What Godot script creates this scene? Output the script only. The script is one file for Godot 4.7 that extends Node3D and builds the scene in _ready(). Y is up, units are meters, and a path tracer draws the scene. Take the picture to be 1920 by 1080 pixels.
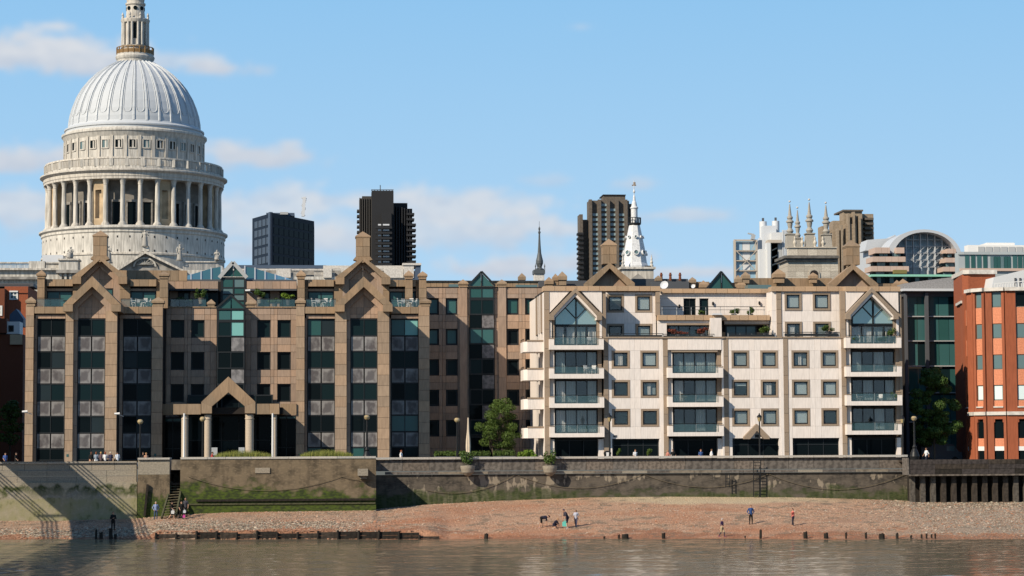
extends Node3D
# A river front seen through a long lens: cathedral dome, office block and flats behind a river wall and a shingle beach.
const FOCAL := 4200.0          # focal length in pixels of the 1920 x 1080 photograph
const EYE := Vector3(0, 8, 0)  # water is y = 0, facades run along x, depth is -z
var CB: Basis
var uref := 960.0
var vref := 700.0
var rng := RandomNumberGenerator.new()
var taken := {}
var boxes := {}
var M := {}
var TEX := {}

func ray(u: float, v: float) -> Vector3:
	return CB * Vector3((u - 960.0) / FOCAL, (540.0 - v) / FOCAL, -1.0)
func at(u: float, v: float, d: float) -> Vector3:
	var r := ray(u, v)
	return EYE + r * (d / -r.z)
func on_level(u: float, v: float, y: float) -> Vector3:
	var r := ray(u, v)
	return EYE + r * ((y - EYE.y) / r.y)
func fx(u: float, d: float) -> float: return at(u, vref, d).x
func fy(v: float, d: float) -> float: return at(uref, v, d).y
func refs(u: float, v: float) -> void:
	uref = u; vref = v
func mpp(d: float) -> float: return fx(uref + 1.0, d) - fx(uref, d)   # metres per pixel on the plane at depth d

# ---------- nodes ----------
func numbered(called: String) -> String:
	var n: int = taken.get(called, 0)
	taken[called] = n + 1
	return called if n == 0 else "%s_%03d" % [called, n]
func thing(called: String, label: String, category: String, where: Vector3, group := "") -> Node3D:
	var o := Node3D.new()
	o.name = numbered(called); o.position = where
	add_child(o)
	meta(o, label, category, group)
	return o
func meta(o: Node, label: String, category: String, group := "") -> void:
	o.set_meta("label", label); o.set_meta("category", category)
	if group: o.set_meta("group", group)
func wpos(n: Node) -> Vector3:
	var p := Vector3.ZERO
	while n is Node3D and n != self:
		p += n.position
		n = n.get_parent()
	return p
func part(parent: Node, called: String, mesh: Mesh, mat: Material, world: Vector3) -> MeshInstance3D:
	var o := MeshInstance3D.new()
	o.name = called if parent != self else numbered(called)
	o.mesh = mesh
	o.material_override = mat
	o.position = world - wpos(parent)
	parent.add_child(o, true)
	return o
func structure(o: Node) -> Node:
	o.set_meta("kind", "structure"); return o
func pick(a: Array):
	return a[rng.randi() % a.size()]

# ---------- shapes ----------
func box(w: float, h: float, d: float) -> BoxMesh:
	var k := Vector3i(roundi(w * 500), roundi(h * 500), roundi(d * 500))
	if not boxes.has(k):
		var b := BoxMesh.new(); b.size = Vector3(w, h, d); boxes[k] = b
	return boxes[k]
class MB:
	var p := PackedVector3Array()
	var n := PackedVector3Array()
	var c := PackedColorArray()
	var uv := PackedVector2Array()
	var tint := Color.WHITE
	var tinted := false
	func tri(a: Vector3, b: Vector3, d: Vector3, na: Vector3, nb: Vector3, nd: Vector3) -> void:
		if (b - a).cross(d - a).dot(na + nb + nd) > 0.0:
			p.append(a); p.append(d); p.append(b); n.append(na); n.append(nd); n.append(nb)
		else:
			p.append(a); p.append(b); p.append(d); n.append(na); n.append(nb); n.append(nd)
		if tinted:
			c.append(tint); c.append(tint); c.append(tint)
	func quad(a: Vector3, b: Vector3, d: Vector3, e: Vector3, nn: Vector3) -> void:
		tri(a, b, d, nn, nn, nn); tri(a, d, e, nn, nn, nn)
	func face(a: Vector3, b: Vector3, d: Vector3, out: Vector3) -> void:
		var nn := (b - a).cross(d - a).normalized()
		if nn.dot(out) < 0: nn = -nn
		tri(a, b, d, nn, nn, nn)
	func box(lo: Vector3, hi: Vector3) -> void:
		var a := Vector3(minf(lo.x, hi.x), minf(lo.y, hi.y), minf(lo.z, hi.z))
		var b := Vector3(maxf(lo.x, hi.x), maxf(lo.y, hi.y), maxf(lo.z, hi.z))
		quad(Vector3(a.x,a.y,b.z), Vector3(b.x,a.y,b.z), Vector3(b.x,b.y,b.z), Vector3(a.x,b.y,b.z), Vector3(0,0,1))
		quad(Vector3(a.x,a.y,a.z), Vector3(b.x,a.y,a.z), Vector3(b.x,b.y,a.z), Vector3(a.x,b.y,a.z), Vector3(0,0,-1))
		quad(Vector3(a.x,a.y,a.z), Vector3(a.x,a.y,b.z), Vector3(a.x,b.y,b.z), Vector3(a.x,b.y,a.z), Vector3(-1,0,0))
		quad(Vector3(b.x,a.y,a.z), Vector3(b.x,a.y,b.z), Vector3(b.x,b.y,b.z), Vector3(b.x,b.y,a.z), Vector3(1,0,0))
		quad(Vector3(a.x,b.y,a.z), Vector3(b.x,b.y,a.z), Vector3(b.x,b.y,b.z), Vector3(a.x,b.y,b.z), Vector3(0,1,0))
		quad(Vector3(a.x,a.y,a.z), Vector3(b.x,a.y,a.z), Vector3(b.x,a.y,b.z), Vector3(a.x,a.y,b.z), Vector3(0,-1,0))
	func bar(a: Vector3, b: Vector3, w: float, up := Vector3(0, 1, 0), h := -1.0) -> void:   # a straight square bar
		var z := (b - a).normalized()
		var x := up.cross(z)
		if x.length() < 0.05: x = Vector3(1, 0, 0).cross(z)
		x = x.normalized() * w * 0.5
		var y := z.cross(x).normalized() * (h if h > 0 else w) * 0.5
		var q := [a - x - y, a + x - y, a + x + y, a - x + y, b - x - y, b + x - y, b + x + y, b - x + y]
		quad(q[0], q[1], q[5], q[4], -y.normalized()); quad(q[3], q[2], q[6], q[7], y.normalized())
		quad(q[0], q[3], q[7], q[4], -x.normalized()); quad(q[1], q[2], q[6], q[5], x.normalized())
		quad(q[0], q[1], q[2], q[3], -z); quad(q[4], q[5], q[6], q[7], z)
	func tube(a: Vector3, b: Vector3, ra: float, rb: float, k := 8, caps := true) -> void:
		var z := (b - a).normalized()
		var x := z.cross(Vector3(0.31, 0.11, 0.94)).normalized()
		if absf(z.dot(Vector3(0.31, 0.11, 0.94))) > 0.95: x = z.cross(Vector3(1, 0, 0)).normalized()
		var y := z.cross(x)
		for i in k:
			var t0 := TAU * i / k
			var t1 := TAU * (i + 1) / k
			var d0 := x * cos(t0) + y * sin(t0)
			var d1 := x * cos(t1) + y * sin(t1)
			tri(a + d0 * ra, b + d0 * rb, b + d1 * rb, d0, d0, d1)
			tri(a + d0 * ra, b + d1 * rb, a + d1 * ra, d0, d1, d1)
			if caps:
				if ra > 0.001: tri(a, a + d0 * ra, a + d1 * ra, -z, -z, -z)
				if rb > 0.001: tri(b, b + d0 * rb, b + d1 * rb, z, z, z)
	func path(pts: Array, r: float, k := 5) -> void:
		for i in pts.size() - 1: tube(pts[i], pts[i + 1], r, r, k, i == 0 or i == pts.size() - 2)
	func lathe(prof: Array, k := 32, o := Vector3.ZERO, a0 := 0.0, a1 := TAU, flat := false) -> void:   # prof: Vector2(radius, y), bottom to top
		for j in prof.size() - 1:
			var q0: Vector2 = prof[j]
			var q1: Vector2 = prof[j + 1]
			var t := q1 - q0
			if t.length() < 0.0001: continue
			var nr := Vector2(t.y, -t.x).normalized()
			for i in k:
				var s0 := a0 + (a1 - a0) * i / k
				var s1 := a0 + (a1 - a0) * (i + 1) / k
				var e0 := Vector3(sin(s0), 0, cos(s0))
				var e1 := Vector3(sin(s1), 0, cos(s1))
				if flat:
					var em := (e0 + e1).normalized()
					e0 = e0; e1 = e1
					var nm := Vector3(em.x * nr.x, nr.y, em.z * nr.x)
					var f := [o + Vector3(e0.x * q0.x, q0.y, e0.z * q0.x), o + Vector3(e1.x * q0.x, q0.y, e1.z * q0.x), o + Vector3(e1.x * q1.x, q1.y, e1.z * q1.x), o + Vector3(e0.x * q1.x, q1.y, e0.z * q1.x)]
					if q0.x > 0.0005: tri(f[0], f[1], f[2], nm, nm, nm)
					if q1.x > 0.0005: tri(f[0], f[2], f[3], nm, nm, nm)
					continue
				var n0 := Vector3(e0.x * nr.x, nr.y, e0.z * nr.x)
				var n1 := Vector3(e1.x * nr.x, nr.y, e1.z * nr.x)
				var a := o + Vector3(e0.x * q0.x, q0.y, e0.z * q0.x)
				var b := o + Vector3(e1.x * q0.x, q0.y, e1.z * q0.x)
				var d := o + Vector3(e1.x * q1.x, q1.y, e1.z * q1.x)
				var e := o + Vector3(e0.x * q1.x, q1.y, e0.z * q1.x)
				if q0.x > 0.0005: tri(a, b, d, n0, n1, n1)
				if q1.x > 0.0005: tri(a, d, e, n0, n1, n0)
	func prism(poly: PackedVector2Array, z0: float, z1: float) -> void:   # polygon in x, y; z0 is the front
		var idx := Geometry2D.triangulate_polygon(poly)
		for i in range(0, idx.size(), 3):
			var a := poly[idx[i]]
			var b := poly[idx[i + 1]]
			var d := poly[idx[i + 2]]
			face(Vector3(a.x, a.y, z0), Vector3(b.x, b.y, z0), Vector3(d.x, d.y, z0), Vector3(0, 0, z0 - z1))
			face(Vector3(a.x, a.y, z1), Vector3(b.x, b.y, z1), Vector3(d.x, d.y, z1), Vector3(0, 0, z1 - z0))
		var cw := Geometry2D.is_polygon_clockwise(poly)
		for i in poly.size():
			var a := poly[i]
			var b := poly[(i + 1) % poly.size()]
			var t := (b - a).normalized()
			var nn := Vector3(t.y, -t.x, 0) if not cw else Vector3(-t.y, t.x, 0)
			quad(Vector3(a.x, a.y, z0), Vector3(b.x, b.y, z0), Vector3(b.x, b.y, z1), Vector3(a.x, a.y, z1), nn)
	func plan(poly: PackedVector2Array, y0: float, y1: float) -> void:   # polygon in x, z; upright walls
		var idx := Geometry2D.triangulate_polygon(poly)
		for i in range(0, idx.size(), 3):
			var a := poly[idx[i]]
			var b := poly[idx[i + 1]]
			var d := poly[idx[i + 2]]
			face(Vector3(a.x, y1, a.y), Vector3(b.x, y1, b.y), Vector3(d.x, y1, d.y), Vector3(0, 1, 0))
			face(Vector3(a.x, y0, a.y), Vector3(b.x, y0, b.y), Vector3(d.x, y0, d.y), Vector3(0, -1, 0))
		var cw := Geometry2D.is_polygon_clockwise(poly)
		for i in poly.size():
			var a := poly[i]
			var b := poly[(i + 1) % poly.size()]
			var t := (b - a).normalized()
			var nn := Vector3(t.y, 0, -t.x) if not cw else Vector3(-t.y, 0, t.x)
			quad(Vector3(a.x, y0, a.y), Vector3(b.x, y0, b.y), Vector3(b.x, y1, b.y), Vector3(a.x, y1, a.y), nn)
	func mesh() -> ArrayMesh:
		var arr := []
		arr.resize(Mesh.ARRAY_MAX)
		arr[Mesh.ARRAY_VERTEX] = p
		arr[Mesh.ARRAY_NORMAL] = n
		if c.size() == p.size(): arr[Mesh.ARRAY_COLOR] = c
		if uv.size() == p.size(): arr[Mesh.ARRAY_TEX_UV] = uv
		var m := ArrayMesh.new()
		m.add_surface_from_arrays(Mesh.PRIMITIVE_TRIANGLES, arr)
		return m

# a box whose front face fills a rectangle of the photograph at depth d and goes back by deep
func pb(parent: Node, called: String, mat: Material, u0: float, v0: float, u1: float, v1: float, d: float, deep: float, gap := 0.0) -> MeshInstance3D:
	var x0 := fx(u0, d) + gap
	var x1 := fx(u1, d) - gap
	var y0 := fy(v1, d) + gap
	var y1 := fy(v0, d) - gap
	return part(parent, called, box(x1 - x0, y1 - y0, deep), mat, Vector3((x0 + x1) / 2, (y0 + y1) / 2, -d - deep / 2))
func pts(a: Array, d: float, o := Vector3.ZERO) -> PackedVector2Array:
	var r := PackedVector2Array()
	for q in a: r.append(Vector2(fx(q[0], d) - o.x, fy(q[1], d) - o.y))
	return r
func pp(parent: Node, called: String, mat: Material, poly: Array, d: float, deep: float) -> MeshInstance3D:   # the same for a polygon
	var o := Vector3(fx(poly[0][0], d), fy(poly[0][1], d), -d)
	var b := MB.new()
	b.prism(pts(poly, d, o), 0.0, -deep)
	return part(parent, called, b.mesh(), mat, o)
func pyramid(parent: Node, called: String, mat: Material, u0: float, u1: float, v_tip: float, v_eave: float, v_base: float, d: float, waist := 0.8) -> MeshInstance3D:   # a square cap with a pointed top
	var w := (fx(u1, d) - fx(u0, d)) / 2
	var o := Vector3((fx(u0, d) + fx(u1, d)) / 2, fy(v_base, d), -d - w)
	var h1 := fy(v_eave, d) - o.y
	var h2 := fy(v_tip, d) - o.y
	var b := MB.new()
	var q := sqrt(2.0)
	b.lathe([Vector2(w * waist * q, 0), Vector2(w * waist * q, h1 * 0.45), Vector2(w * q, h1 * 0.6), Vector2(w * q, h1), Vector2(w * 0.95 * q, h1 + (h2 - h1) * 0.12), Vector2(0, h2)], 4, Vector3.ZERO, PI / 4, PI / 4 + TAU, true)
	return part(parent, called, b.mesh(), mat, o)
# panels laid edge to edge over a grid of pixel lines; holes is a list of [column, row]
func panels(parent: Node, called: String, mats: Array, us: Array, vs: Array, holes: Array, d: float, deep: float, gap := 0.014) -> void:
	for i in us.size() - 1:
		for j in vs.size() - 1:
			if [i, j] in holes: continue
			pb(parent, called, pick(mats), us[i], vs[j], us[i + 1], vs[j + 1], d + rng.randf() * 0.012, deep, gap)
# a glazed window: frame with mullions, each pane its own sub-part
func window(parent: Node, u0: float, v0: float, u1: float, v1: float, d: float, cols: Array, rows: Array, fmat: Material, glass: Array, bar := 0.09, called := "window") -> MeshInstance3D:
	var x0 := fx(u0, d)
	var x1 := fx(u1, d)
	var y0 := fy(v1, d)
	var y1 := fy(v0, d)
	var o := Vector3((x0 + x1) / 2, y0, -d)
	var b := MB.new()
	var xs := [x0 - o.x]
	for c in cols: xs.append(lerpf(x0, x1, c) - o.x)
	xs.append(x1 - o.x)
	var ys := [0.0]
	for r in rows: ys.append((y1 - y0) * r)
	ys.append(y1 - y0)
	for i in xs.size():
		var w := bar if i > 0 and i < xs.size() - 1 else bar * 1.6
		var cx: float = clampf(xs[i], xs[0] + w / 2, xs[-1] - w / 2)
		b.box(Vector3(cx - w / 2, 0, 0), Vector3(cx + w / 2, ys[-1], -0.1))
	for j in ys.size():
		var w := bar if j > 0 and j < ys.size() - 1 else bar * 1.6
		var cy: float = clampf(ys[j], w / 2, ys[-1] - w / 2)
		for i in xs.size() - 1:
			b.box(Vector3(xs[i] + bar * 0.5, cy - w / 2, -0.004), Vector3(xs[i + 1] - bar * 0.5, cy + w / 2, -0.096))
	var f := part(parent, called, b.mesh(), fmat, o)
	var k := 0
	for j in ys.size() - 1:
		for i in xs.size() - 1:
			var g: Material = glass[k % glass.size()]
			k += 1
			part(f, "pane", box(xs[i + 1] - xs[i], ys[j + 1] - ys[j], 0.02), g, o + Vector3((xs[i] + xs[i + 1]) / 2, (ys[j] + ys[j + 1]) / 2, -0.06))
	return f

# ---------- materials ----------
func grain(called: String, freq: float, octaves: int, lo: float, hi: float, sharp := 1.0, size := 256, kind := FastNoiseLite.TYPE_SIMPLEX_SMOOTH) -> ImageTexture:
	var f := FastNoiseLite.new()
	f.seed = called.hash() % 10000
	f.noise_type = kind
	f.frequency = freq
	f.fractal_octaves = octaves
	var im := f.get_seamless_image(size, size)
	im.convert(Image.FORMAT_L8)
	var d := im.get_data()
	var lut := PackedByteArray()
	for i in 256:
		var t := clampf((i / 255.0 - 0.5) * sharp + 0.5, 0, 1)
		lut.append(int(255.0 * pow(lerpf(lo, hi, t), 1 / 2.2)))
	for i in d.size(): d[i] = lut[d[i]]
	im = Image.create_from_data(size, size, false, Image.FORMAT_L8, d)
	TEX[called] = ImageTexture.create_from_image(im)
	return TEX[called]
func mat(called: String, col: Color, rough := 0.85, tex := "", scale := 0.3, spec := 0.35, metal := 0.0) -> StandardMaterial3D:   # col is a linear reflectance
	var m := StandardMaterial3D.new()
	m.resource_name = called
	m.albedo_color = (col * Color(0.79, 0.79, 0.79)).linear_to_srgb()
	m.roughness = rough
	m.metallic = metal
	m.metallic_specular = spec
	if tex:
		m.albedo_texture = TEX[tex]
		m.uv1_triplanar = true
		m.uv1_world_triplanar = true
		m.uv1_scale = Vector3.ONE * scale
	M[called] = m
	return m
func tones(called: String, col: Color, rough: float, tex: String, scale: float, spread: float, count := 4) -> Array:
	var a := []
	for i in count:
		var k := 1.0 + spread * (i - (count - 1) / 2.0) / (count - 1) * 2.0
		var w := spread * 0.25 * (1 if i % 2 else -1)
		a.append(mat("%s_%d" % [called, i], Color(col.r * k * (1 + w), col.g * k, col.b * k * (1 - w)), rough, tex, scale * (1.0 + 0.17 * i)))
	M[called] = a
	return a
func make_materials() -> void:
	grain("blotch", 0.012, 5, 0.62, 1.0, 1.6)
	grain("stain", 0.035, 5, 0.89, 1.0, 2.0)
	grain("soft", 0.02, 4, 0.92, 1.0, 1.5)
	grain("weather", 0.03, 5, 0.62, 1.0, 2.2)
	grain("rain", 0.035, 5, 0.83, 1.0, 1.9)
	grain("fine", 0.06, 4, 0.7, 1.0, 1.5)
	grain("streak", 0.02, 4, 0.55, 1.0, 2.0)
	grain("cells", 0.05, 2, 0.35, 1.0, 1.5, 256, FastNoiseLite.TYPE_CELLULAR)
	tones("tan", Color(0.335, 0.235, 0.148), 0.75, "rain", 0.5, 0.10)
	tones("pink", Color(0.41, 0.29, 0.212), 0.75, "rain", 0.5, 0.12)
	tones("cream", Color(0.83, 0.75, 0.685), 0.8, "stain", 0.25, 0.025)
	tones("pier", Color(0.405, 0.29, 0.197), 0.75, "rain", 0.5, 0.10)
	tones("brown_trim", Color(0.36, 0.275, 0.20), 0.75, "fine", 0.5, 0.06)
	tones("coping_tan", Color(0.55, 0.38, 0.24), 0.75, "fine", 0.5, 0.07)
	mat("core", Color(0.025, 0.02, 0.018), 0.9)
	mat("room", Color(0.03, 0.028, 0.026), 0.9)
	mat("frame_dark", Color(0.018, 0.022, 0.025), 0.5)
	mat("glass_dark", Color(0.005, 0.009, 0.011), 0.04, "", 1, 0.15)
	mat("glass_deep", Color(0.008, 0.02, 0.023), 0.04, "", 1, 0.18)
	mat("glass_dusk", Color(0.022, 0.034, 0.04), 0.05, "", 1, 0.2)
	mat("glass_teal", Color(0.045, 0.125, 0.125), 0.05, "", 1, 0.3)
	mat("glass_green", Color(0.03, 0.095, 0.09), 0.05, "", 1, 0.3)
	mat("glass_pale", Color(0.20, 0.46, 0.43), 0.06, "", 1, 0.3)
	mat("glass_slate", Color(0.12, 0.19, 0.20), 0.05, "", 1, 0.3)
	mat("spandrel", Color(0.27, 0.26, 0.262), 0.25, "streak", 0.21, 0.3)
	mat("spandrel_b", Color(0.20, 0.19, 0.195), 0.22, "streak", 0.33, 0.3)
	mat("clear_glass", Color(0.02, 0.05, 0.055), 0.03, "", 1, 0.5)
	M.clear_glass.transparency = BaseMaterial3D.TRANSPARENCY_ALPHA
	M.clear_glass.albedo_color.a = 0.2
	mat("balustrade_glass", Color(0.03, 0.09, 0.09), 0.03, "", 1, 0.5)
	M.balustrade_glass.transparency = BaseMaterial3D.TRANSPARENCY_ALPHA
	M.balustrade_glass.albedo_color.a = 0.28
	mat("curtain", Color(0.85, 0.85, 0.81), 0.9)
	mat("curtain_grey", Color(0.46, 0.55, 0.55), 0.9)
	mat("blind", Color(0.66, 0.78, 0.78), 0.8)
	mat("white_paint", Color(0.78, 0.77, 0.74), 0.6)
	mat("lead_light", Color(0.53, 0.56, 0.585), 0.62, "soft", 0.08)
	mat("lead_rib", Color(0.60, 0.63, 0.65), 0.6, "soft", 0.08)
	mat("lead_dark", Color(0.16, 0.18, 0.20), 0.5, "fine", 0.2)
	tones("portland", Color(0.66, 0.62, 0.55), 0.85, "weather", 0.03, 0.05)
	for q in M.portland: q.uv1_scale = Vector3(0.16, 0.022, 0.16) * (1 + 0.1 * M.portland.find(q))
	mat("portland_shaded", Color(0.25, 0.23, 0.20), 0.95, "blotch", 0.1)  # darker tone paints the deep shade behind the colonnade into the stone
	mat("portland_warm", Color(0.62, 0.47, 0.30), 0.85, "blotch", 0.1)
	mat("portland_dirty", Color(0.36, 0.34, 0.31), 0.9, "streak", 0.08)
	mat("statue_stone", Color(0.36, 0.35, 0.32), 0.9, "blotch", 0.4)
	mat("iron", Color(0.012, 0.013, 0.014), 0.45)
	tones("bricks", Color(0.35, 0.105, 0.05), 0.9, "rain", 0.4, 0.14)
	mat("brick", Color(0.34, 0.10, 0.048), 0.9, "rain", 0.4)
	mat("brick_old", Color(0.22, 0.075, 0.04), 0.9, "fine", 0.7)
	for s in ["cream", "tan", "pink", "pier", "bricks"]:
		for q in M[s]: q.uv1_scale = Vector3(0.42, 0.055, 0.42) * (1 + 0.13 * M[s].find(q))   # rain streaks run down
	mat("salmon", Color(0.74, 0.28, 0.15), 0.7, "fine", 0.3)
	mat("grey_metal", Color(0.42, 0.43, 0.43), 0.55)
	mat("pale_metal", Color(0.62, 0.64, 0.66), 0.5)
	mat("slate", Color(0.09, 0.095, 0.105), 0.6)
	mat("paving", Color(0.17, 0.16, 0.145), 0.9, "fine", 0.4)
	mat("earth", Color(0.14, 0.12, 0.10), 0.95, "fine", 0.4)
	mat("timber_dark", Color(0.028, 0.023, 0.018), 0.9, "streak", 0.6)
	mat("timber_green", Color(0.085, 0.085, 0.045), 0.9, "streak", 0.6)
	mat("timber_brown", Color(0.06, 0.047, 0.036), 0.85, "streak", 0.5)
	mat("figure", Color(1, 1, 1), 0.85)
	M.figure.vertex_color_use_as_albedo = true
	mat("porch_stone", Color(0.56, 0.46, 0.35), 0.8, "fine", 0.5)
	mat("pinnacle_stone", Color(0.43, 0.40, 0.345), 0.9, "fine", 0.4)
	mat("coated_glass", Color(0.30, 0.42, 0.42), 0.03, "", 1, 0.5, 0.4)
	mat("arch_metal", Color(0.50, 0.525, 0.55), 0.6)
	mat("gilt", Color(0.22, 0.13, 0.05), 0.5)
	mat("white_stone", Color(0.70, 0.66, 0.60), 0.8, "fine", 0.1)
	mat("white_lead", Color(0.78, 0.79, 0.79), 0.6, "fine", 0.15)
	mat("slate_blue", Color(0.07, 0.10, 0.15), 0.55)
	mat("navy", Color(0.010, 0.014, 0.026), 0.35, "", 1, 0.15)
	mat("navy_pane", Color(0.045, 0.055, 0.075), 0.3)
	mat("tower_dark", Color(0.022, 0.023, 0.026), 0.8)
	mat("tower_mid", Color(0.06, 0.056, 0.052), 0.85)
	mat("tower_brown", Color(0.155, 0.13, 0.105), 0.85, "fine", 0.05)
	mat("tower_tan", Color(0.36, 0.285, 0.205), 0.85, "fine", 0.05)
	mat("tower_pane", Color(0.26, 0.35, 0.38), 0.2)
	mat("lead_spire", Color(0.085, 0.095, 0.10), 0.5)
	mat("blue_pane", Color(0.30, 0.46, 0.58), 0.1)
	mat("pale_panel", Color(0.66, 0.67, 0.67), 0.6)
	mat("beige", Color(0.52, 0.45, 0.37), 0.7)
	mat("portland_grey", Color(0.66, 0.60, 0.50), 0.9, "fine", 0.25)
	mat("portland_grey2", Color(0.54, 0.485, 0.40), 0.9, "fine", 0.35)
	mat("portland_dark", Color(0.17, 0.16, 0.145), 0.9, "blotch", 0.3)
	mat("arch_pane", Color(0.33, 0.44, 0.52), 0.15)
	mat("pink_stone", Color(0.55, 0.41, 0.335), 0.8)
	mat("pink_stone2", Color(0.51, 0.385, 0.315), 0.8)
	mat("olive", Color(0.20, 0.17, 0.06), 0.8)
	mat("grey_cladding", Color(0.38, 0.42, 0.43), 0.6)
	mat("grey_cladding2", Color(0.42, 0.46, 0.47), 0.6)
	mat("mint", Color(0.26, 0.55, 0.42), 0.6)
	mat("roof_grey", Color(0.32, 0.31, 0.305), 0.6, "fine", 0.3)
	mat("frame_grey", Color(0.16, 0.16, 0.14), 0.6)
	mat("wharf", Color(0.06, 0.05, 0.046), 0.85, "streak", 0.5)
	mat("timber_pile", Color(0.115, 0.10, 0.082), 0.9, "streak", 0.5)
	mat("timber_pale", Color(0.19, 0.16, 0.10), 0.9, "streak", 0.5)

func _ready() -> void:
	# --- camera, sky, sun, exposure ---
	CB = Basis.from_euler(Vector3(deg_to_rad(4.086), deg_to_rad(-4.9), deg_to_rad(-0.28)))
	var cam := Camera3D.new()
	cam.name = "camera"
	cam.transform = Transform3D(CB, EYE)
	cam.fov = rad_to_deg(2 * atan(540.0 / FOCAL))
	cam.near = 1.0
	cam.far = 6000.0
	add_child(cam)
	cam.current = true
	var env := Environment.new()
	env.background_mode = Environment.BG_SKY
	env.tonemap_mode = Environment.TONE_MAPPER_LINEAR
	env.tonemap_exposure = 1.35
	env.sdfgi_enabled = true
	env.ssao_enabled = true
	env.ssil_enabled = true
	var sky := Sky.new()
	sky.sky_material = make_sky()
	env.sky = sky
	env.background_energy_multiplier = 0.74
	var we := WorldEnvironment.new()
	we.name = "world_environment"
	we.environment = env
	add_child(we)
	var sun := DirectionalLight3D.new()
	sun.name = "sun"
	sun.transform = Transform3D(Basis.looking_at(Vector3(1.25, -1.08, -1.0).normalized()), Vector3(0, 100, 0))
	sun.light_energy = 1.6
	sun.light_angular_distance = 0.5
	sun.light_color = Color(1.0, 0.945, 0.86)
	sun.shadow_enabled = true
	add_child(sun)
	rng.seed = 20240
	make_materials()
	build_ground()
	build_river_wall()
	build_office()
	build_link()
	build_flats()
	build_rear_roofs()
	build_cathedral()
	build_background()
	build_sides()
	build_bridge()
	build_promenade()
	build_plants()
	build_people()
	build_small()

# ---------- sky: air and soft fair-weather clouds, all round ----------
func make_sky() -> PanoramaSkyMaterial:
	var w := 3072
	var h := 1536
	var im := Image.create(w, h, false, Image.FORMAT_RGBF)
	var nz := FastNoiseLite.new()
	nz.seed = 7
	nz.frequency = 0.011
	nz.fractal_octaves = 4
	var r := RandomNumberGenerator.new()
	r.seed = 5
	# clouds as flat-bottomed puffs: [azimuth from straight ahead, elevation, half width, half height, thickness], in degrees
	var puffs := []
	for a in [[60, 95, 200, 46, 0.9], [-40, 100, 160, 44, 0.9], [190, 112, 130, 26, 0.8], [330, 108, 120, 16, 0.45], [400, 122, 80, 17, 0.75], [20, 297, 120, 30, 0.8], [470, 290, 150, 26, 0.75], [30, 385, 110, 38, 0.6], [520, 375, 150, 34, 0.55], [850, 385, 190, 36, 0.62], [700, 370, 160, 22, 0.45], [960, 420, 130, 26, 0.5], [1190, 340, 60, 14, 0.42], [1270, 402, 85, 14, 0.5], [1020, 335, 60, 10, 0.3], [840, 440, 200, 26, 0.35], [300, 420, 300, 44, 0.35], [760, 430, 320, 50, 0.35], [960, 500, 190, 20, 0.85], [1120, 480, 150, 14, 0.5], [440, 470, 120, 18, 0.5], [640, 455, 160, 24, 0.5], [1300, 508, 180, 14, 0.65], [520, 440, 120, 24, 0.35], [1089, 47, 34, 3, 0.3], [1700, 470, 220, 10, 0.25]]:
		var q := ray(a[0], a[1])
		puffs.append([rad_to_deg(atan2(q.x, -q.z)), rad_to_deg(asin(q.normalized().y)), rad_to_deg(a[2] * 1.2 / FOCAL), rad_to_deg(a[3] * 1.3 / FOCAL), a[4]])
	for i in 150:
		var az := r.randf_range(22, 338)
		var el := 1.5 + 34.0 * pow(r.randf(), 1.7)
		var big := r.randf_range(0.8, 2.6) * (1 + el / 16.0)
		puffs.append([az if az < 180 else az - 360, el, big, big * r.randf_range(0.14, 0.24), r.randf_range(0.3, 0.8)])
	var dens := PackedFloat32Array()
	dens.resize(w * h)
	var lit := dens.duplicate()
	for c in puffs:
		var cx: float = c[0] / 360.0 * w   # the middle of the view is column 0
		var cy: float = (0.5 - c[1] / 180.0) * h
		var rx: float = c[2] / 360.0 * w
		var ry: float = c[3] / 180.0 * h
		for y in range(int(cy - ry * 1.5 - 1), int(cy + ry * 1.5 + 2)):
			if y < 0 or y >= h / 2 + 2: continue
			for x in range(int(cx - rx * 1.5 - 1), int(cx + rx * 1.5 + 2)):
				var dx := (x - cx) / rx
				var dy := (y - cy) / ry
				if dy > 0: dy *= 1.25
				var e := 1.0 - sqrt(dx * dx + dy * dy) + 0.55 * nz.get_noise_2d(x * 6.0, y * 15.0) + 0.22 * nz.get_noise_2d(x * 19.0 + 900, y * 42.0)
				if e <= 0: continue
				var k := posmod(x, w) + y * w
				lit[k] = lerpf(lit[k], clampf(0.55 - dy * 0.6 + nz.get_noise_2d(x * 14.0, y * 30.0 + 500) * 0.5, 0, 1), 0.7)
				dens[k] = 1.0 - (1.0 - dens[k]) * (1.0 - minf(1.0, c[4] * 1.35) * smoothstep(0.0, 0.6, e))
	for y in h:
		var el := (0.5 - (y + 0.5) / h) * 180.0
		var col := Color(0.40, 0.55, 0.70)
		if el >= 0:
			# paler towards the horizon, deeper overhead
			var t := clampf(el / 11.5, 0, 1)
			col = Color(0.575, 0.775, 0.935).lerp(Color(0.285, 0.56, 0.86), pow(t, 0.8))
			if el > 11.5: col = col.lerp(Color(0.06, 0.16, 0.42), pow(clampf((el - 11.5) / 50.0, 0, 1), 0.7))
		else:
			col = Color(0.16, 0.17, 0.16)
		im.fill_rect(Rect2i(0, y, w, 1), col)
		if y > h / 2 + 2: continue
		for x in w:
			var dn := dens[y * w + x]
			if dn > 0.002: im.set_pixel(x, y, col.lerp(Color(0.525, 0.60, 0.715).lerp(Color(0.70, 0.735, 0.785), lit[y * w + x]), dn))
	var m := PanoramaSkyMaterial.new()
	m.panorama = ImageTexture.create_from_image(im)
	return m

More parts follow.
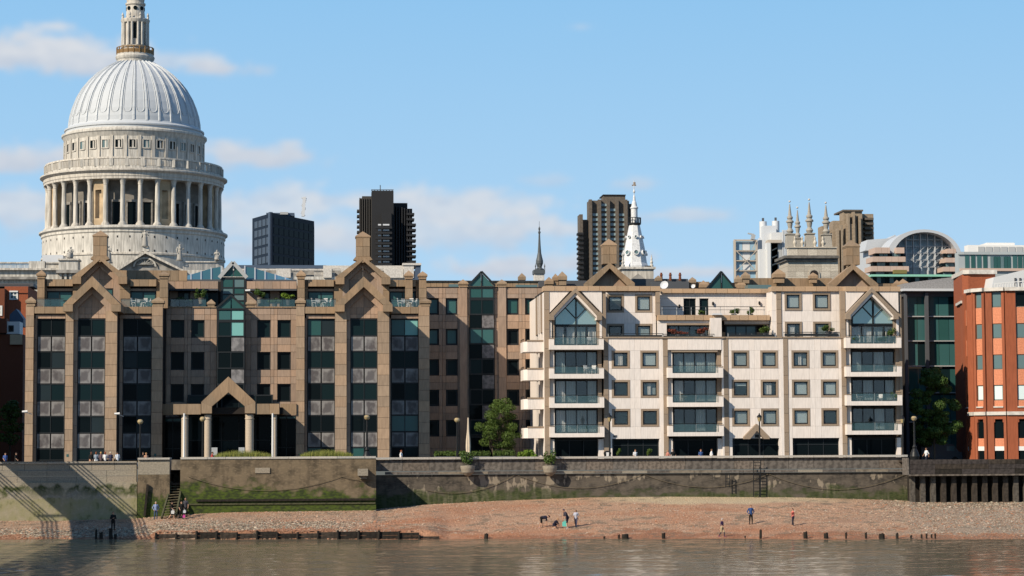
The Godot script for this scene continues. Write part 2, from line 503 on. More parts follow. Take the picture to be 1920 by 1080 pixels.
# ---------- river, beach, promenade ----------
const WALL_BASE := [[-200, 976], [110, 976], [250, 972], [320, 966], [420, 961], [500, 959.5], [704, 957], [706, 955], [790, 947], [960, 938], [1100, 932.5], [1250, 931], [1500, 932.5], [1690, 938], [1720, 942], [1960, 941], [2140, 941]]
const YP := 6.05    # promenade level
func wall_d(u: float) -> float:
	return 217.0 if u < 258 else 216.0 if u < 705 else 222.0 if u < 1703 else 219.0
func wall_base_v(u: float) -> float:
	for i in WALL_BASE.size() - 1:
		if u <= WALL_BASE[i + 1][0]:
			return lerpf(WALL_BASE[i][1], WALL_BASE[i + 1][1], (u - WALL_BASE[i][0]) / (WALL_BASE[i + 1][0] - WALL_BASE[i][0]))
	return 941.0
func bank(u: float) -> float:   # height of the shingle held up behind the old timber revetment at the water's edge
	return 0.62 * smoothstep(270, 300, u) * (1.0 - smoothstep(800, 850, u))
var bumps := FastNoiseLite.new()
func beach_point(u: float, t: float) -> Vector3:   # t = 0 at the water's edge, 1 at the wall
	var a := on_level(u, 1011, 0.0)
	var b := at(u, wall_base_v(u), wall_d(u))
	if t < 0: return Vector3(a.x - (b.x - a.x) * -t, t * 3.0, a.z - (b.z - a.z) * -t)
	var p := a.lerp(b, t)
	var e := 1.0 if u < 705 else lerpf(0.76, 1.0, smoothstep(720, 1000, u))   # level ground at the foot of the set-back wall
	p.y = b.y * minf(1.0, t / e)
	var k := bank(u)
	if k > 0:
		p.y = lerpf(k * smoothstep(0.03, 0.045, t), b.y, minf(1.0, maxf(0, t - 0.03) / (e - 0.03)))
	p.y += 0.11 * bumps.get_noise_2d(p.x * 4, p.z * 4) * smoothstep(0.0, 0.06, t) * (1.0 - smoothstep(0.9, 1.0, t))
	return p
func beach_tint(u: float, t_: float, p: Vector3) -> Color:
	var t := t_ * (0.77 if u < 705 else 1.0)
	var n := bumps.get_noise_2d(p.x * 1.3 + 300, p.z * 2.6)
	var n2 := bumps.get_noise_2d(p.x * 9.0, p.z * 9.0 + 90)
	var pink := Color(0.60, 0.37, 0.235)
	var brick_red := Color(0.53, 0.235, 0.12)
	var grey := Color(0.34, 0.29, 0.225)
	var sand := Color(0.68, 0.53, 0.34)
	var c := pink.lerp(brick_red, clampf(0.35 + n * 1.3 - t * 0.45, 0, 1))
	var left := 1.0 - smoothstep(480, 900, u + n * 260)
	c = c.lerp(grey, clampf(left * (0.75 - t * 0.55) + n2 * 0.25, 0, 1))
	c = c.lerp(Color(0.42, 0.35, 0.26), smoothstep(1500, 1850, u + n * 200) * 0.8)
	var s := smoothstep(1080, 1200, u) * (1.0 - smoothstep(1480, 1640, u)) * smoothstep(0.80, 0.90, t + n * 0.09)
	c = c.lerp(sand, s)
	if t + n * 0.3 + n2 * 0.12 < 0.1: c = c.lerp(Color(0.36, 0.15, 0.075), 0.75)   # ragged band of broken red tile along the tide line
	if n2 > 0.22 and n < 0.1: c = c.lerp(Color(0.20, 0.165, 0.115), 0.6)   # patches of silt
	return c
func build_ground() -> void:
	bumps.seed = 3
	bumps.frequency = 0.05
	bumps.fractal_octaves = 4
	# water: rippled where it is near enough to see, a plain sheet beyond
	var x0 := -70.0
	var x1 := 110.0
	var z0 := -90.0
	var z1 := -206.0
	var nx := 480
	var nz := 420
	var p := PackedVector3Array()
	var n := PackedVector3Array()
	var idx := PackedInt32Array()
	var ripple := FastNoiseLite.new()
	ripple.seed = 11
	ripple.frequency = 0.1
	ripple.fractal_octaves = 3
	var hs := PackedFloat32Array()
	for j in nz + 1:
		for i in nx + 1:
			var x := lerpf(x0, x1, float(i) / nx)
			var z := lerpf(z0, z1, float(j) / nz)
			var calm := 0.55 + 0.75 * smoothstep(-0.35, 0.35, ripple.get_noise_2d(x * 0.35 + 40, z * 0.9))
			hs.append(0.038 * calm * ripple.get_noise_2d(x * 4.6, z * 10.0) + 0.042 * ripple.get_noise_2d(x * 1.1 + 70, z * 2.4) + 0.004)
	for j in nz + 1:
		for i in nx + 1:
			var k := j * (nx + 1) + i
			p.append(Vector3(lerpf(x0, x1, float(i) / nx), hs[k], lerpf(z0, z1, float(j) / nz)))
			var sx := (hs[k + (1 if i < nx else 0)] - hs[k - (1 if i > 0 else 0)]) / (2 * (x1 - x0) / nx)
			var sz := (hs[k + (nx + 1 if j < nz else 0)] - hs[k - (nx + 1 if j > 0 else 0)]) / (2 * (z1 - z0) / nz)
			n.append(Vector3(-sx, 1, -sz).normalized())
			if i < nx and j < nz:
				idx.append_array([k, k + 1, k + nx + 2, k, k + nx + 2, k + nx + 1])
	for q in [[-1500, 600, 1500, z0], [-1500, z0, x0, z1], [x1, z0, 1500, z1]]:
		var s := p.size()
		p.append_array([Vector3(q[0], 0, q[1]), Vector3(q[2], 0, q[1]), Vector3(q[2], 0, q[3]), Vector3(q[0], 0, q[3])])
		for e in 4: n.append(Vector3.UP)
		idx.append_array([s, s + 2, s + 1, s, s + 3, s + 2] if false else [s, s + 1, s + 2, s, s + 2, s + 3])
	# front faces run clockwise seen from above
	for e in range(0, idx.size(), 3):
		if (p[idx[e + 1]] - p[idx[e]]).cross(p[idx[e + 2]] - p[idx[e]]).y > 0:
			var sw := idx[e + 1]
			idx[e + 1] = idx[e + 2]
			idx[e + 2] = sw
	var arr := []
	arr.resize(Mesh.ARRAY_MAX)
	arr[Mesh.ARRAY_VERTEX] = p
	arr[Mesh.ARRAY_NORMAL] = n
	arr[Mesh.ARRAY_INDEX] = idx
	var wm := ArrayMesh.new()
	wm.add_surface_from_arrays(Mesh.PRIMITIVE_TRIANGLES, arr)
	mat("river_water", Color(0.165, 0.135, 0.088), 0.12, "", 1, 0.3)
	structure(part(self, "river", wm, M.river_water, Vector3.ZERO))
	# beach: shingle sheet from under the water up to the wall
	var b := MB.new()
	b.tinted = true
	var cols := range(-200, 2141, 7)
	var ts := [-0.6, -0.2, 0.0]
	for i in 60: ts.append((i + 1) / 60.0 * 1.04)
	var grid := []
	var tint := []
	for u in cols:
		var c := []
		var ct := []
		for t in ts:
			var q := beach_point(u, t)
			c.append(q)
			ct.append(beach_tint(u, t, q))
		grid.append(c)
		tint.append(ct)
	p = PackedVector3Array()
	n = PackedVector3Array()
	idx = PackedInt32Array()
	var cc := PackedColorArray()
	var rows := ts.size()
	for i in cols.size():
		for j in rows:
			p.append(grid[i][j])
			cc.append(tint[i][j])
			var du: Vector3 = grid[mini(i + 1, cols.size() - 1)][j] - grid[maxi(i - 1, 0)][j]
			var dv: Vector3 = grid[i][mini(j + 1, rows - 1)] - grid[i][maxi(j - 1, 0)]
			var nn := du.cross(dv).normalized()
			n.append(nn if nn.y > 0 else -nn)
			if i < cols.size() - 1 and j < rows - 1:
				var k := i * rows + j
				idx.append_array([k, k + 1, k + rows + 1, k, k + rows + 1, k + rows])
	for e in range(0, idx.size(), 3):
		if (p[idx[e + 1]] - p[idx[e]]).cross(p[idx[e + 2]] - p[idx[e]]).y > 0:
			var sw := idx[e + 1]
			idx[e + 1] = idx[e + 2]
			idx[e + 2] = sw
	arr = []
	arr.resize(Mesh.ARRAY_MAX)
	arr[Mesh.ARRAY_VERTEX] = p
	arr[Mesh.ARRAY_NORMAL] = n
	arr[Mesh.ARRAY_COLOR] = cc
	arr[Mesh.ARRAY_INDEX] = idx
	var bm := ArrayMesh.new()
	bm.add_surface_from_arrays(Mesh.PRIMITIVE_TRIANGLES, arr)
	mat("shingle", Color(1.15, 1.15, 1.15), 0.95, "cells", 0.55)
	M.shingle.albedo_color = Color(0.92, 0.92, 0.92)
	M.shingle.vertex_color_use_as_albedo = true
	structure(part(self, "beach", bm, M.shingle, Vector3.ZERO))
	scatter_stones()
	# promenade and the town's ground behind it, as one sheet
	refs(960, 858)
	var g := MB.new()
	var xs := fx(705, 216)
	for q in [[-1500.0, -217.6, xs - 0.3, -232.0], [xs - 0.3, -222.6, 1500.0, -232.0], [-1500.0, -232.0, 1500.0, -3500.0]]:
		g.quad(Vector3(q[0], YP, q[1]), Vector3(q[2], YP, q[1]), Vector3(q[2], YP, q[3]), Vector3(q[0], YP, q[3]), Vector3.UP)
	structure(part(self, "ground", g.mesh(), M.paving, Vector3.ZERO))
func stone_mesh(seed_: int, k := 6) -> ArrayMesh:
	var r := RandomNumberGenerator.new()
	r.seed = seed_
	var b := MB.new()
	var rings := []
	for j in 3:
		var ring := []
		var y: float = [-0.25, 0.12, 0.42][j]
		var rad: float = [0.85, 1.0, 0.55][j]
		for i in k:
			var a := TAU * i / k + r.randf() * 0.4
			var q := rad * r.randf_range(0.75, 1.15)
			ring.append(Vector3(cos(a) * q, y + r.randf_range(-0.08, 0.08), sin(a) * q * 0.8))
		rings.append(ring)
	for j in 2:
		for i in k:
			var c := Vector3(0, 0.1, 0)
			var a: Vector3 = rings[j][i]
			var d: Vector3 = rings[j][(i + 1) % k]
			var e: Vector3 = rings[j + 1][(i + 1) % k]
			var f: Vector3 = rings[j + 1][i]
			b.face(a, d, e, a - c)
			b.face(a, e, f, a - c)
	for i in k: b.face(Vector3(0, 0.5, 0), rings[2][i], rings[2][(i + 1) % k], Vector3.UP)
	return b.mesh()
func scatter_stones() -> void:
	var r := RandomNumberGenerator.new()
	r.seed = 99
	mat("pebble", Color(1, 1, 1), 0.9)
	M.pebble.vertex_color_use_as_albedo = true
	var palette := [Color(0.60, 0.36, 0.24), Color(0.48, 0.21, 0.11), Color(0.36, 0.23, 0.15), Color(0.55, 0.46, 0.36), Color(0.22, 0.15, 0.10), Color(0.66, 0.57, 0.46), Color(0.52, 0.34, 0.23)]
	var grey := [Color(0.38, 0.32, 0.235), Color(0.27, 0.22, 0.155), Color(0.47, 0.40, 0.30), Color(0.13, 0.105, 0.075), Color(0.52, 0.44, 0.33), Color(0.36, 0.23, 0.155), Color(0.20, 0.16, 0.11)]
	for v in 3:
		var xf := []
		var cl := []
		for i in 40000:
			var u := r.randf_range(-60, 1980)
			var t := pow(r.randf(), 0.85)
			var p := beach_point(u, t)
			var rubble := bumps.get_noise_2d(p.x * 2.0 + 55, p.z * 4.0)
			var left := 1.0 - smoothstep(500, 850, u + rubble * 200)
			var right := smoothstep(1450, 1700, u)
			var heap := left * (1.0 - smoothstep(0.35, 0.75, t)) + right * 0.4 + 0.6 * smoothstep(1600, 1720, u) * smoothstep(0.7, 0.9, t)
			if r.randf() > 0.55 + 0.5 * heap + rubble: continue
			if u > 1080 and u < 1600 and t > 0.83 and r.randf() < 0.93: continue
			var s := r.randf_range(0.03, 0.066) * (1 + 0.4 * heap)
			if r.randf() < 0.05 + 0.05 * heap: s *= r.randf_range(1.5, 2.2)
			var c: Color = grey[r.randi() % grey.size()] if r.randf() < heap * 0.8 else palette[r.randi() % palette.size()]
			if heap < 0.4 and r.randf() < 0.72: c = beach_tint(u, t, p).lerp(c, 0.35)
			c = c * r.randf_range(0.7, 1.05)
			if t < 0.1 + rubble * 0.3: c = c.lerp(Color(0.38, 0.16, 0.08), 0.6)   # broken tile
			c.a = 1
			xf.append(Transform3D(Basis.from_euler(Vector3(r.randf_range(-0.4, 0.4), r.randf() * TAU, r.randf_range(-0.4, 0.4))).scaled(Vector3(s, s * r.randf_range(0.5, 0.9), s)), p + Vector3(0, s * 0.12, 0)))
			cl.append(c)
		var mm := MultiMesh.new()
		mm.transform_format = MultiMesh.TRANSFORM_3D
		mm.use_colors = true
		mm.mesh = stone_mesh(40 + v)
		mm.instance_count = xf.size()
		for i in xf.size():
			mm.set_instance_transform(i, xf[i])
			mm.set_instance_color(i, cl[i])
		var o := MultiMeshInstance3D.new()
		o.name = numbered("pebbles")
		o.multimesh = mm
		o.material_override = M.pebble
		o.set_meta("kind", "stuff")
		meta(o, ["small rounded stones strewn over the beach", "angular broken stones strewn over the beach", "flat worn stones strewn over the beach"][v], "stones", "loose stones of the beach")
		add_child(o)

# ---------- river wall ----------
func wall_image(called: String, wide: float, high: float, scheme: int) -> StandardMaterial3D:   # stone with tide stains and weed; row 0 is the top
	var w := 1024
	var h := 128
	var im := Image.create(w, h, false, Image.FORMAT_RGB8)
	var n := FastNoiseLite.new()
	n.seed = 20 + scheme
	n.frequency = 1.0
	n.fractal_octaves = 4
	var stone := [Color(0.33, 0.285, 0.21), Color(0.175, 0.133, 0.086), Color(0.112, 0.094, 0.074)][scheme] as Color
	var dark := [Color(0.24, 0.22, 0.18), Color(0.085, 0.066, 0.043), Color(0.042, 0.037, 0.031)][scheme] as Color
	var weed := [Color(0.085, 0.10, 0.035), Color(0.07, 0.10, 0.014), Color(0.06, 0.08, 0.02)][scheme] as Color
	var weed_dark := Color(0.03, 0.04, 0.014)
	for y in h:
		var m := high * y / h
		for x in w:
			var q := wide * x / w
			var a := n.get_noise_2d(q * 0.5, m * 0.9)
			var b := n.get_noise_2d(q * 1.5 + 50, m * 0.3)      # runs down the face
			var c := n.get_noise_2d(q * 1.6 + 90, m * 5.0)
			var d := n.get_noise_2d(q * 0.12 + 9, m * 0.3)
			var col := stone.lerp(dark, clampf(0.4 + a * 1.1 + b * 0.5, 0, 1))
			col = col.lerp(stone * 1.35, clampf((c - 0.1) * 1.6, 0, 0.5))
			if scheme == 2: col = col.lerp(Color(0.46, 0.38, 0.28), clampf((b * 0.9 + d * 1.3 + a * 0.4 - 0.5) * 3.0, 0, 0.5))
			# weed between the tide lines
			var f := m / high
			var g := 0.0
			if scheme == 0: g = smoothstep(0.02, 0.12, f + a * 0.10) * (1 - smoothstep(0.16, 0.34, f + a * 0.25)) * clampf(0.75 + d + a, 0, 1)
			elif scheme == 1: g = smoothstep(0.34, 0.52, f + a * 0.22 + d * 0.2)
			else: g = smoothstep(0.36, 0.56, f + a * 0.2 + d * 0.2) * (0.9 + 0.3 * c)
			g = clampf(g, 0, 1)
			var wc := weed.lerp(weed_dark, clampf(0.45 + c * 1.2 + a * 0.5, 0, 1))
			if scheme == 2: wc = wc.lerp(Color(0.12, 0.115, 0.075), clampf(0.1 + b, 0, 0.5))
			if scheme == 1 and f > 0.80: wc = wc.lerp(Color(0.12, 0.105, 0.05), clampf(0.4 + a * 2, 0, 0.8))
			col = col.lerp(wc, g)
			if scheme == 0 and f > 0.3: col = col.lerp(Color(0.28, 0.255, 0.145), clampf(smoothstep(0.3, 0.36, f + a * 0.06) * (0.8 + a * 0.8), 0, 1)).lerp(weed, clampf((a + b * 0.4 - 0.25) * 1.5, 0, 0.5))
			im.set_pixel(x, y, col.linear_to_srgb())
	var t := ImageTexture.create_from_image(im)
	var mt := mat(called, Color(1, 1, 1), 0.9)
	mt.albedo_texture = t
	return mt
func wall_face(parent: Node, called: String, mt: Material, u0: float, u1: float, v0: float, d: float, low: float, deep: float) -> void:
	refs((u0 + u1) / 2, 900)
	var xa := fx(u0, d)
	var xb := fx(u1, d)
	var y1 := fy(v0, d)
	var o := Vector3(xa, low, -d)
	var b := MB.new()
	b.box(Vector3.ZERO, Vector3(xb - xa, y1 - low, -deep))
	for q in b.p: b.uv.append(Vector2((q.x - q.z) / (xb - xa), 1.0 - q.y / (y1 - low)))
	part(parent, called, b.mesh(), mt, o)
func chain(label: String, a: Vector3, b: Vector3, sag: float) -> void:
	var m := MB.new()
	var l := []
	for i in 17:
		var t := i / 16.0
		l.append(a.lerp(b, t) + Vector3(0, -sag * 4 * t * (1 - t), 0) - a)
	m.path(l, 0.022, 5)
	var o := part(self, "mooring_chain", m.mesh(), M.rust, a)
	meta(o, label, "chain", "chains looped along the river wall")
func build_river_wall() -> void:
	mat("rust", Color(0.16, 0.13, 0.085), 0.9)
	mat("wall_concrete", Color(0.34, 0.30, 0.235), 0.9, "fine", 0.3)
	mat("wall_block", Color(0.23, 0.195, 0.15), 0.9, "streak", 0.3)
	tones("parapet", Color(0.175, 0.15, 0.127), 0.9, "streak", 0.35, 0.12)
	tones("parapet_pale", Color(0.35, 0.305, 0.24), 0.9, "fine", 0.35, 0.06)
	tones("coping", Color(0.52, 0.49, 0.44), 0.85, "fine", 0.4, 0.08)
	# wall by the bridge, lowest top
	refs(120, 900)
	var w := thing("river_wall", "pale concrete river wall with a green weed line beneath the bridge shadow", "wall", Vector3(fx(120, 217), 0.5, -217), "lengths of river wall")
	panels(w, "coping_stone", M.parapet_pale, range(-80, 259, 42).map(func(x): return minf(x, 257)), [865, 868.5], [], 216.9, 0.9)
	panels(w, "parapet_panel", M.parapet_pale, range(-80, 259, 42).map(func(x): return minf(x, 257)), [868.5, 882], [], 217.1, 0.7)
	panels(w, "wall_stone", [M.wall_concrete, M.parapet_pale[0], M.parapet_pale[1]], range(-80, 259, 56).map(func(x): return minf(x, 257)), [882, 893, 905], [], 217.0, 0.9)
	wall_face(w, "wall_face", wall_image("wall_west", 30, 4, 0), -80, 257, 905, 216.8, 0.3, 1.2)
	# pier next to the stair
	refs(288, 900)
	w = thing("wall_pier", "squat grey concrete pier of the river wall beside the beach stair", "wall", Vector3(fx(288, 215.8), 0.8, -215.8), "lengths of river wall")
	panels(w, "coping_stone", M.coping, [257.5, 288, 318], [858, 862], [], 215.6, 3.0)
	panels(w, "parapet_panel", [M.wall_concrete], [258, 318], [862, 890], [], 215.8, 2.8)
	wall_face(w, "wall_face", wall_image("wall_pier", 6, 5, 1), 258, 318, 890, 215.8, 0.4, 6.0)
	var b := MB.new()
	b.bar(at(277, 908, 215.6), at(271, 967, 215.6), 0.22)
	part(w, "fender_post", b.mesh(), M.timber_dark, at(277, 908, 215.6)).position = -w.position
	# stair recess: back wall
	refs(328, 900)
	w = thing("stair_recess", "dark recess in the river wall behind the beach stair", "wall", Vector3(fx(328, 221), 0.8, -221), "lengths of river wall")
	pb(w, "back_wall", M.wall_block, 312, 862, 346, 1000, 221, 1.0)
	pb(w, "landing", M.timber_brown, 318.5, 905, 338, 909, 216.6, 4.3)
	# wall with thick weed
	refs(520, 900)
	w = thing("river_wall", "brown stone river wall thick with bright green weed and a timber fender", "wall", Vector3(fx(520, 216), 0.8, -216), "lengths of river wall")
	var us := [338.0]
	while us[-1] < 704: us.append(minf(us[-1] + rng.randf_range(34, 52), 705))
	panels(w, "coping_stone", M.coping, us, [856, 860.5], [], 215.9, 1.0)
	wall_face(w, "wall_face", wall_image("wall_weed", 20, 5.2, 1), 338, 705, 860.5, 216, 0.4, 7.2)
	pb(w, "fender_beam", M.timber_dark, 368, 935.5, 704, 939.5, 215.75, 0.25)
	pb(w, "fender_beam", M.timber_green, 342, 943, 704, 946, 215.9, 0.1)
	pb(w, "drain_block", M.parapet_pale[1], 478, 877, 506, 887, 215.9, 0.12)
	pb(w, "corbel", M.parapet_pale[0], 671, 880, 690, 893, 214.9, 1.2)
	pb(w, "corbel", M.wall_block, 675, 893, 688, 899, 215.3, 0.8)
	# long wall in front of the flats
	refs(1200, 900)
	w = thing("river_wall", "long dark stained river wall with a pale coping in front of the flats", "wall", Vector3(fx(1200, 222), 2.5, -222), "lengths of river wall")
	us = [705.0]
	while us[-1] < 1702: us.append(minf(us[-1] + rng.randf_range(40, 62), 1703))
	panels(w, "coping_stone", M.coping, us, [855, 859.5], [], 221.7, 1.0)
	panels(w, "parapet_panel", M.parapet, us, [859.5, 881], [], 222.0, 0.6)
	panels(w, "ledge_stone", [M.parapet[0], M.parapet_pale[0], M.parapet[2], M.wall_block], us.map(func(x): return clampf(x + 17, 705, 1703)), [882, 887.5], [], 221.75, 0.8)
	wall_face(w, "wall_face", wall_image("wall_east", 60, 4.2, 2), 705, 1703, 888, 222, 1.5, 1.0)
	# timber jetty
	refs(1810, 900)
	w = thing("timber_jetty", "dark planked jetty front on close-set timber piles beside the brick building", "jetty", Vector3(fx(1810, 219), 2.4, -219))
	panels(w, "plank", [M.timber_brown, M.timber_dark, M.wharf], range(1704, 2000, 50), [861, 870, 879, 889], [], 218.0, 0.15)
	pb(w, "sill_beam", M.parapet[1], 1704, 889, 2004, 892, 217.9, 0.3)
	pb(w, "deck", M.timber_brown, 1704, 862, 2004, 866, 218.2, 4.0)
	pb(w, "back_wall", M.timber_dark, 1704, 868, 2004, 950, 220.6, 0.6)
	pb(w, "end_post", M.parapet[2], 1702, 858, 1705, 890, 217.9, 2.0)
	for i in 15:
		var u := 1711 + 19.4 * i
		var o := at(u, 892, 218.6)
		b = MB.new()
		b.box(Vector3(-0.24, 0, 0), Vector3(0.24, at(u, 945, 218.6).y - o.y - 0.5, -0.45))
		part(w, "pile", b.mesh(), pick([M.timber_pile, M.timber_brown]), o)
	# wooden stair down to the beach
	var st := thing("beach_stair", "steep weathered wooden stair leaning from the wall recess to the beach", "stair", at(315, 970, 213.6))
	var ta := at(322, 905, 217.2)
	var tb := at(342, 905, 217.2)
	var la := at(303, 972, 213.4)
	var lb := at(330, 968, 213.4)
	for q in [[ta, la], [tb, lb]]:
		b = MB.new()
		b.bar(Vector3.ZERO, q[1] - q[0], 0.16, Vector3.UP, 0.3)
		part(st, "stringer", b.mesh(), M.timber_green, q[0])
	for i in 13:
		var t := (i + 0.5) / 13.0
		b = MB.new()
		var a0: Vector3 = ta.lerp(la, t)
		var a1: Vector3 = tb.lerp(lb, t)
		b.bar(Vector3.ZERO, a1 - a0, 0.28, Vector3.UP, 0.06)
		part(st, "tread", b.mesh(), M.timber_pale, a0)
	# chains
	for q in [["rusty chain hung in a long loop across the weedy stone wall", 352, 893, 640, 893, 215.9, 1.35], ["slack chain end under the stone corbel of the weedy wall", 640, 893, 700, 899, 215.9, 0.2], ["chain rising over the dark wall beside the wall step", 800, 919, 966, 890, 221.9, 0.9], ["chain looped between the planter brackets of the long wall", 968, 890, 1205, 889, 221.9, 1.35], ["chain looped on the long wall below the balcony flats", 1207, 889, 1440, 889, 221.9, 1.3], ["chain looped on the long wall next to the timber jetty", 1442, 889, 1700, 888, 221.9, 1.55]]:
		chain(q[0], at(q[1], q[2], q[5]), at(q[3], q[4], q[5]), q[6])
	# iron ladders
	for q in [[1413, 1426, 864, 932, "tall black iron ladder fixed to the long river wall"], [1361, 1368, 888, 914, "short rusty ladder rungs fixed low on the long river wall"]]:
		var l := thing("wall_ladder", q[4], "ladder", at((q[0] + q[1]) / 2.0, q[3], 221.6))
		for u in [q[0], q[1]]:
			b = MB.new()
			b.bar(at(u, q[2], 221.4), at(u, q[3], 221.4), 0.07, Vector3(0, 0, 1))
			part(l, "rail", b.mesh(), M.iron, Vector3.ZERO).position = -l.position
		for k in int((q[3] - q[2]) / 6):
			b = MB.new()
			b.bar(at(q[0], q[2] + 3 + 6 * k, 221.4), at(q[1], q[2] + 3 + 6 * k, 221.4), 0.05)
			part(l, "rung", b.mesh(), M.iron, Vector3.ZERO).position = -l.position
	# old timber revetment along the water and the stumps beyond it
	var rv := thing("timber_revetment", "low rotten timber revetment holding the rubble at the water's edge", "revetment", on_level(560, 1008, 0.0))
	var u := 292.0
	while u < 822:
		var o := beach_point(u, 0.004)
		o.y = -0.35
		var wide := 38.0 * 0.047
		b = MB.new()
		var hh := 1.06 * rng.randf_range(0.7, 1.0) * (1.0 if u < 780 else 0.75)
		for k in 3: b.box(Vector3(0.02, hh * k / 3.0 + 0.01, rng.randf() * 0.04), Vector3(wide, hh * (k + 1) / 3.0 - 0.01, -0.1))
		part(rv, "plank", b.mesh(), pick([M.timber_dark, M.timber_brown]), o)
		b = MB.new()
		b.tube(Vector3(0, 0, 0.12), Vector3(rng.randf_range(-0.04, 0.04), hh + 0.12, 0.12), 0.13, 0.11, 7)
		part(rv, "stake", b.mesh(), M.timber_dark, o)
		u += 38.0
	for q in [[180, 17, 0.10, 0.2], [190, 12, 0.16, 0.2], [208, 20, 0.16, 0.25], [217, 9, 0.12, 0.2], [911, 9, 0.18, 0.2], [1134, 4, 0.08, 0.1], [1161, 7, 0.09, 0.15], [1173, 8, 0.30, 0.1], [1245, 10, 0.16, 0.2], [1398, 5, 0.05, 0.05], [1426, 16, 0.11, 0.2], [1511, 12, 0.18, 0.2], [1549, 10, 0.2, 0.12], [1587, 11, 0.08, 0.1], [1624, 11, 0.10, 0.1], [1653, 9, 0.25, 0.1], [1682, 10, 0.12, 0.1], [1709, 6, 0.08, 0.1], [1728, 8, 0.08, 0.1], [1738, 9, 0.07, 0.1], [1747, 8, 0.07, 0.1], [1754, 9, 0.07, 0.1]]:
		var o := beach_point(q[0], 0.012)
		b = MB.new()
		var hh: float = q[1] * 0.047
		b.tube(Vector3(0, -0.4, 0), Vector3(rng.randf_range(-0.06, 0.06), hh, rng.randf_range(-0.05, 0.05)), q[2] * 1.1, q[2], 7)
		b.tube(Vector3(q[2] * 0.3, hh * 0.5, 0), Vector3(q[2] * 0.35, hh * 1.12, 0), q[2] * 0.55, q[2] * 0.4, 6)
		var s := part(self, "timber_stump", b.mesh(), M.timber_dark, o)
		meta(s, ("tall black timber post standing at the water's edge" if q[1] >= 14 else "thin black stake standing at the water's edge" if q[2] < 0.1 else "broad black stump of bundled timber at the water's edge" if q[2] >= 0.2 else "black rotted timber stump standing at the water's edge"), "stump", "old timber stumps along the waterline")

# ---------- stone office block with gabled bays ----------
func rows(v0: float, v1: float, step: float) -> Array:
	var a := [v0]
	while a[-1] + step * 1.3 < v1: a.append(a[-1] + step)
	a.append(v1)
	return a
# a gable coping of panels round a pointed opening; c is the middle, half widths and rows in pixels
func gable(parent: Node, called: String, mats: Array, c: float, apex: float, knee: float, foot: float, ho: float, hi: float, iapex: float, iknee: float, d: float, deep: float, split := 3) -> void:
	for s in [-1, 1]:
		for k in split:
			var t0 := k / float(split)
			var t1 := (k + 1) / float(split)
			var a := [[c + s * ho * t0, lerpf(apex, knee, t0)], [c + s * ho * t1, lerpf(apex, knee, t1)], [c + s * hi * t1, lerpf(iapex, iknee, t1)], [c + s * hi * t0, lerpf(iapex, iknee, t0)]]
			for q in a: q[0] += s * 0.1
			pp(parent, called, pick(mats), a, d + rng.randf() * 0.01, deep)
		pp(parent, called, pick(mats), [[c + s * ho, knee + 0.2], [c + s * ho, foot], [c + s * hi, foot], [c + s * hi, iknee + 0.2]], d, deep)
func glass_bay(parent: Node, u0: float, u1: float, d: float, shades: Array) -> void:   # two panes wide: sheets of glass with stained grey panels between the floors
	var v := 598.0
	var k := 0
	while v < 858:
		var v2 := minf(v + 32.5, 862)
		window(parent, u0, v, u1, v2, d, [0.5], [], M.frame_dark, shades[k % shades.size()].map(func(g): return g if rng.randf() < 0.7 else pick([M.glass_deep, M.glass_dusk, M.glass_dark])), 0.07)
		if v2 < 850:
			for i in 2:
				var w := (u1 - u0) / 2
				var sp := stained_panel(parent, u0 + w * i + 1.6, v2 + 0.9, u0 + w * (i + 1) - 1.0, v + 60.3 - 0.6, d + 0.02)
				sp.set_meta("label", "stained grey panel")
		v += 60.3
		k += 1
# glazed panel with a bloom of condensation: paler towards a ragged edge, in six patterns
func stained_panel(parent: Node, u0: float, v0: float, u1: float, v1: float, d: float) -> MeshInstance3D:
	if not M.has("stained"):
		var a := []
		for k in 10:
			var n := FastNoiseLite.new()
			n.seed = 60 + k
			n.frequency = 0.028
			var im := Image.create(48, 48, false, Image.FORMAT_RGB8)
			for y in 48:
				for x in 48:
					var e := minf(minf(x, 47 - x), minf(y, 47 - y)) / 24.0
					var f := clampf(smoothstep(0.5, 0.02, e + n.get_noise_2d(x, y) * 0.4) * 0.7 + n.get_noise_2d(x * 1.2 + 99, y * 0.7) * 0.4 * (k % 3) + (0.12 if k > 2 else 0.0), 0, 1)
					im.set_pixel(x, y, Color(0.11, 0.102, 0.104).lerp(Color(0.30, 0.29, 0.285), f).linear_to_srgb())
			var m := mat("stained_%d" % k, Color(1, 1, 1), 0.3, "", 1, 0.25)
			m.albedo_texture = ImageTexture.create_from_image(im)
			a.append(m)
		M.stained = a
	var o := Vector3(fx(u0, d), fy(v1, d), -d)
	var s := Vector3(fx(u1, d), fy(v0, d), -d) - o
	var b := MB.new()
	b.box(Vector3.ZERO, Vector3(s.x, s.y, -0.06))
	for q in b.p: b.uv.append(Vector2(q.x / s.x, 1 - q.y / s.y))
	return part(parent, "spandrel_panel", b.mesh(), pick(M.stained), o)
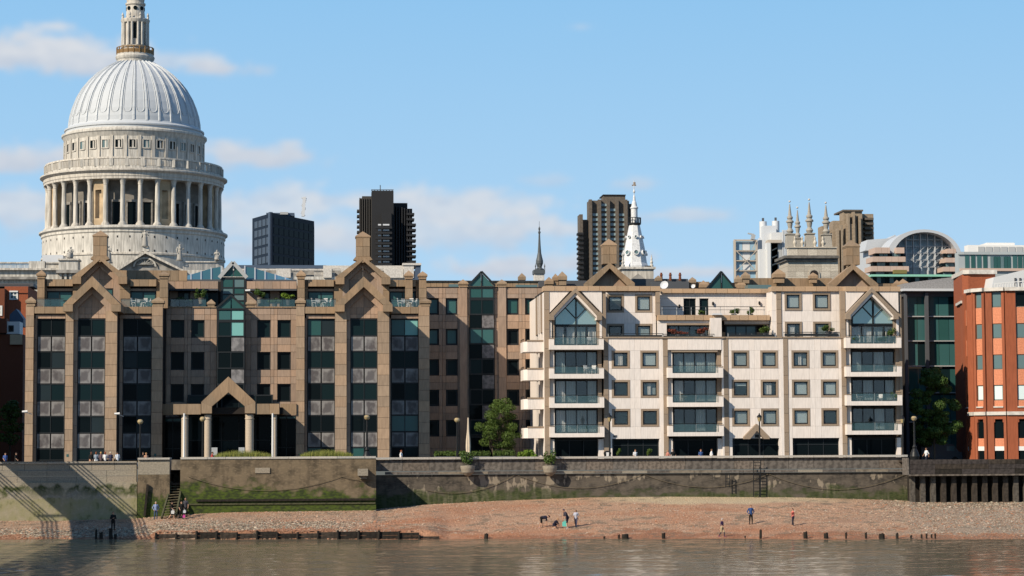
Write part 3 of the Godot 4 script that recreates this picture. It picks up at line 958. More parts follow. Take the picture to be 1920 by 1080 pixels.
func build_office() -> void:
	refs(425, 700)
	var D := 240.0     # gabled bays
	var S := 244.0     # bays either side of them
	var o := thing("office_building", "tan stone office block with pointed gables and tall dark glass bays", "building", Vector3(fx(425, D), YP, -D))
	# dark inner body
	var low := fy(866, D)
	for q in [[48, 304, 576, S + 0.75], [556, 804, 576, S + 0.75], [124, 218, 572, 240.75], [629, 729, 572, 240.75], [304, 556, 578, 249.7], [74, 310, 524, 248.2], [558, 796, 524, 248.2], [312, 556, 528, 255.2]]:
		pb(o, "inner_wall", M.core, q[0], q[2], q[1], 866, q[3], 264 - q[3])
	var dark := [[M.glass_dark, M.glass_dark], [M.glass_dark, M.glass_deep], [M.glass_deep, M.glass_deep], [M.glass_dark, M.glass_dark]]
	var mixed := [[M.glass_green, M.glass_deep], [M.glass_deep, M.glass_deep], [M.glass_dark, M.glass_deep], [M.glass_dark, M.glass_dark]]
	var bays := [[69, 122, dark], [145, 197, dark], [230, 284, dark], [576, 628, mixed], [657, 708, mixed], [733, 785, [[M.glass_teal, M.glass_pale], [M.glass_deep, M.glass_deep], [M.glass_dark, M.glass_deep], [M.glass_teal, M.glass_teal], [M.glass_dark, M.glass_dark]]]]
	for q in bays: glass_bay(o, q[0], q[1], (D if q[0] in [145, 657] else S) + 0.55, q[2])
	# piers
	for q in [[47, 62.5, 572], [122, 137, 583], [197, 219, 583], [284, 304.5, 572], [555, 571, 572], [628, 650, 583], [708, 730, 583], [785, 805.5, 572]]:
		panels(o, "pier_panel", M.pier, [q[0], q[1]], rows(q[2], 866, 20.1), [], D if q[2] == 583 else S, 0.75)
	for q in [[62.5, 69, S], [137, 145, D], [217, 230, S], [571, 576, S], [650, 657, D], [728, 733, S]]:
		panels(o, "jamb_panel", M.pink, [q[0], q[1]], rows(596, 866, 40.2), [], q[2] + 0.5, 0.3)
	# beams over the bays
	for q in [[62.5, 122], [219, 284], [571, 628], [730, 785]]:
		panels(o, "beam_panel", M.tan, rows(q[0], q[1], 20), [575, 588], [], S + 0.05, 0.7)
		panels(o, "lintel_panel", M.pink, rows(q[0] + 3, q[1], 30), [590, 597.5], [], S + 0.35, 0.4)
	# caps on the corner piers
	for q in [[46, 66, 556], [283, 307, 556], [553, 573, 557], [788, 809, 558]]:
		pyramid(o, "pier_cap", pick(M.tan), q[0], q[1], q[2], 564, 574, S - 0.15)
	# front gables
	for c in [171.3, 682.0]:
		gable(o, "gable_panel", M.tan, c, 518, 571, 584, 54.2, 36.2, 537.5, 571, D - 0.75, 5.0, 4)
		for s in [-1, 1]:
			pp(o, "gable_reveal_panel", pick(M.pink), [[c + s * 0.1, 534], [c + s * 39, 571], [c + s * 39, 600], [c + s * 26, 600], [c + s * 26, 576], [c + s * 0.1, 551]], D + 0.25, 0.5)
			pp(o, "tympanum_panel", pick(M.pink), [[c + s * 0.15, 551.2], [c + s * 26, 576], [c + s * 0.15, 576]], D + 0.6, 0.3)
			panels(o, "tympanum_panel", M.pink, [c + minf(s * 26, s * 13), c + maxf(s * 26, s * 13)], [576, 589, 597], [], D + 0.6, 0.3)
			panels(o, "tympanum_panel", M.pink, [c + minf(0, s * 13), c + maxf(0, s * 13)], [576, 589, 597], [], D + 0.6, 0.3)
	# set-back upper storey
	var E := 247.5
	for q in [[74, 86, 523, 580], [135, 152, 523, 580], [214, 243, 523, 580], [292, 300, 526, 580], [571, 577, 524, 580], [626, 648, 524, 580], [714, 730, 524, 580], [780, 788, 524, 580]]:
		panels(o, "upper_wall_panel", M.tan, [q[0], q[1]], rows(q[2], q[3], 20), [], E + 0.1, 0.6)
	for q in [[86, 135], [243, 292], [577, 626], [730, 780]]:
		panels(o, "upper_wall_panel", M.tan, rows(q[0], q[1], 17), [524, 537], [], E - 0.35, 0.9)
		panels(o, "lintel_panel", M.pink, [q[0], q[1]], [541, 546], [], E + 0.3, 0.4)
		window(o, q[0], 546, q[1], 576, E + 0.45, [0.5], [0.4], M.frame_dark, [M.glass_green, M.glass_teal, M.glass_teal, M.glass_teal], 0.09)
	panels(o, "parapet_panel", M.tan, rows(222, 350, 16), [507, 527], [], 251.0, 0.6)
	for q in [[66, 84, 506], [296, 316, 508], [555, 573, 505], [784, 802, 507], [758, 776, 505.5]]:
		panels(o, "pilaster_panel", M.tan, [q[0] + 2, q[1] - 2], [522, 540, 558, 578], [], E - 0.7, 0.9)
		pyramid(o, "pier_cap", pick(M.tan), q[0], q[1], q[2], 514.5, 522.2, E - 0.9)
	for c in [185.3, 680.5]:
		gable(o, "gable_panel", M.tan, c, 480.5, 519, 532.5, 51.5, 35.0, 487.5, 519.5, E - 0.9, 1.5, 4)
		for s in [-1, 1]:
			pp(o, "gable_reveal_panel", pick(M.pink), [[c + s * 0.1, 484], [c + s * 38, 519], [c + s * 38, 580], [c + s * 26, 580], [c + s * 26, 524], [c + s * 0.1, 500]], E + 0.1, 0.5)
			pp(o, "tympanum_panel", pick(M.pink), [[c + s * 0.15, 500.2], [c + s * 26, 524], [c + s * 0.15, 524]], E + 0.5, 0.3)
			panels(o, "tympanum_panel", M.pink, [c + minf(0, s * 26), c + maxf(0, s * 26)], [524, 541], [], E + 0.5, 0.3)
		window(o, c - 26, 541, c + 26, 580, E + 0.55, [0.5], [], M.frame_dark, [M.glass_teal], 0.09)
		panels(o, "chimney_panel", M.tan, [c - 13.2, c, c + 13.2], [444.5, 461.5, 480.2], [], E - 0.6, 1.45)
		pp(o, "chimney_foot", M.tan[1], [[c - 13.4, 480.3], [c + 13.4, 480.3], [c + 18, 486], [c, 492], [c - 18, 486]], E - 0.85, 1.6)
		pyramid(o, "chimney_cap", pick(M.tan), c - 14.5, c + 14.5, 431.5, 442.5, 445, E - 0.65, 0.95)
	# recessed middle with square windows
	var R := 249.0
	var vs := [577.0, 590, 600, 633, 646.5, 660, 693.5, 706.5, 720, 753.5, 768, 782]
	for us in [[304, 312, 320, 345, 351.5, 358, 383, 394, 406], [458, 470, 482, 507, 513.5, 520, 545, 556]]:
		var holes := []
		var hc := []
		for i in us.size() - 1:
			if us[i + 1] - us[i] == 25: hc.append(i)
		for i in hc:
			for j in [2, 5, 8]: holes.append([i, j])
		panels(o, "cladding_panel", M.pink, us, vs, holes, R, 0.5)
		for i in hc:
			for j in [2, 5, 8]:
				window(o, us[i], vs[j], us[i + 1], vs[j + 1], R + 0.28, [], [], M.frame_dark, [M.glass_dark if j > 2 else M.glass_deep], 0.08)
		panels(o, "terrace_coping", M.tan, rows(us[0], us[-1], 18), [574.5, 577], [], R - 0.12, 1.0)
	for q in [[387, 403], [460, 479]]:
		pyramid(o, "pier_cap", pick(M.tan), q[0], q[1], 560.5, 568, 575, R - 0.2)
	# set-back wall of the middle
	for q in [[311, 408], [462, 556]]:
		panels(o, "upper_wall_panel", M.pink, rows(q[0], q[1], 16), [527, 541.5], [], 253.5, 0.5)
		panels(o, "upper_wall_panel", M.pink, [q[0], q[0] + 22, q[0] + 44, q[0] + 62, q[1]], [545, 578], [[1, 0], [3, 0]], 254.3, 0.4)
		window(o, q[0] + 22, 548, q[0] + 44, 578, 254.5, [0.5], [], M.frame_dark, [M.glass_deep, M.glass_teal], 0.09)
		window(o, q[0] + 62, 548, q[1], 578, 254.5, [0.5], [], M.frame_dark, [M.glass_teal, M.glass_deep], 0.09)
		pb(o, "roof_slab", M.slate, q[0] - 4, 541.8, q[1], 544.6, 253.0, 3.0)
	# stair tower of glass: two pointed glass fronts, one behind the other
	var G := 247.6
	for s in [-1, 1]:
		var c := 433.0
		pp(o, "gable_pane", M.glass_green, [[c + s * 1.2, 557], [c + s * 25.5, 578.5], [c + s * 1.2, 578.5]], G + 0.05, 0.05)
		var b := MB.new()
		b.bar(at(c, 553.5, G), at(c + s * 27.5, 578, G), 0.22, Vector3(0, 0, 1))
		b.bar(at(c + s * 27, 579.5, G), at(c, 579.5, G), 0.16, Vector3(0, 0, 1))
		part(o, "gable_rafter", b.mesh(), M.frame_dark, Vector3.ZERO)
		pp(o, "gable_pane", M.glass_green, [[437 + s * 1.0, 497], [437 + s * 22, 518.5], [437 + s * 1.0, 518.5]], 255.05, 0.05)
		b = MB.new()
		b.bar(at(437, 491.5, 254.9), at(437 + s * 26, 521, 254.9), 0.42, Vector3(0, 0, 1))
		part(o, "gable_rafter", b.mesh(), M.grey_metal, Vector3.ZERO)
	var tower := [[M.glass_teal, M.glass_pale], [M.glass_deep, M.glass_pale], [M.glass_dark, M.glass_dark], [M.glass_dark, M.glass_dark], [M.glass_deep, M.glass_deep], [M.glass_dark, M.glass_dark]]
	var tv := [580, 602, 632, 659, 692, 719, 740]
	for i in tv.size() - 1:
		if i in [2, 4]:
			pb(o, "spandrel_panel", M.glass_dark, 408, tv[i], 432, tv[i + 1] - 0.6, G + 0.05, 0.06)
			pb(o, "spandrel_panel", M.spandrel, 433.5, tv[i] + 1, 457.5, tv[i + 1] - 0.6, G + 0.05, 0.06)
		else:
			window(o, 407, tv[i], 458.5, tv[i + 1] - 0.3, G, [0.5], [], M.frame_dark, tower[i % tower.size()], 0.09)
	pb(o, "tower_side", M.frame_dark, 406.5, 580, 408, 784, G + 0.1, 2.2)
	pb(o, "tower_side", M.frame_dark, 457.5, 580, 459, 784, G + 0.1, 2.2)
	window(o, 413, 519.5, 461, 575, 254.9, [0.5], [0.2, 0.42, 0.64], M.frame_dark, [M.glass_green, M.glass_green, M.glass_teal, M.glass_slate, M.glass_slate, M.glass_green, M.glass_green, M.glass_slate], 0.16)
	# glazed roof slopes behind it
	for s in [-1, 1]:
		var base := 437.0
		for k in 5:
			var t0 := 22.0 + k * 19
			var t1 := t0 + 18.2
			var y0 := 500.0 + maxf(0, (t0 - 30)) * 0.3
			var y1 := 500.0 + maxf(0, (t1 - 30)) * 0.3
			var b := MB.new()
			var a := [at(base + s * t0, 527, 255.5), at(base + s * t1, 527, 255.5), at(base + s * t1, y1 , 261), at(base + s * t0, y0, 261)]
			var nn: Vector3 = (a[1] - a[0]).cross(a[3] - a[0]).normalized()
			if nn.z < 0: nn = -nn
			b.quad(a[0], a[1], a[2], a[3], nn)
			b.quad(a[0] - nn * 0.08, a[1] - nn * 0.08, a[2] - nn * 0.08, a[3] - nn * 0.08, -nn)
			part(o, "roof_pane", b.mesh(), M.glass_green, Vector3.ZERO)
			b = MB.new()
			b.bar(a[0] + nn * 0.05, a[3] + nn * 0.05, 0.14)
			part(o, "roof_bar", b.mesh(), M.grey_metal, Vector3.ZERO)
	pb(o, "roof_kerb", M.slate, 350, 524, 556, 528, 255.2, 0.4)
	# glass balustrades of the terraces
	for q in [[68, 118, S + 0.4], [226, 284, S + 0.4], [311, 386, R + 0.4], [481, 553, R + 0.4], [574, 630, S + 0.4], [734, 787, S + 0.4]]:
		var n := maxi(2, int((q[1] - q[0]) / 24))
		for i in n:
			pb(o, "balustrade_pane", M.balustrade_glass, lerpf(q[0], q[1], float(i) / n) + 0.3, 561.5, lerpf(q[0], q[1], (i + 1.0) / n) - 0.3, 575, q[2], 0.03)
			pb(o, "balustrade_post", M.frame_dark, lerpf(q[0], q[1], float(i) / n) - 0.5, 560, lerpf(q[0], q[1], float(i) / n) + 0.5, 575.5, q[2] + 0.04, 0.05)
		pb(o, "handrail", M.frame_dark, q[0], 560, q[1], 561.3, q[2] - 0.02, 0.06)
	# entrance porch with a pointed hood on round columns
	var P := 238.2
	gable(o, "porch_gable_panel", M.tan, 428.3, 706, 753.5, 775, 50.5, 31, 735.5, 762, P, 1.2, 3)
	for q in [[325, 377, 757], [479, 524, 757]]:
		panels(o, "porch_beam_panel", M.tan, rows(q[0], q[1], 26), [q[2], 777], [], P + 0.15, 1.0)
	panels(o, "porch_beam_panel", M.tan, rows(526, 556, 26), [757, 778], [], 243.8, 0.9)
	panels(o, "porch_beam_panel", M.tan, [304, 325], [757, 778], [], 246.0, 0.9)
	pb(o, "porch_roof", M.core, 326, 764, 530, 776, P + 1.2, 10.0)
	for q in [[340, 353, 0], [383, 396, 0], [460, 476, 0], [511, 519, 0]]:
		var r: float = (fx(q[1], P) - fx(q[0], P)) / 2
		var c := Vector3((fx(q[0], P) + fx(q[1], P)) / 2, YP, -P - 0.7)
		var h := fy(777, P) - YP
		var b := MB.new()
		b.lathe([Vector2(r * 1.12, 0), Vector2(r * 1.12, 0.25), Vector2(r, 0.35), Vector2(r, h - 0.55), Vector2(r * 1.1, h - 0.5), Vector2(r * 1.1, h - 0.4), Vector2(r, h - 0.35), Vector2(r * 1.05, h - 0.02), Vector2(0.01, h - 0.02)], 20)
		part(o, "porch_column", b.mesh(), M.porch_stone, c)
	window(o, 304, 782, 345, 866, 248.6, [0.5], [0.3, 0.9], M.frame_dark, [M.glass_dark, M.glass_dark, M.glass_dark, M.glass_dark, M.glass_green, M.glass_green], 0.1)
	window(o, 352, 740, 512, 866, 248.4, [0.2, 0.4, 0.6, 0.8], [0.32, 0.68], M.frame_dark, [M.glass_dark, M.glass_dark, M.glass_deep, M.glass_dark, M.glass_dark, M.glass_deep, M.glass_dark, M.glass_dark], 0.1, "entrance_screen")
	window(o, 519, 779, 556, 866, 248.6, [0.5], [0.3, 0.92], M.frame_dark, [M.glass_dark, M.glass_dark, M.glass_dark, M.glass_dark, M.glass_green, M.glass_teal], 0.1)
	for q in [[126, 0], [290, 0], [560, 0]]:
		pb(o, "wall_plaque", M.glass_teal, q[0], 850, q[0] + 4, 855, (D if q[0] == 126 else S) - 0.02, 0.03)

# ---------- the wing between office and flats ----------
func build_link() -> void:
	refs(900, 650)
	var D := 257.0
	var o := thing("office_wing", "shaded tan stone office wing set back between the gabled block and the flats", "building", Vector3(fx(900, D), YP, -D))
	pb(o, "inner_wall", M.core, 785, 538, 1040, 866, D + 0.7, 10)
	var us := [786, 800, 823, 829.5, 836, 858, 868, 880]
	var us2 := [927.5, 938, 950, 973, 979, 985, 1008, 1030]
	var vs := [540.0, 551, 559, 590, 603, 616.5, 647, 660, 673.5, 704, 717, 730.5, 761, 774, 787.5, 818, 840, 866]
	for uu in [us, us2]:
		var hc := []
		for i in uu.size() - 1:
			if uu[i + 1] - uu[i] in [22, 23]: hc.append(i)
		var holes := []
		for i in hc:
			for j in [2, 5, 8, 11, 14]: holes.append([i, j])
		panels(o, "cladding_panel", M.pink, uu, vs, holes, D, 0.6)
		for i in hc:
			for j in [2, 5, 8, 11, 14]:
				window(o, uu[i], vs[j], uu[i + 1], vs[j + 1], D + 0.3, [], [], M.frame_dark, [[M.glass_teal, M.glass_teal, M.glass_deep, M.glass_dark, M.glass_dark][[2, 5, 8, 11, 14].find(j)] if i < 5 and uu == us else [M.glass_green, M.glass_dark][0 if j == 2 else 1]], 0.12)
	for q in [[860, 878], [933, 951]]:
		panels(o, "pilaster_panel", M.pink, [q[0] + 1.5, q[1] - 1.5], rows(537, 866, 57), [], D - 0.15, 0.4)
		pyramid(o, "pier_cap", pick(M.tan), q[0], q[1], 523, 530, 538, D - 0.35)
	# glass stair front with pointed head
	var G := D - 0.3
	for s in [-1, 1]:
		pp(o, "gable_pane", M.glass_teal, [[903 + s * 0.8, 512.5], [903 + s * 23, 536.5], [903 + s * 0.8, 536.5]], G + 0.05, 0.05)
		var b := MB.new()
		b.bar(at(903, 509, G), at(903 + s * 25.5, 536, G), 0.22, Vector3(0, 0, 1))
		b.bar(at(903, 538, G), at(903 + s * 25, 538, G), 0.14, Vector3(0, 0, 1))
		part(o, "gable_rafter", b.mesh(), M.frame_dark, Vector3.ZERO)
	var b2 := MB.new()
	b2.bar(at(903, 509, G), at(903, 538, G), 0.12, Vector3(0, 0, 1))
	part(o, "gable_post", b2.mesh(), M.frame_dark, Vector3.ZERO)
	var tv := [539, 560.5, 591, 615, 646, 672, 703, 729, 760, 786, 817]
	var shades := [[M.glass_green, M.glass_teal], [M.glass_deep, M.glass_deep], [], [M.glass_teal, M.glass_teal], [], [M.glass_deep, M.glass_dark], [], [M.glass_dark, M.glass_dark], [], [M.glass_deep, M.glass_deep]]
	for i in tv.size() - 1:
		if shades[i].is_empty():
			pb(o, "spandrel_panel", M.glass_dark, 881, tv[i], 903, tv[i + 1] - 0.5, G + 0.05, 0.06)
			pb(o, "spandrel_panel", M.spandrel_b, 904, tv[i] + 0.5, 926.5, tv[i + 1] - 0.5, G + 0.05, 0.06)
		else:
			window(o, 880, tv[i], 927.5, tv[i + 1] - 0.3, G, [0.5], [], M.frame_dark, shades[i], 0.1)
	window(o, 880, 818, 927, 866, G, [0.5], [0.4], M.frame_dark, [M.glass_dark], 0.1)
	# attic wall set further back
	panels(o, "attic_panel", M.tan, rows(797, 1010, 11), [527, 541], [], 262.0, 0.8)
	pb(o, "attic_coping", M.slate, 796, 526, 1012, 527.4, 261.8, 1.2)
	pb(o, "skylight", M.glass_slate, 968, 534, 1008, 541, 260.5, 1.0)
	pb(o, "skylight", M.glass_slate, 842, 533, 860, 540, 260.5, 1.0)

# ---------- cream riverside flats ----------
func square_window(o: Node, u0: float, v0: float, u1: float, v1: float, d: float, dress: int) -> void:   # brown stone surround, dark frame, something behind the glass
	var xa := fx(u0, d)
	var xb := fx(u1, d)
	var ya := fy(v1, d)
	var yb := fy(v0, d)
	var w := 0.22
	var b := MB.new()
	b.box(Vector3(0, 0, 0.03), Vector3(w, yb - ya, -0.3))
	b.box(Vector3(xb - xa - w, 0, 0.03), Vector3(xb - xa, yb - ya, -0.3))
	b.box(Vector3(w, yb - ya - w, 0.027), Vector3(xb - xa - w, yb - ya, -0.3))
	b.box(Vector3(w, 0, 0.027), Vector3(xb - xa - w, w, -0.3))
	part(o, "window_surround", b.mesh(), pick(M.brown_trim), Vector3(xa, ya, -d))
	var q := w / mpp(d)
	var f := window(o, u0 + q, v0 + q, u1 - q, v1 - q, d + 0.16, [], [], M.frame_dark, [M.clear_glass], 0.08)
	dress_window(f, u0 + q, v0 + q, u1 - q, v1 - q, d + 0.16, dress)
func dress_window(f: Node, u0: float, v0: float, u1: float, v1: float, d: float, dress: int) -> void:
	match dress:
		1: pb(f, "blind", M.blind, u0 + 2, v0 + 2, u1 - 2, v1 - 2.5, d + 0.12, 0.02)
		2: pb(f, "blind", M.blind, u0 + 2, v0 + 2, u1 - 2, lerpf(v0, v1, 0.3), d + 0.12, 0.02)
		3:
			drape(f, M.curtain, u0 + 2, u0 + (u1 - u0) * 0.62, v0 + 2, v1 - 2, d + 0.18)
		4: pb(f, "blind", M.curtain_grey, u0 + 2, v0 + 2, u1 - 2, v1 - 2.5, d + 0.14, 0.02)
		5:
			pb(f, "blind", M.curtain_grey, u0 + 2, v0 + 2, u1 - 2, v1 - 2.5, d + 0.4, 0.02)
			drape(f, M.curtain, u0 + (u1 - u0) * 0.35, u0 + (u1 - u0) * 0.6, v0 + 2, v1 - 2, d + 0.25)
func drape(f: Node, m: Material, u0: float, u1: float, v0: float, v1: float, d: float) -> void:   # a pleated curtain
	var a := Vector3(fx(u0, d), fy(v1, d), -d)
	var w := fx(u1, d) - a.x
	var h := fy(v0, d) - a.y
	var n := maxi(4, int(w / 0.09))
	var b := MB.new()
	for i in n:
		var p := Vector3(w * i / n, 0, 0.05 if i % 2 else -0.02)
		var q := Vector3(w * (i + 1) / n, 0, -0.02 if i % 2 else 0.05)
		var up := Vector3(0, h, 0)
		b.face(p, q, q + up, Vector3(0, 0, 1))
		b.face(p, q + up, p + up, Vector3(0, 0, 1))
	part(f, "curtain", b.mesh(), m, a)
func balcony(o: Node, u0: float, u1: float, side_v: float, top_v: float, bot_v: float, d: float) -> void:   # cream tray with raised ends, glass between
	var s := part(o, "balcony", box(fx(u1, d) - fx(u0, d), fy(top_v, d) - fy(bot_v, d), 1.9), pick(M.cream), Vector3((fx(u0, d) + fx(u1, d)) / 2, (fy(top_v, d) + fy(bot_v, d)) / 2, -d - 0.95))
	pb(s, "balcony_end", M.cream[1], u0, side_v, u0 + 8.5, top_v, d, 1.7)
	pb(s, "balcony_end", M.cream[2], u1 - 8.5, side_v, u1, top_v, d, 1.7)
	pb(s, "end_coping", M.brown_trim[1], u0 - 0.3, side_v - 1.6, u0 + 8.8, side_v, d - 0.04, 1.7)
	pb(s, "end_coping", M.brown_trim[2], u1 - 8.8, side_v - 1.6, u1 + 0.3, side_v, d - 0.04, 1.7)
	for i in 2:
		pb(s, "balustrade_pane", M.balustrade_glass, lerpf(u0 + 9, u1 - 9, i / 2.0) + 0.3, side_v - 2.0, lerpf(u0 + 9, u1 - 9, (i + 1) / 2.0) - 0.3, top_v - 0.6, d + 0.1, 0.02)
	pb(s, "handrail", M.frame_dark, u0 + 2, side_v - 4.2, u1 - 2, side_v - 3.2, d + 0.08, 0.06)
	pb(s, "balustrade_post", M.grey_metal, (u0 + u1) / 2 - 0.5, side_v - 4, (u0 + u1) / 2 + 0.5, top_v, d + 0.13, 0.05)
func attic_gable(o: Node, c: float, dv: float, d: float) -> void:   # tall pointed window with a stone hood
	for s in [-1, 1]:
		pp(o, "gable_panel", pick(M.brown_trim), [[c + s * 0.1, 541 + dv], [c + s * 26, 567 + dv], [c + s * 22, 571.5 + dv], [c + s * 0.1, 549 + dv]], d - 0.75, 1.6)
		pp(o, "gable_panel", pick(M.brown_trim), [[c + s * 26.2, 567.2 + dv], [c + s * 49.5, 590.5 + dv], [c + s * 49.5, 600 + dv], [c + s * 40.5, 600 + dv], [c + s * 40.5, 592 + dv], [c + s * 22.2, 571.7 + dv]], d - 0.75, 1.6)
		pp(o, "gable_reveal", pick(M.cream), [[c + s * 0.1, 549 + dv], [c + s * 42, 592 + dv], [c + s * 42, 600 + dv], [c + s * 39, 600 + dv], [c + s * 39, 596 + dv], [c + s * 0.1, 556 + dv]], d - 0.55, 1.5)
		panels(o, "jamb_panel", M.brown_trim, [c + minf(s * 39.5, s * 45), c + maxf(s * 39.5, s * 45)], [600 + dv, 622 + dv, 647 + dv], [], d + 0.2, 0.5)
		panels(o, "cladding_panel", M.cream, [c + minf(s * 45, s * 49.5), c + maxf(s * 45, s * 49.5)], [600 + dv, 622 + dv, 647 + dv], [], d + 0.05, 0.5, 0.006)
		pp(o, "cladding_panel", pick(M.cream), [[c + s * 10, 545.5 + dv], [c + s * 49.5, 545.5 + dv], [c + s * 49.5, 587 + dv]], d, 0.5)
		pp(o, "gable_pane", M.coated_glass, [[c + s * 0.5, 557 + dv], [c + s * 39, 595 + dv], [c + s * 39, 608 + dv], [c + s * 0.5, 608 + dv]], d + 0.55, 0.02)
		pp(o, "added_sky_sheet", M.blind, [[c + s * 2, 561 + dv], [c + s * 37, 596 + dv], [c + s * 2, 596 + dv]], d + 0.62, 0.02)  # pale sheet added behind the glass to imitate reflected sky
		drape(o, M.curtain_grey, c + minf(s * 3, s * 37), c + maxf(s * 3, s * 37), 597 + dv, 608 + dv, d + 1.2)
	var b := MB.new()
	for q in [[0, 556, -39.5, 596], [0, 556, 39.5, 596], [0, 556, 0, 609], [-20, 577, -1, 597], [20, 577, 1, 597], [-39.5, 609.5, 39.5, 609.5], [-39.3, 596, -39.3, 610], [39.3, 596, 39.3, 610]]:
		b.bar(at(c + q[0], q[1] + dv, d + 0.5), at(c + q[2], q[3] + dv, d + 0.5), 0.14 if q[0] == q[2] or absf(q[0]) != 20 else 0.10, Vector3(0, 0, 1))
	part(o, "gable_frame", b.mesh(), M.frame_dark, Vector3.ZERO)
func build_flats() -> void:
	refs(1355, 700)
	var D := 240.0
	var o := thing("flats", "cream stone riverside flats with brown trim, stacked balconies and pointed attic windows", "building", Vector3(fx(1355, D), YP, -D))
	# inner bodies: rooms' back walls, floors and roofs
	for q in [[1022, 1690, 633, 866, 243.4, 14], [1023, 1136, 543, 633, 243.4, 12], [1138, 1440, 600, 633, 246.6, 10], [1138, 1240, 545, 600, 246.5, 10], [1240, 1455, 549, 600, 248.5, 8], [1452, 1590, 543, 633, 244.5, 12], [1588, 1690, 543, 633, 243.4, 12]]:
		pb(o, "inner_wall", M.room, q[0], q[2], q[1], q[3], q[4], q[5])
	for v in [657, 710.5, 764.5, 819.5]: pb(o, "floor_slab", M.room, 1024, v, 1688, v + 3, 240.6, 3.0)
	# corner and dividing piers
	for q in [[1021.5, 1031, 545], [1132, 1141, 632], [1243.5, 1252.5, 632], [1357, 1366, 632], [1469, 1478, 632], [1578, 1587, 545]]:
		panels(o, "pier_panel", M.brown_trim, [q[0], q[1]], rows(q[2], 866, 36), [], D - 0.06, 0.6)
	pb(o, "return_panel", M.cream[2], 1463, 634, 1469, 866, D - 0.02, 0.5)
	pb(o, "return_panel", M.cream[1], 1353.5, 634, 1357, 866, D - 0.02, 0.5)
	pb(o, "return_panel", M.cream[1], 1238.5, 634, 1243.5, 866, D - 0.02, 0.5)
	pb(o, "end_wall", M.brown_trim[0], 1687, 545, 1692, 866, D + 0.2, 12)
	# window walls
	var vs := [634.5, 657, 690.5, 712, 745.5, 766, 799.5, 822, 866]
	var dress := [3, 0, 0, 1, 5, 0, 4, 2, 4, 4, 3, 4, 5, 1, 1, 4, 1, 0]
	var k := 0
	for us in [[1141, 1147, 1181, 1190, 1201, 1235, 1238.5], [1366, 1372, 1405, 1415, 1426, 1459, 1463], [1478, 1484.5, 1518, 1528, 1539, 1572, 1578]]:
		var holes := []
		for i in [1, 4]:
			for j in [1, 3, 5]:
				holes.append([i, j])
				square_window(o, us[i], vs[j], us[i + 1], vs[j + 1], D, dress[k % dress.size()])
				k += 1
		for i in range(1, 5): holes.append([i, 7])
		panels(o, "cladding_panel", M.cream, us, vs, holes, D, 0.45, 0.006)
		window(o, us[1] + 1, 822, us[5] - 1, 866, D + 0.45, [0.33, 0.66], [0.72], M.frame_dark, [M.glass_dark], 0.08, "shop_front")
		panels(o, "terrace_coping", M.brown_trim, rows(us[0] - 9, us[-1] + 5, 26), [631, 634.5], [], D - 0.12, 0.9)
	# balcony bays
	var curtains := [[4, 0, 0, 4], [3, 4, 0, 4], [3, 4, 4, 4], [4, 4, 4, 4], [3, 0, 4, 4], [0, 0, 4, 0], [4, 0, 4, 0], [0, 4, 0, 4], [0, 0, 4, 0]]
	k = 0
	for q in [[1031, 1132.5, 0.0, true], [1252.5, 1356, -1.0, false], [1587, 1691, -2.5, true]]:
		var dv: float = q[2]
		var slabs := [[635, 647, 655], [689.5, 700.5, 709], [743.5, 755.5, 763.5], [798.5, 811, 818.5]]
		for i in 4:
			var s: Array = slabs[i]
			if i > 0 or q[3]: balcony(o, q[0], q[1], s[0] + dv, s[1] + dv, s[2] + dv, D - 1.1)
			if i < 3:
				var t: float = s[2] + dv + 2.6
				var e: float = slabs[i + 1][1] + dv
				if i == 0 and not q[3]: t = 660
				var f := window(o, q[0] + 9, t, q[1] - 12, e, D + 0.85, [0.25, 0.5, 0.75], [], M.frame_dark, [M.clear_glass], 0.09)
				for c in 4:
					var a := lerpf(q[0] + 9, q[1] - 12, c / 4.0) + 1
					var z := lerpf(q[0] + 9, q[1] - 12, (c + 1) / 4.0) - 1
					var cu: int = curtains[k % curtains.size()][c]
					if cu: drape(f, M.curtain if cu == 3 else M.curtain_grey, a, z, t + 2, e - 1, D + 1.02)
				k += 1
				panels(o, "jamb_panel", M.cream, [q[0], q[0] + 8.5], [t - 4, e], [], D + 0.3, 0.6)
				panels(o, "jamb_panel", M.brown_trim, [q[1] - 11.5, q[1] - 4], [t - 4, e], [], D + 0.3, 0.6)
			else:
				window(o, q[0] + 9, 823, q[1] - 12, 866, D + 0.85, [0.33, 0.66], [], M.frame_dark, [M.glass_dark], 0.09, "shop_front")
				panels(o, "jamb_panel", M.cream, [q[0], q[0] + 8], [822, 866], [], D + 0.2, 0.6)
				panels(o, "jamb_panel", M.cream, [q[1] - 11.5, q[1] - 1], [822, 866], [], D + 0.2, 0.6)
		if q[3]:
			attic_gable(o, (q[0] + q[1]) / 2 - 1.8, 0.0 if q[0] < 1100 else -1.5, D)
			var f := window(o, q[0] + 9, 610, q[1] - 12, 647 + dv, D + 0.5, [0.25, 0.5, 0.75], [], M.frame_dark, [M.clear_glass], 0.09)
			for c in 4: drape(f, M.curtain if c != 2 else M.curtain_grey, lerpf(q[0] + 9, q[1] - 12, c / 4.0) + 3, lerpf(q[0] + 9, q[1] - 12, (c + 1) / 4.0) - 3, 613, 646 + dv, D + 1.0)
		else:
			panels(o, "cladding_panel", M.cream, [1252.5, 1290, 1325, 1353.5], [634.5, 656], [], D - 0.1, 0.5, 0.006)
			panels(o, "terrace_coping", M.brown_trim, [1240, 1270, 1300, 1330, 1360], [631, 634.5], [], D - 0.2, 0.9)
			pb(o, "window_head", M.brown_trim[2], 1259, 656, 1346, 660, D - 0.02, 0.8)
	# attic walls and windows
	pb(o, "pier_panel", M.brown_trim[1], 1128, 546, 1137, 632, D + 0.1, 3.0)
	var A := 243.2
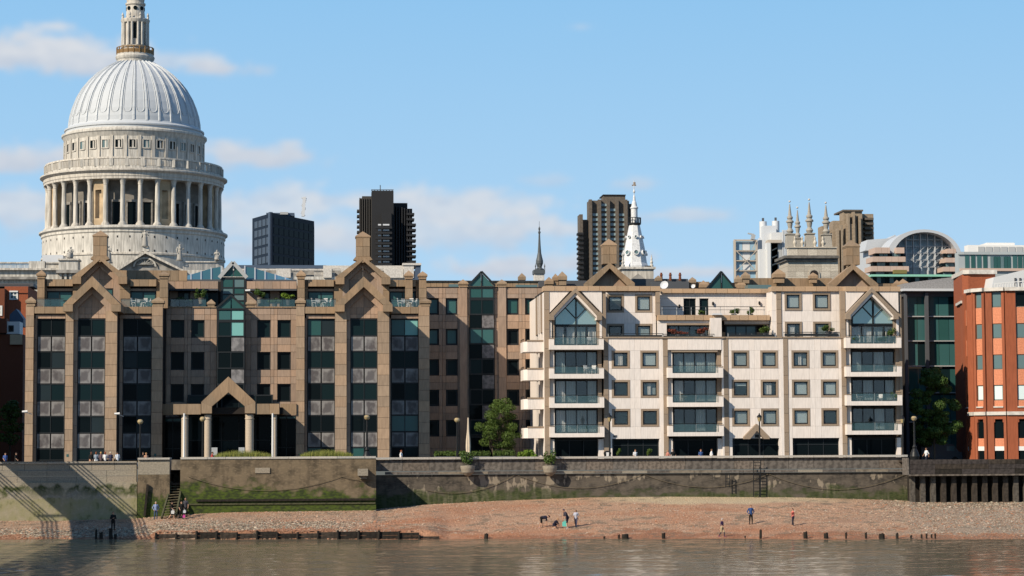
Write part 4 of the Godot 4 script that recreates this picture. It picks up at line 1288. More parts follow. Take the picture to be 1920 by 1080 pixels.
	panels(o, "attic_panel", M.cream, [1137, 1138.5, 1171, 1192, 1224, 1231], [548, 552, 586, 607, 633], [[1, 1], [3, 1], [1, 3], [3, 3]], A, 0.5, 0.006)
	for q in [[1138.5, 1171, 552, 586, 2], [1192, 1224, 552, 586, 1], [1138.5, 1171, 607, 640, 0], [1192, 1224, 607, 640, 4]]: square_window(o, q[0], q[2], q[1], q[3], A, q[4])
	panels(o, "pier_panel", M.brown_trim, [1230.5, 1239], [546, 568, 592], [], A - 0.4, 2.6)
	panels(o, "attic_panel", M.cream, [1239, 1283, 1306, 1313, 1330, 1360, 1390, 1420, 1452], [548, 559.5, 600], [[1, 1], [3, 1]], 245.4, 0.5, 0.006)
	window(o, 1283, 559.5, 1306, 594, 245.6, [0.5], [], M.frame_dark, [M.glass_dark], 0.08, "terrace_door")
	window(o, 1313, 559.5, 1330, 594, 245.6, [], [], M.frame_dark, [M.glass_deep], 0.08, "terrace_door")
	panels(o, "coping_panel", M.coping_tan, rows(1235, 1445, 17), [590.5, 600.5], [], 242.0, 1.6)
	panels(o, "attic_panel", M.cream, [1234, 1251, 1333], [601, 606.5, 633], [[1, 1]], 242.3, 0.5, 0.006)
	pb(o, "window_head", M.brown_trim[1], 1251, 606, 1335, 609.5, 242.2, 0.5)
	window(o, 1254, 609.5, 1333, 636, 242.7, [0.25, 0.5, 0.75], [], M.frame_dark, [M.clear_glass], 0.1)
	pb(o, "flue_box", M.cream[0], 1333, 596, 1354, 636, 241.6, 2.4)
	pb(o, "flue_cap", M.pale_metal, 1338, 587.5, 1355, 590.3, 241.5, 1.5)
	panels(o, "attic_panel", M.cream, [1360, 1400, 1445], [601, 607], [], 242.9, 0.5, 0.006)
	pb(o, "window_head", M.brown_trim[3], 1360, 606.5, 1445, 609, 243.0, 0.5)
	window(o, 1361, 609.5, 1420, 636, 243.6, [0.33, 0.66], [], M.frame_dark, [M.glass_slate], 0.1)
	# tall attic block next to the far gable
	panels(o, "attic_panel", M.cream, [1449, 1457.5, 1467, 1473, 1505, 1526, 1559, 1570, 1579], [546, 548.5, 582, 603, 636], [[3, 1], [5, 1], [3, 3], [5, 3], [1, 0], [1, 1], [1, 2], [1, 3]], 241.5, 3.0, 0.006)
	panels(o, "pier_panel", M.brown_trim, [1457.5, 1467], [546, 561, 580, 606, 636], [], 241.4, 0.5)
	for q in [[1473, 1505, 548.5, 582, 1], [1526, 1559, 548.5, 582, 1], [1473, 1505, 603, 640, 3], [1526, 1559, 603, 640, 4]]: square_window(o, q[0], q[2], q[1], q[3], 241.45, q[4])
	# tan coping along the top
	for q in [[1020, 1137, D - 0.15], [1137, 1240, A - 0.5], [1240, 1449, 245.0], [1449, 1588, 241.2], [1588, 1691, D - 0.15]]:
		panels(o, "coping_panel", M.coping_tan, rows(q[0], q[1], 21), [536.5 if q[0] != 1240 else 541.0, 546.0 if q[0] != 1240 else 549.5], [], q[2], 2.0)
	# terrace rails
	for q in [[1141, 1244, 625, D + 0.2], [1366, 1455, 624, D + 0.2], [1470, 1575, 622.5, D + 0.2], [1243, 1340, 626, D + 0.1]]:
		pb(o, "handrail", M.frame_dark, q[0], q[2], q[1], q[2] + 1.2, q[3], 0.06)
		pb(o, "rail_board", M.frame_dark, q[0] + 2, q[2] + 3.0, q[1] - 2, q[2] + 7.6, q[3] + 0.02, 0.04)
		for i in 5: pb(o, "rail_post", M.grey_metal, lerpf(q[0], q[1], i / 4.0) - 0.5, q[2], lerpf(q[0], q[1], i / 4.0) + 0.5, 632, q[3] + 0.07, 0.05)
	pb(o, "handrail", M.frame_dark, 1242, 574.5, 1436, 575.5, 242.6, 0.05)
	pb(o, "handrail", M.frame_dark, 1242, 580.5, 1436, 581.2, 242.6, 0.04)
	for i in 8: pb(o, "rail_post", M.grey_metal, 1242 + 27.4 * i, 574.5, 1243 + 27.4 * i, 592, 242.65, 0.05)
	# side elevation with corner balconies facing the wing
	var xs := fx(1021.5, D)
	for i in 4:
		var s: Array = [[635, 640, 659], [688, 692, 712], [743, 747, 766], [798, 801, 820]][i]
		var b := MB.new()
		var za := -241.2
		var poly := PackedVector2Array([Vector2(0, 0), Vector2(-1.75, 0), Vector2(-2.15, -0.5), Vector2(-2.15, -4.0), Vector2(0, -4.0)])
		b.plan(poly, fy(s[2], 241), fy(s[1], 241))
		var bal := part(o, "side_balcony", b.mesh(), M.cream[i], Vector3(xs, 0, za))
		b = MB.new()
		b.plan(PackedVector2Array([Vector2(0, 0.05), Vector2(-1.8, 0.05), Vector2(-1.8, -0.3), Vector2(0, -0.3)]), fy(s[1], 241), fy(s[1] - 3, 241))
		part(bal, "end_coping", b.mesh(), M.brown_trim[1], Vector3(xs, 0, za))
		b = MB.new()
		b.bar(Vector3(-2.1, fy(s[1] - 5, 241), -0.4), Vector3(-2.1, fy(s[1] - 5, 241), -4), 0.06)
		for t in 4: b.bar(Vector3(-2.1, fy(s[1], 241), -0.4 - t * 1.2), Vector3(-2.1, fy(s[1] - 5, 241), -0.4 - t * 1.2), 0.05, Vector3(0, 0, 1))
		part(bal, "handrail", b.mesh(), M.frame_dark, Vector3(xs, 0, za))
	for q in [[240.6, 242.2], [244.6, 245.4], [246.6, 247.4], [250, 257]]:
		var b := MB.new()
		b.box(Vector3(-0.01, YP, -q[0]), Vector3(0.4, fy(548, 240), -q[1]))
		part(o, "side_wall_panel", b.mesh(), pick(M.cream), Vector3(xs, 0, 0))
	for i in 5:
		var b := MB.new()
		var s: float = [560, 640, 694, 748, 803][i]
		b.box(Vector3(0.0, fy(s + (14 if i else 60), 240), -242.2), Vector3(0.35, fy(s if i else 548, 240), -250))
		part(o, "side_wall_panel", b.mesh(), M.cream[i % 4] if i else M.brown_trim[1], Vector3(xs, 0, 0))
	for q in [[242.2, 244.6], [245.4, 246.6], [247.4, 250]]:
		var b := MB.new()
		b.box(Vector3(0.2, YP, -q[0]), Vector3(0.25, fy(560, 240), -q[1]))
		part(o, "side_window", b.mesh(), M.glass_deep, Vector3(xs, 0, 0))
	# small pointed hood over the street door
	for s in [-1, 1]:
		pp(o, "door_hood_panel", M.brown_trim[1], [[1418 + s * 0.1, 795], [1418 + s * 23.5, 819], [1418 + s * 23.5, 823.5], [1418 + s * 13, 823.5], [1418 + s * 0.1, 808]], D - 0.8, 0.9)
		pp(o, "door_hood_infill", M.cream[2], [[1418 + s * 0.1, 808.2], [1418 + s * 13, 822], [1418 + s * 0.1, 822]], D - 0.3, 0.3)
	pb(o, "house_number_plate", M.iron, 1414, 815, 1422, 821, D - 0.34, 0.03)
	pb(o, "wall_plaque", M.slate, 1149, 815, 1156, 819, D - 0.03, 0.03)

# ---------- roofs of the courtyard building behind the flats ----------
func build_rear_roofs() -> void:
	refs(1370, 520)
	var D := 267.0
	var o := thing("courtyard_building", "tan stone courtyard block with two chimneyed gables rising behind the flats", "building", Vector3(fx(1370, D), YP, -D))
	pb(o, "inner_wall", M.core, 1012, 530, 1690, 866, D + 1.2, 20)
	panels(o, "attic_panel", M.tan, rows(1395, 1560, 15), [521, 552], [], D, 0.8)
	panels(o, "attic_panel", M.tan, rows(1640, 1690, 15), [531, 560], [], D, 0.8)
	pb(o, "roof_plant", M.slate, 1010, 526.5, 1100, 556, D + 0.4, 6)
	pb(o, "roof_plant", M.slate, 1186, 523, 1290, 556, D + 0.4, 6)
	pb(o, "roof_plant", M.slate, 1222, 528, 1292, 556, D - 1.5, 1.2)
	panels(o, "attic_panel", M.tan, rows(1290, 1330, 14), [528, 556], [], D - 0.5, 0.8)
	for c in [[1143.5, 0.0], [1600.0, 1.0]]:
		var u: float = c[0]
		var v: float = c[1]
		gable(o, "gable_panel", M.tan, u, 493 + v, 531 + v, 545, 46.5, 32, 503.5 + v, 535 + v, D - 3, 1.5, 3)
		for s in [-1, 1]:
			pp(o, "tympanum_panel", pick(M.pink), [[u + s * 0.15, 503 + v], [u + s * 33, 535 + v], [u + s * 33, 560], [u + s * 0.15, 560]], D - 1.9, 0.5)
		panels(o, "chimney_panel", M.tan, [u - 13, u, u + 13], [462 + v, 478 + v, 495 + v], [], D - 2.8, 1.6)
		pyramid(o, "chimney_cap", pick(M.tan), u - 14, u + 14, 447 + v, 459.5 + v, 463 + v, D - 2.85, 0.95)
	for q in [[979, 14, 512, 526], [1030, 16, 519, 534], [1042, 12, 513, 527], [1055, 17, 508.5, 527], [1299, 13, 519, 530], [1320, 17, 525, 540], [1385, 13, 515, 530], [1399, 15, 508.5, 523], [1390, 17, 524, 542], [1462, 22, 502.5, 522], [1526, 15, 510, 522], [1683, 12, 524, 537], [1695, 17, 521.5, 537], [1235, 12, 516, 526]]:
		pyramid(o, "pier_cap", pick(M.tan), q[0] - q[1] / 2.0, q[0] + q[1] / 2.0, q[2], lerpf(q[2], q[3], 0.55), q[3] + 8, D - 0.6 - q[1] * 0.05)
	for s in [-1, 1]:
		pp(o, "gable_pane", M.glass_green, [[1352 + s * 1, 512.5], [1352 + s * 25, 541], [1352 + s * 1, 541]], D - 6, 0.05)
		var b := MB.new()
		b.bar(at(1352, 509, D - 6.1), at(1352 + s * 28, 542, D - 6.1), 0.2, Vector3(0, 0, 1))
		part(o, "gable_rafter", b.mesh(), M.frame_dark, Vector3.ZERO)
	pb(o, "gable_post", M.frame_dark, 1351.3, 512, 1352.7, 545, D - 6.12, 0.15)
	pb(o, "skylight", M.glass_slate, 1402, 534, 1446, 542, D - 4, 2)
	# satellite dishes and aerial bits on the roof
	for q in [[1246, 535, 8, "large white satellite dish on the dark roof behind the flats"], [1300, 537, 4, "small white satellite dish on the flats roof near the glass gable"]]:
		var t := thing("satellite_dish", q[3], "satellite dish", at(q[0], 545, D - 6))
		var c := at(q[0], q[1], D - 6)
		var r: float = q[2] * 0.0635
		var b := MB.new()
		b.lathe([Vector2(0.001, 0), Vector2(r * 0.5, r * 0.06), Vector2(r * 0.85, r * 0.2), Vector2(r, r * 0.3)], 18)
		var dish := part(t, "reflector", b.mesh(), M.pale_metal, c)
		dish.rotation = Vector3(1.25, -0.5, 0)
		b = MB.new()
		b.tube(Vector3.ZERO, at(q[0], 545, D - 6) - c, 0.05, 0.05, 6)
		part(t, "mast", b.mesh(), M.grey_metal, c)
	for i in 3:
		var c := at([1240, 1257, 1275][i], 526, D)
		var b := MB.new()
		b.lathe([Vector2(0.17, 0), Vector2(0.15, 0.6), Vector2(0.2, 0.64), Vector2(0.2, 0.72), Vector2(0.14, 0.75), Vector2(0.12, 0.95), Vector2(0.001, 0.95)], 10)
		meta(part(self, "chimney_pot", b.mesh(), M.brick_old, c), ["brown clay chimney pot next to the white spire", "brown clay chimney pot standing between two others on the dark roof", "brown clay chimney pot farthest along the dark roof from the spire"][i], "chimney pot", "chimney pots behind the flats")

# ---------- cathedral ----------
const CD := 600.0
func ring(v: float) -> float: return at(252, v, CD).y
func build_cathedral() -> void:
	refs(252, 300)
	var k := mpp(CD)
	var cx := fx(252, CD)
	var c := Vector3(cx, YP, -CD)
	var o := thing("cathedral", "great domed stone cathedral with columned drum and lantern above the office roofs", "cathedral", c)
	var P := M.portland as Array
	var w := func(called: String, prof: Array, m: Material, seg := 96):
		var b := MB.new()
		var a := []
		for q in prof: a.append(Vector2(q[0] * k, ring(q[1]) - YP))
		b.lathe(a, seg)
		return part(o, called, b.mesh(), m, c)
	# lower drum and gallery floor
	w.call("lower_drum", [[170, 560], [170, 452], [172, 450], [172, 446], [176, 443], [176, 440], [171, 438], [140, 437.5]], P[2])
	w.call("inner_drum", [[141, 438], [141, 352]], M.portland_shaded)
	w.call("entablature", [[140, 354], [161, 354], [168, 354], [168, 350], [169, 349], [169, 343], [172, 341.5], [175, 339.5], [175, 337], [171, 336], [166, 335], [150, 335]], P[1])
	w.call("gallery_parapet", [[165.5, 335], [165.5, 331], [164, 330], [161, 330]], P[2])
	w.call("gallery_coping", [[163, 318], [166, 317.5], [166, 314.5], [163, 314], [162, 318]], P[3])
	w.call("attic_drum", [[130, 336], [130, 272], [131, 270], [132, 268], [134, 264], [136, 262], [136, 258.5], [131, 257], [128, 254]], P[2])
	w.call("attic_cornice", [[129, 256], [129, 251.5], [131, 250.5], [131, 248], [127, 246], [124.5, 244], [123, 241]], M.lead_light)
	var dome := []
	for q in [[122.5, 242], [122, 233], [119.5, 219], [115, 204], [108, 187], [98.5, 171], [86, 155.5], [72, 142], [57, 131], [44, 123.5], [36, 119.5]]: dome.append(q)
	w.call("dome", dome, M.lead_light, 128)
	# ribs of the dome, each with a raised pair of rolls
	for i in 32:
		var a := TAU * (i + 0.35) / 32
		var b := MB.new()
		for j in dome.size() - 1:
			var p0 := Vector2(dome[j][0] * k, ring(dome[j][1]) - YP)
			var p1 := Vector2(dome[j + 1][0] * k, ring(dome[j + 1][1]) - YP)
			var t := (p1 - p0).normalized()
			var nr := Vector2(t.y, -t.x)
			var w0 := 0.30 * sqrt(p0.x / (122 * k))
			var w1 := 0.30 * sqrt(p1.x / (122 * k))
			var e := Vector3(sin(a), 0, cos(a))
			var s := Vector3(cos(a), 0, -sin(a))
			var up := Vector3(e.x * nr.x, nr.y, e.z * nr.x)
			var q0 := Vector3(e.x * p0.x, p0.y, e.z * p0.x)
			var q1 := Vector3(e.x * p1.x, p1.y, e.z * p1.x)
			var hgt := 0.25
			for side in [-1.0, 1.0]:
				b.quad(q0 + s * w0 * side, q1 + s * w1 * side, q1 + s * w1 * side * 0.7 + up * hgt, q0 + s * w0 * side * 0.7 + up * hgt, (s * side + up * 0.2).normalized())
			b.quad(q0 - s * w0 * 0.7 + up * hgt, q0 + s * w0 * 0.7 + up * hgt, q1 + s * w1 * 0.7 + up * hgt, q1 - s * w1 * 0.7 + up * hgt, up)
		part(o, "dome_rib", b.mesh(), M.lead_rib, c)
		# raised moulding of each lead field with a rounded foot
		b = MB.new()
		var am := TAU * (i + 0.85) / 32
		var loop := []
		for s in [-1, 1]:
			var l := []
			for j in range(2, 9):
				var p := Vector2(dome[j][0] * k + 0.05, ring(dome[j][1]) - YP + 0.03)
				var aa: float = am + s * 0.062
				l.append(Vector3(sin(aa) * p.x, p.y, cos(aa) * p.x))
			if s == -1: l.reverse()
			loop.append_array(l)
			if s == -1:
				for j in range(1, 6):
					var aa: float = am - 0.062 * cos(PI * j / 6)
					var p := Vector2(120.5 * k + 0.05, ring(219 + 8 * sin(PI * j / 6)) - YP)
					loop.append(Vector3(sin(aa) * p.x, p.y, cos(aa) * p.x))
		b.path(loop, 0.1, 4)
		part(o, "lead_moulding", b.mesh(), M.lead_rib, c)
	# columns, niche walls and windows of the peristyle
	for i in 32:
		var a := deg_to_rad(-19.5 - 5.625 + 11.25 * i)
		var e := Vector3(sin(a), 0, cos(a))
		var y0 := ring(440) - YP
		var y1 := ring(354) - YP
		var r := 4.6 * k
		var b := MB.new()
		b.lathe([Vector2(r * 1.75, 0), Vector2(r * 1.75, 0.7), Vector2(r * 1.45, 0.8), Vector2(r * 1.45, 1.0), Vector2(r * 1.1, 1.15), Vector2(r, 1.5), Vector2(r * 0.97, (y1 - y0) * 0.5), Vector2(r * 0.84, y1 - y0 - 1.5), Vector2(r * 0.95, y1 - y0 - 1.4), Vector2(r * 0.95, y1 - y0 - 1.1), Vector2(r * 1.25, y1 - y0 - 0.35), Vector2(r * 1.45, y1 - y0 - 0.25), Vector2(r * 1.45, y1 - y0)], 14)
		part(o, "column", b.mesh(), pick(P), c + e * 160.5 * k + Vector3(0, y0, 0))
		a += deg_to_rad(5.625)
		e = Vector3(sin(a), 0, cos(a))
		var s := Vector3(cos(a), 0, -sin(a))
		b = MB.new()
		if i % 4 == 0:
			# solid bay with a niche
			var hw := 11.0 * k
			var d0 := 157.0 * k
			var h := y1 - y0
			var n := 8
			b.quad(e * d0 - s * hw, e * d0 - s * hw * 0.55, e * d0 - s * hw * 0.55 + Vector3(0, h, 0), e * d0 - s * hw + Vector3(0, h, 0), e)
			b.quad(e * d0 + s * hw, e * d0 + s * hw * 0.55, e * d0 + s * hw * 0.55 + Vector3(0, h, 0), e * d0 + s * hw + Vector3(0, h, 0), e)
			b.quad(e * d0 - s * hw * 0.55, e * d0 + s * hw * 0.55, e * d0 + s * hw * 0.55 + Vector3(0, h * 0.18, 0), e * d0 - s * hw * 0.55 + Vector3(0, h * 0.18, 0), e)
			b.quad(e * d0 - s * hw * 0.55 + Vector3(0, h * 0.78, 0), e * d0 + s * hw * 0.55 + Vector3(0, h * 0.78, 0), e * d0 + s * hw * 0.55 + Vector3(0, h, 0), e * d0 - s * hw * 0.55 + Vector3(0, h, 0), e)
			for side in [-1.0, 1.0]: b.quad(e * d0 + s * hw * side, e * 140 * k + s * hw * side, e * 140 * k + s * hw * side + Vector3(0, h, 0), e * d0 + s * hw * side + Vector3(0, h, 0), s * side)
			for j in n:
				var t0 := PI * j / n
				var t1 := PI * (j + 1) / n
				var p0 := s * hw * 0.55 * cos(t0) - e * 1.1 * sin(t0) + e * d0
				var p1 := s * hw * 0.55 * cos(t1) - e * 1.1 * sin(t1) + e * d0
				b.quad(p0 + Vector3(0, h * 0.18, 0), p1 + Vector3(0, h * 0.18, 0), p1 + Vector3(0, h * 0.78, 0), p0 + Vector3(0, h * 0.78, 0), -(s * cos((t0 + t1) / 2) - e * sin((t0 + t1) / 2)))
			part(o, "niche_wall", b.mesh(), M.portland_warm, c + Vector3(0, y0, 0))
		else:
			b.box(Vector3(-1.05, 0, 0), Vector3(1.05, 6.6, -0.3))
			var wn := part(o, "drum_window", b.mesh(), M.glass_dark, c + e * 141.6 * k + Vector3(0, y0, 0))
			wn.rotation.y = a
			b = MB.new()
			b.box(Vector3(-1.45, 6.6, 0.3), Vector3(1.45, 7.2, -0.3))
			b.box(Vector3(-1.4, 0, 0.2), Vector3(-1.05, 6.6, -0.3))
			b.box(Vector3(1.05, 0, 0.2), Vector3(1.4, 6.6, -0.3))
			part(wn, "window_surround", b.mesh(), M.portland_dirty, Vector3.ZERO).position = Vector3.ZERO
		# square windows and pilasters of the attic
		var e2 := Vector3(sin(a), 0, cos(a))
		b = MB.new()
		b.box(Vector3(-0.78, ring(293) - YP, 0.02), Vector3(0.78, ring(279) - YP, -0.4))
		var aw := part(o, "attic_window", b.mesh(), M.glass_dark if i % 3 else M.glass_slate, c + e2 * 129.8 * k)
		aw.rotation.y = a
		b = MB.new()
		for q in [[-1.05, 294.5, -0.78, 277.5], [0.78, 294.5, 1.05, 277.5]]: b.box(Vector3(q[0], ring(q[1]) - YP, 0.22), Vector3(q[2], ring(q[3]) - YP, -0.2))
		b.box(Vector3(-0.78, ring(295) - YP, 0.24), Vector3(0.78, ring(293) - YP, -0.2))
		b.box(Vector3(-0.78, ring(279) - YP, 0.21), Vector3(0.78, ring(277.5) - YP, -0.2))
		part(aw, "window_surround", b.mesh(), P[3], Vector3.ZERO).position = Vector3.ZERO
		var ap := a + deg_to_rad(5.625)
		b = MB.new()
		b.box(Vector3(-0.42, ring(336) - YP, 0.3), Vector3(0.42, ring(271) - YP, -0.2))
		var pl := part(o, "pilaster", b.mesh(), P[1], c + Vector3(sin(ap), 0, cos(ap)) * 130 * k)
		pl.rotation.y = ap
	for i in 48:
		for v in [459.0, 484.0]:
			var a := TAU * (i + 0.3) / 48
			part(o, "vent", box(0.3, 0.5, 0.3), M.core, c + Vector3(sin(a) * 169.4 * k, ring(v) - YP, cos(a) * 169.4 * k)).rotation.y = a
	w.call("drum_moulding", [[170, 492], [172, 491], [172, 488], [170, 487]], P[1])
	# stone gallery balusters
	for i in 200:
		var a := deg_to_rad(-100 + 200.0 * i / 200)
		var b_: Mesh = box(0.19, ring(318) - ring(330), 0.26) if i % 10 else box(1.0, ring(317) - ring(331), 0.6)
		part(o, "baluster", b_, P[i % 4], c + Vector3(sin(a) * 164.3 * k, (ring(318) + ring(330)) / 2 - YP, cos(a) * 164.3 * k))
	# lantern
	w.call("lantern_base", [[33, 121], [34, 119], [34, 115], [36, 112], [37, 108.5], [36, 107], [35, 105], [35, 103], [20, 103]], P[0], 48)
	w.call("lantern_body", [[25, 104], [25, 92], [27, 91], [27, 88], [22, 87], [22, 46], [26, 44], [27, 41], [27.5, 38.5], [26, 37], [19, 36], [18, 33], [17, 22], [17, 12], [19, 10], [19, 7], [16, 6], [17, 1], [17, -6], [8, -22], [1, -40]], P[1], 24)
	for i in 20:
		var a := TAU * i / 20
		part(o, "gallery_rail_post", box(0.3, 1.9, 0.3), M.gilt, c + Vector3(sin(a) * 34.5 * k, ring(97) - YP, cos(a) * 34.5 * k))
	w.call("gallery_rail", [[34, 92], [35.2, 92], [35.2, 90.5], [34, 90.5]], M.gilt, 48)
	w.call("gallery_screen", [[34.6, 103], [34.6, 96]], M.gilt, 48)
	for i in 8:
		var a := TAU * (i + 0.08) / 8
		var e := Vector3(sin(a), 0, cos(a))
		if i % 2 == 0:
			var b := MB.new()
			b.box(Vector3(-0.8, ring(75) - YP, 0.05), Vector3(0.8, ring(46) - YP, -0.4))
			part(o, "lantern_window", b.mesh(), M.glass_dark, c + e * 22.2 * k).rotation.y = a
		for s in [-0.16, 0.16]:
			var e2 := Vector3(sin(a + 0.39 + s), 0, cos(a + 0.39 + s))
			var b := MB.new()
			b.tube(Vector3(0, ring(87) - YP, 0), Vector3(0, ring(44) - YP, 0), 0.36, 0.31, 10)
			part(o, "lantern_column", b.mesh(), P[2], c + e2 * 24.5 * k)
		var b3 := MB.new()
		b3.lathe([Vector2(0.32, 0), Vector2(0.32, 0.5), Vector2(0.15, 0.7), Vector2(0.34, 1.1), Vector2(0.16, 1.5), Vector2(0.001, 1.9)], 8, Vector3(0, ring(38) - YP, 0))
		part(o, "urn", b3.mesh(), P[2], c + Vector3(sin(a + 0.39), 0, cos(a + 0.39)) * 25.5 * k)
		b3 = MB.new()
		b3.lathe([Vector2(0.001, 0.12), Vector2(0.55, 0.12), Vector2(0.55, -0.2)], 14)
		var oc := part(o, "lantern_oculus", b3.mesh(), M.glass_dark, c + e * 16.9 * k + Vector3(0, ring(17.5) - YP, 0))
		oc.rotation = Vector3(PI / 2, a, 0)
	# church body: parapet with balustrade, transept pediment
	var B := 571.0
	refs(252, 500)
	for q in [[-60, 112, 505, P[0]], [345, 420, 506, P[0]], [420, 792, 518, P[2]]]:
		pb(o, "church_wall", q[3], q[0], q[2], q[1], 640, B, 12)
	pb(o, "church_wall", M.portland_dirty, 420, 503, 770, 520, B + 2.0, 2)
	pb(o, "cornice", P[1], -60, 503, 118, 506.5, B - 1.0, 2.0)
	pb(o, "cornice", M.portland_dirty, -60, 519, 70, 524, B - 1.2, 2.2)
	pb(o, "parapet_rail", P[2], -60, 491.5, 110, 494, B - 0.4, 1.0)
	pb(o, "parapet_rail", P[2], 342, 489.5, 420, 491.5, B - 0.4, 1.0)
	pb(o, "parapet_rail", M.white_stone, 420, 504, 768, 506.5, B - 0.4, 1.2)
	for i in 78:
		var u := -58 + i * 2.2
		pb(o, "parapet_baluster", P[i % 4], u, 494, u + 1.1, 503, B, 0.4)
	for i in 34:
		var u := 343 + i * 2.3
		pb(o, "parapet_baluster", P[i % 4], u, 491.5, u + 1.15, 506, B, 0.4)
	for i in 120:
		var u := 512 + i * 2.15
		if int(i / 9) % 3 == 0: continue
		pb(o, "parapet_baluster", M.white_stone, u, 506.5, u + 1.1, 518, B, 0.4)
	for q in [[54, 84], [518, 545], [606, 622], [640, 658], [720, 756]]: pb(o, "parapet_block", M.white_stone if q[0] > 400 else P[2], q[0], 490 if q[0] < 400 else 503, q[1], 505 if q[0] < 400 else 520, B - 0.6, 1.8)
	pb(o, "roof_edge", M.slate_blue, 430, 496.5, 612, 503, B + 4, 8)
	pb(o, "roof_edge", M.white_stone, 606, 497, 775, 503.5, B + 3, 8)
	# corner block with scroll brackets
	pb(o, "corner_block", P[0], 110, 487, 146, 510, B - 2, 6)
	pb(o, "corner_cornice", M.portland_dirty, 105, 506, 152, 512, B - 3, 5)
	pb(o, "corner_cornice", P[3], 108, 485, 148, 488, B - 2.4, 6)
	for i in 4: pb(o, "bracket", P[1], 112 + i * 9, 512, 116 + i * 9, 524, B - 2.2, 2)
	# pediment over the transept
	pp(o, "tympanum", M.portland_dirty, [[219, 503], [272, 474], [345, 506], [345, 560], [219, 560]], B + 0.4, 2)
	for s in [[[215, 506], [272, 470], [272, 475], [222, 507]], [[272, 470], [349, 508], [341, 508], [272, 475]]]:
		pp(o, "raking_cornice", P[1], s, B - 1.2, 2.4)
	var lb := MB.new()
	var oo := Vector3(fx(271.5, B), fy(500, B), -B + 0.1)
	for i in 12:
		var a0 := PI * i / 12
		var a1 := PI * (i + 1) / 12
		lb.quad(Vector3(cos(a0) * 2.9, sin(a0) * 2.4, 0.15), Vector3(cos(a1) * 2.9, sin(a1) * 2.4, 0.15), Vector3(cos(a1) * 2.5, sin(a1) * 2.0, 0.15), Vector3(cos(a0) * 2.5, sin(a0) * 2.0, 0.15), Vector3(0, 0, 1))
	part(o, "lunette_moulding", lb.mesh(), P[0], oo)
	var rl := MB.new()
	for i in 7:
		var a := PI * (i + 0.5) / 7
		rl.tube(Vector3(0, 0.6, 0), Vector3(cos(a) * 2.2, 0.3 + sin(a) * 1.5, 0.1), 0.25, 0.1, 6)
	part(o, "relief_carving", rl.mesh(), M.statue_stone, oo)
	for q in [[255, 283, 462, 470]]: pb(o, "pedestal", P[0], 265, 462.5, 279, 471, B - 1, 2)
	# roof plant box
	var wt := pb(o, "roof_cabin", M.pale_metal, 79, 478.5, 118, 494, B + 4, 6)
	wt.set_meta("label", "round-cornered white roof cabin")
	# statues on the parapets
	for q in [[133, 464, 486, 0, "seated grey stone statue on the cathedral corner block"], [204, 461, 494, 1, "standing stone statue half hidden by the office chimney"], [272, 431, 463, 1, "standing stone statue on the tip of the cathedral pediment"], [337, 458, 489, 1, "standing stone statue on the parapet beside the pediment"], [407, 469, 489, 0, "seated pale statue at the cathedral parapet end beside the glass roof"]]:
		var h: float = (q[2] - q[1]) * mpp(B)
		var base := Vector3(fx(q[0], B), fy(q[2], B), -B + 0.6)
		statue(base, h, q[3] == 1, q[4])
	# end scroll with urn at the far end of the parapet
	var es := thing("parapet_scroll", "white stone scroll and urn ending the cathedral parapet by the dark tower", "stonework", Vector3(fx(778, B), fy(520, B), -B))
	pb(es, "block", M.white_stone, 757, 494, 776, 520, B - 1, 3)
	pb(es, "cap", M.white_stone, 755, 492, 790, 496, B - 1.3, 3.4)
	pp(es, "scroll", M.slate_blue, [[772, 530], [778, 505], [781, 496], [789, 496], [789, 505], [784, 530]], B - 0.8, 1.4)
func statue(base: Vector3, h: float, standing: bool, label: String) -> void:
	var t := thing("statue", label, "statue", base, "statues on the cathedral")
	var b := MB.new()
	b.lathe([Vector2(0.24 * h, 0), Vector2(0.24 * h, 0.05 * h), Vector2(0.2 * h, 0.06 * h)], 10)
	part(t, "plinth", b.mesh(), M.statue_stone, base)
	var m := figure_mesh("robed" if standing else "robed_seat", [Color(0.44, 0.42, 0.38), Color(0.42, 0.40, 0.36), Color(0.36, 0.345, 0.31), Color(0.4, 0.38, 0.35), Color(0.3, 0.29, 0.27)])
	var o := part(t, "body", m, M.figure, base + Vector3(0, 0.05 * h, 0))
	o.scale = Vector3(1.35, 1, 1.35) * h * 0.95 / (1.75 if standing else 1.3)
	o.rotation.y = rng.randf_range(-0.5, 0.5)

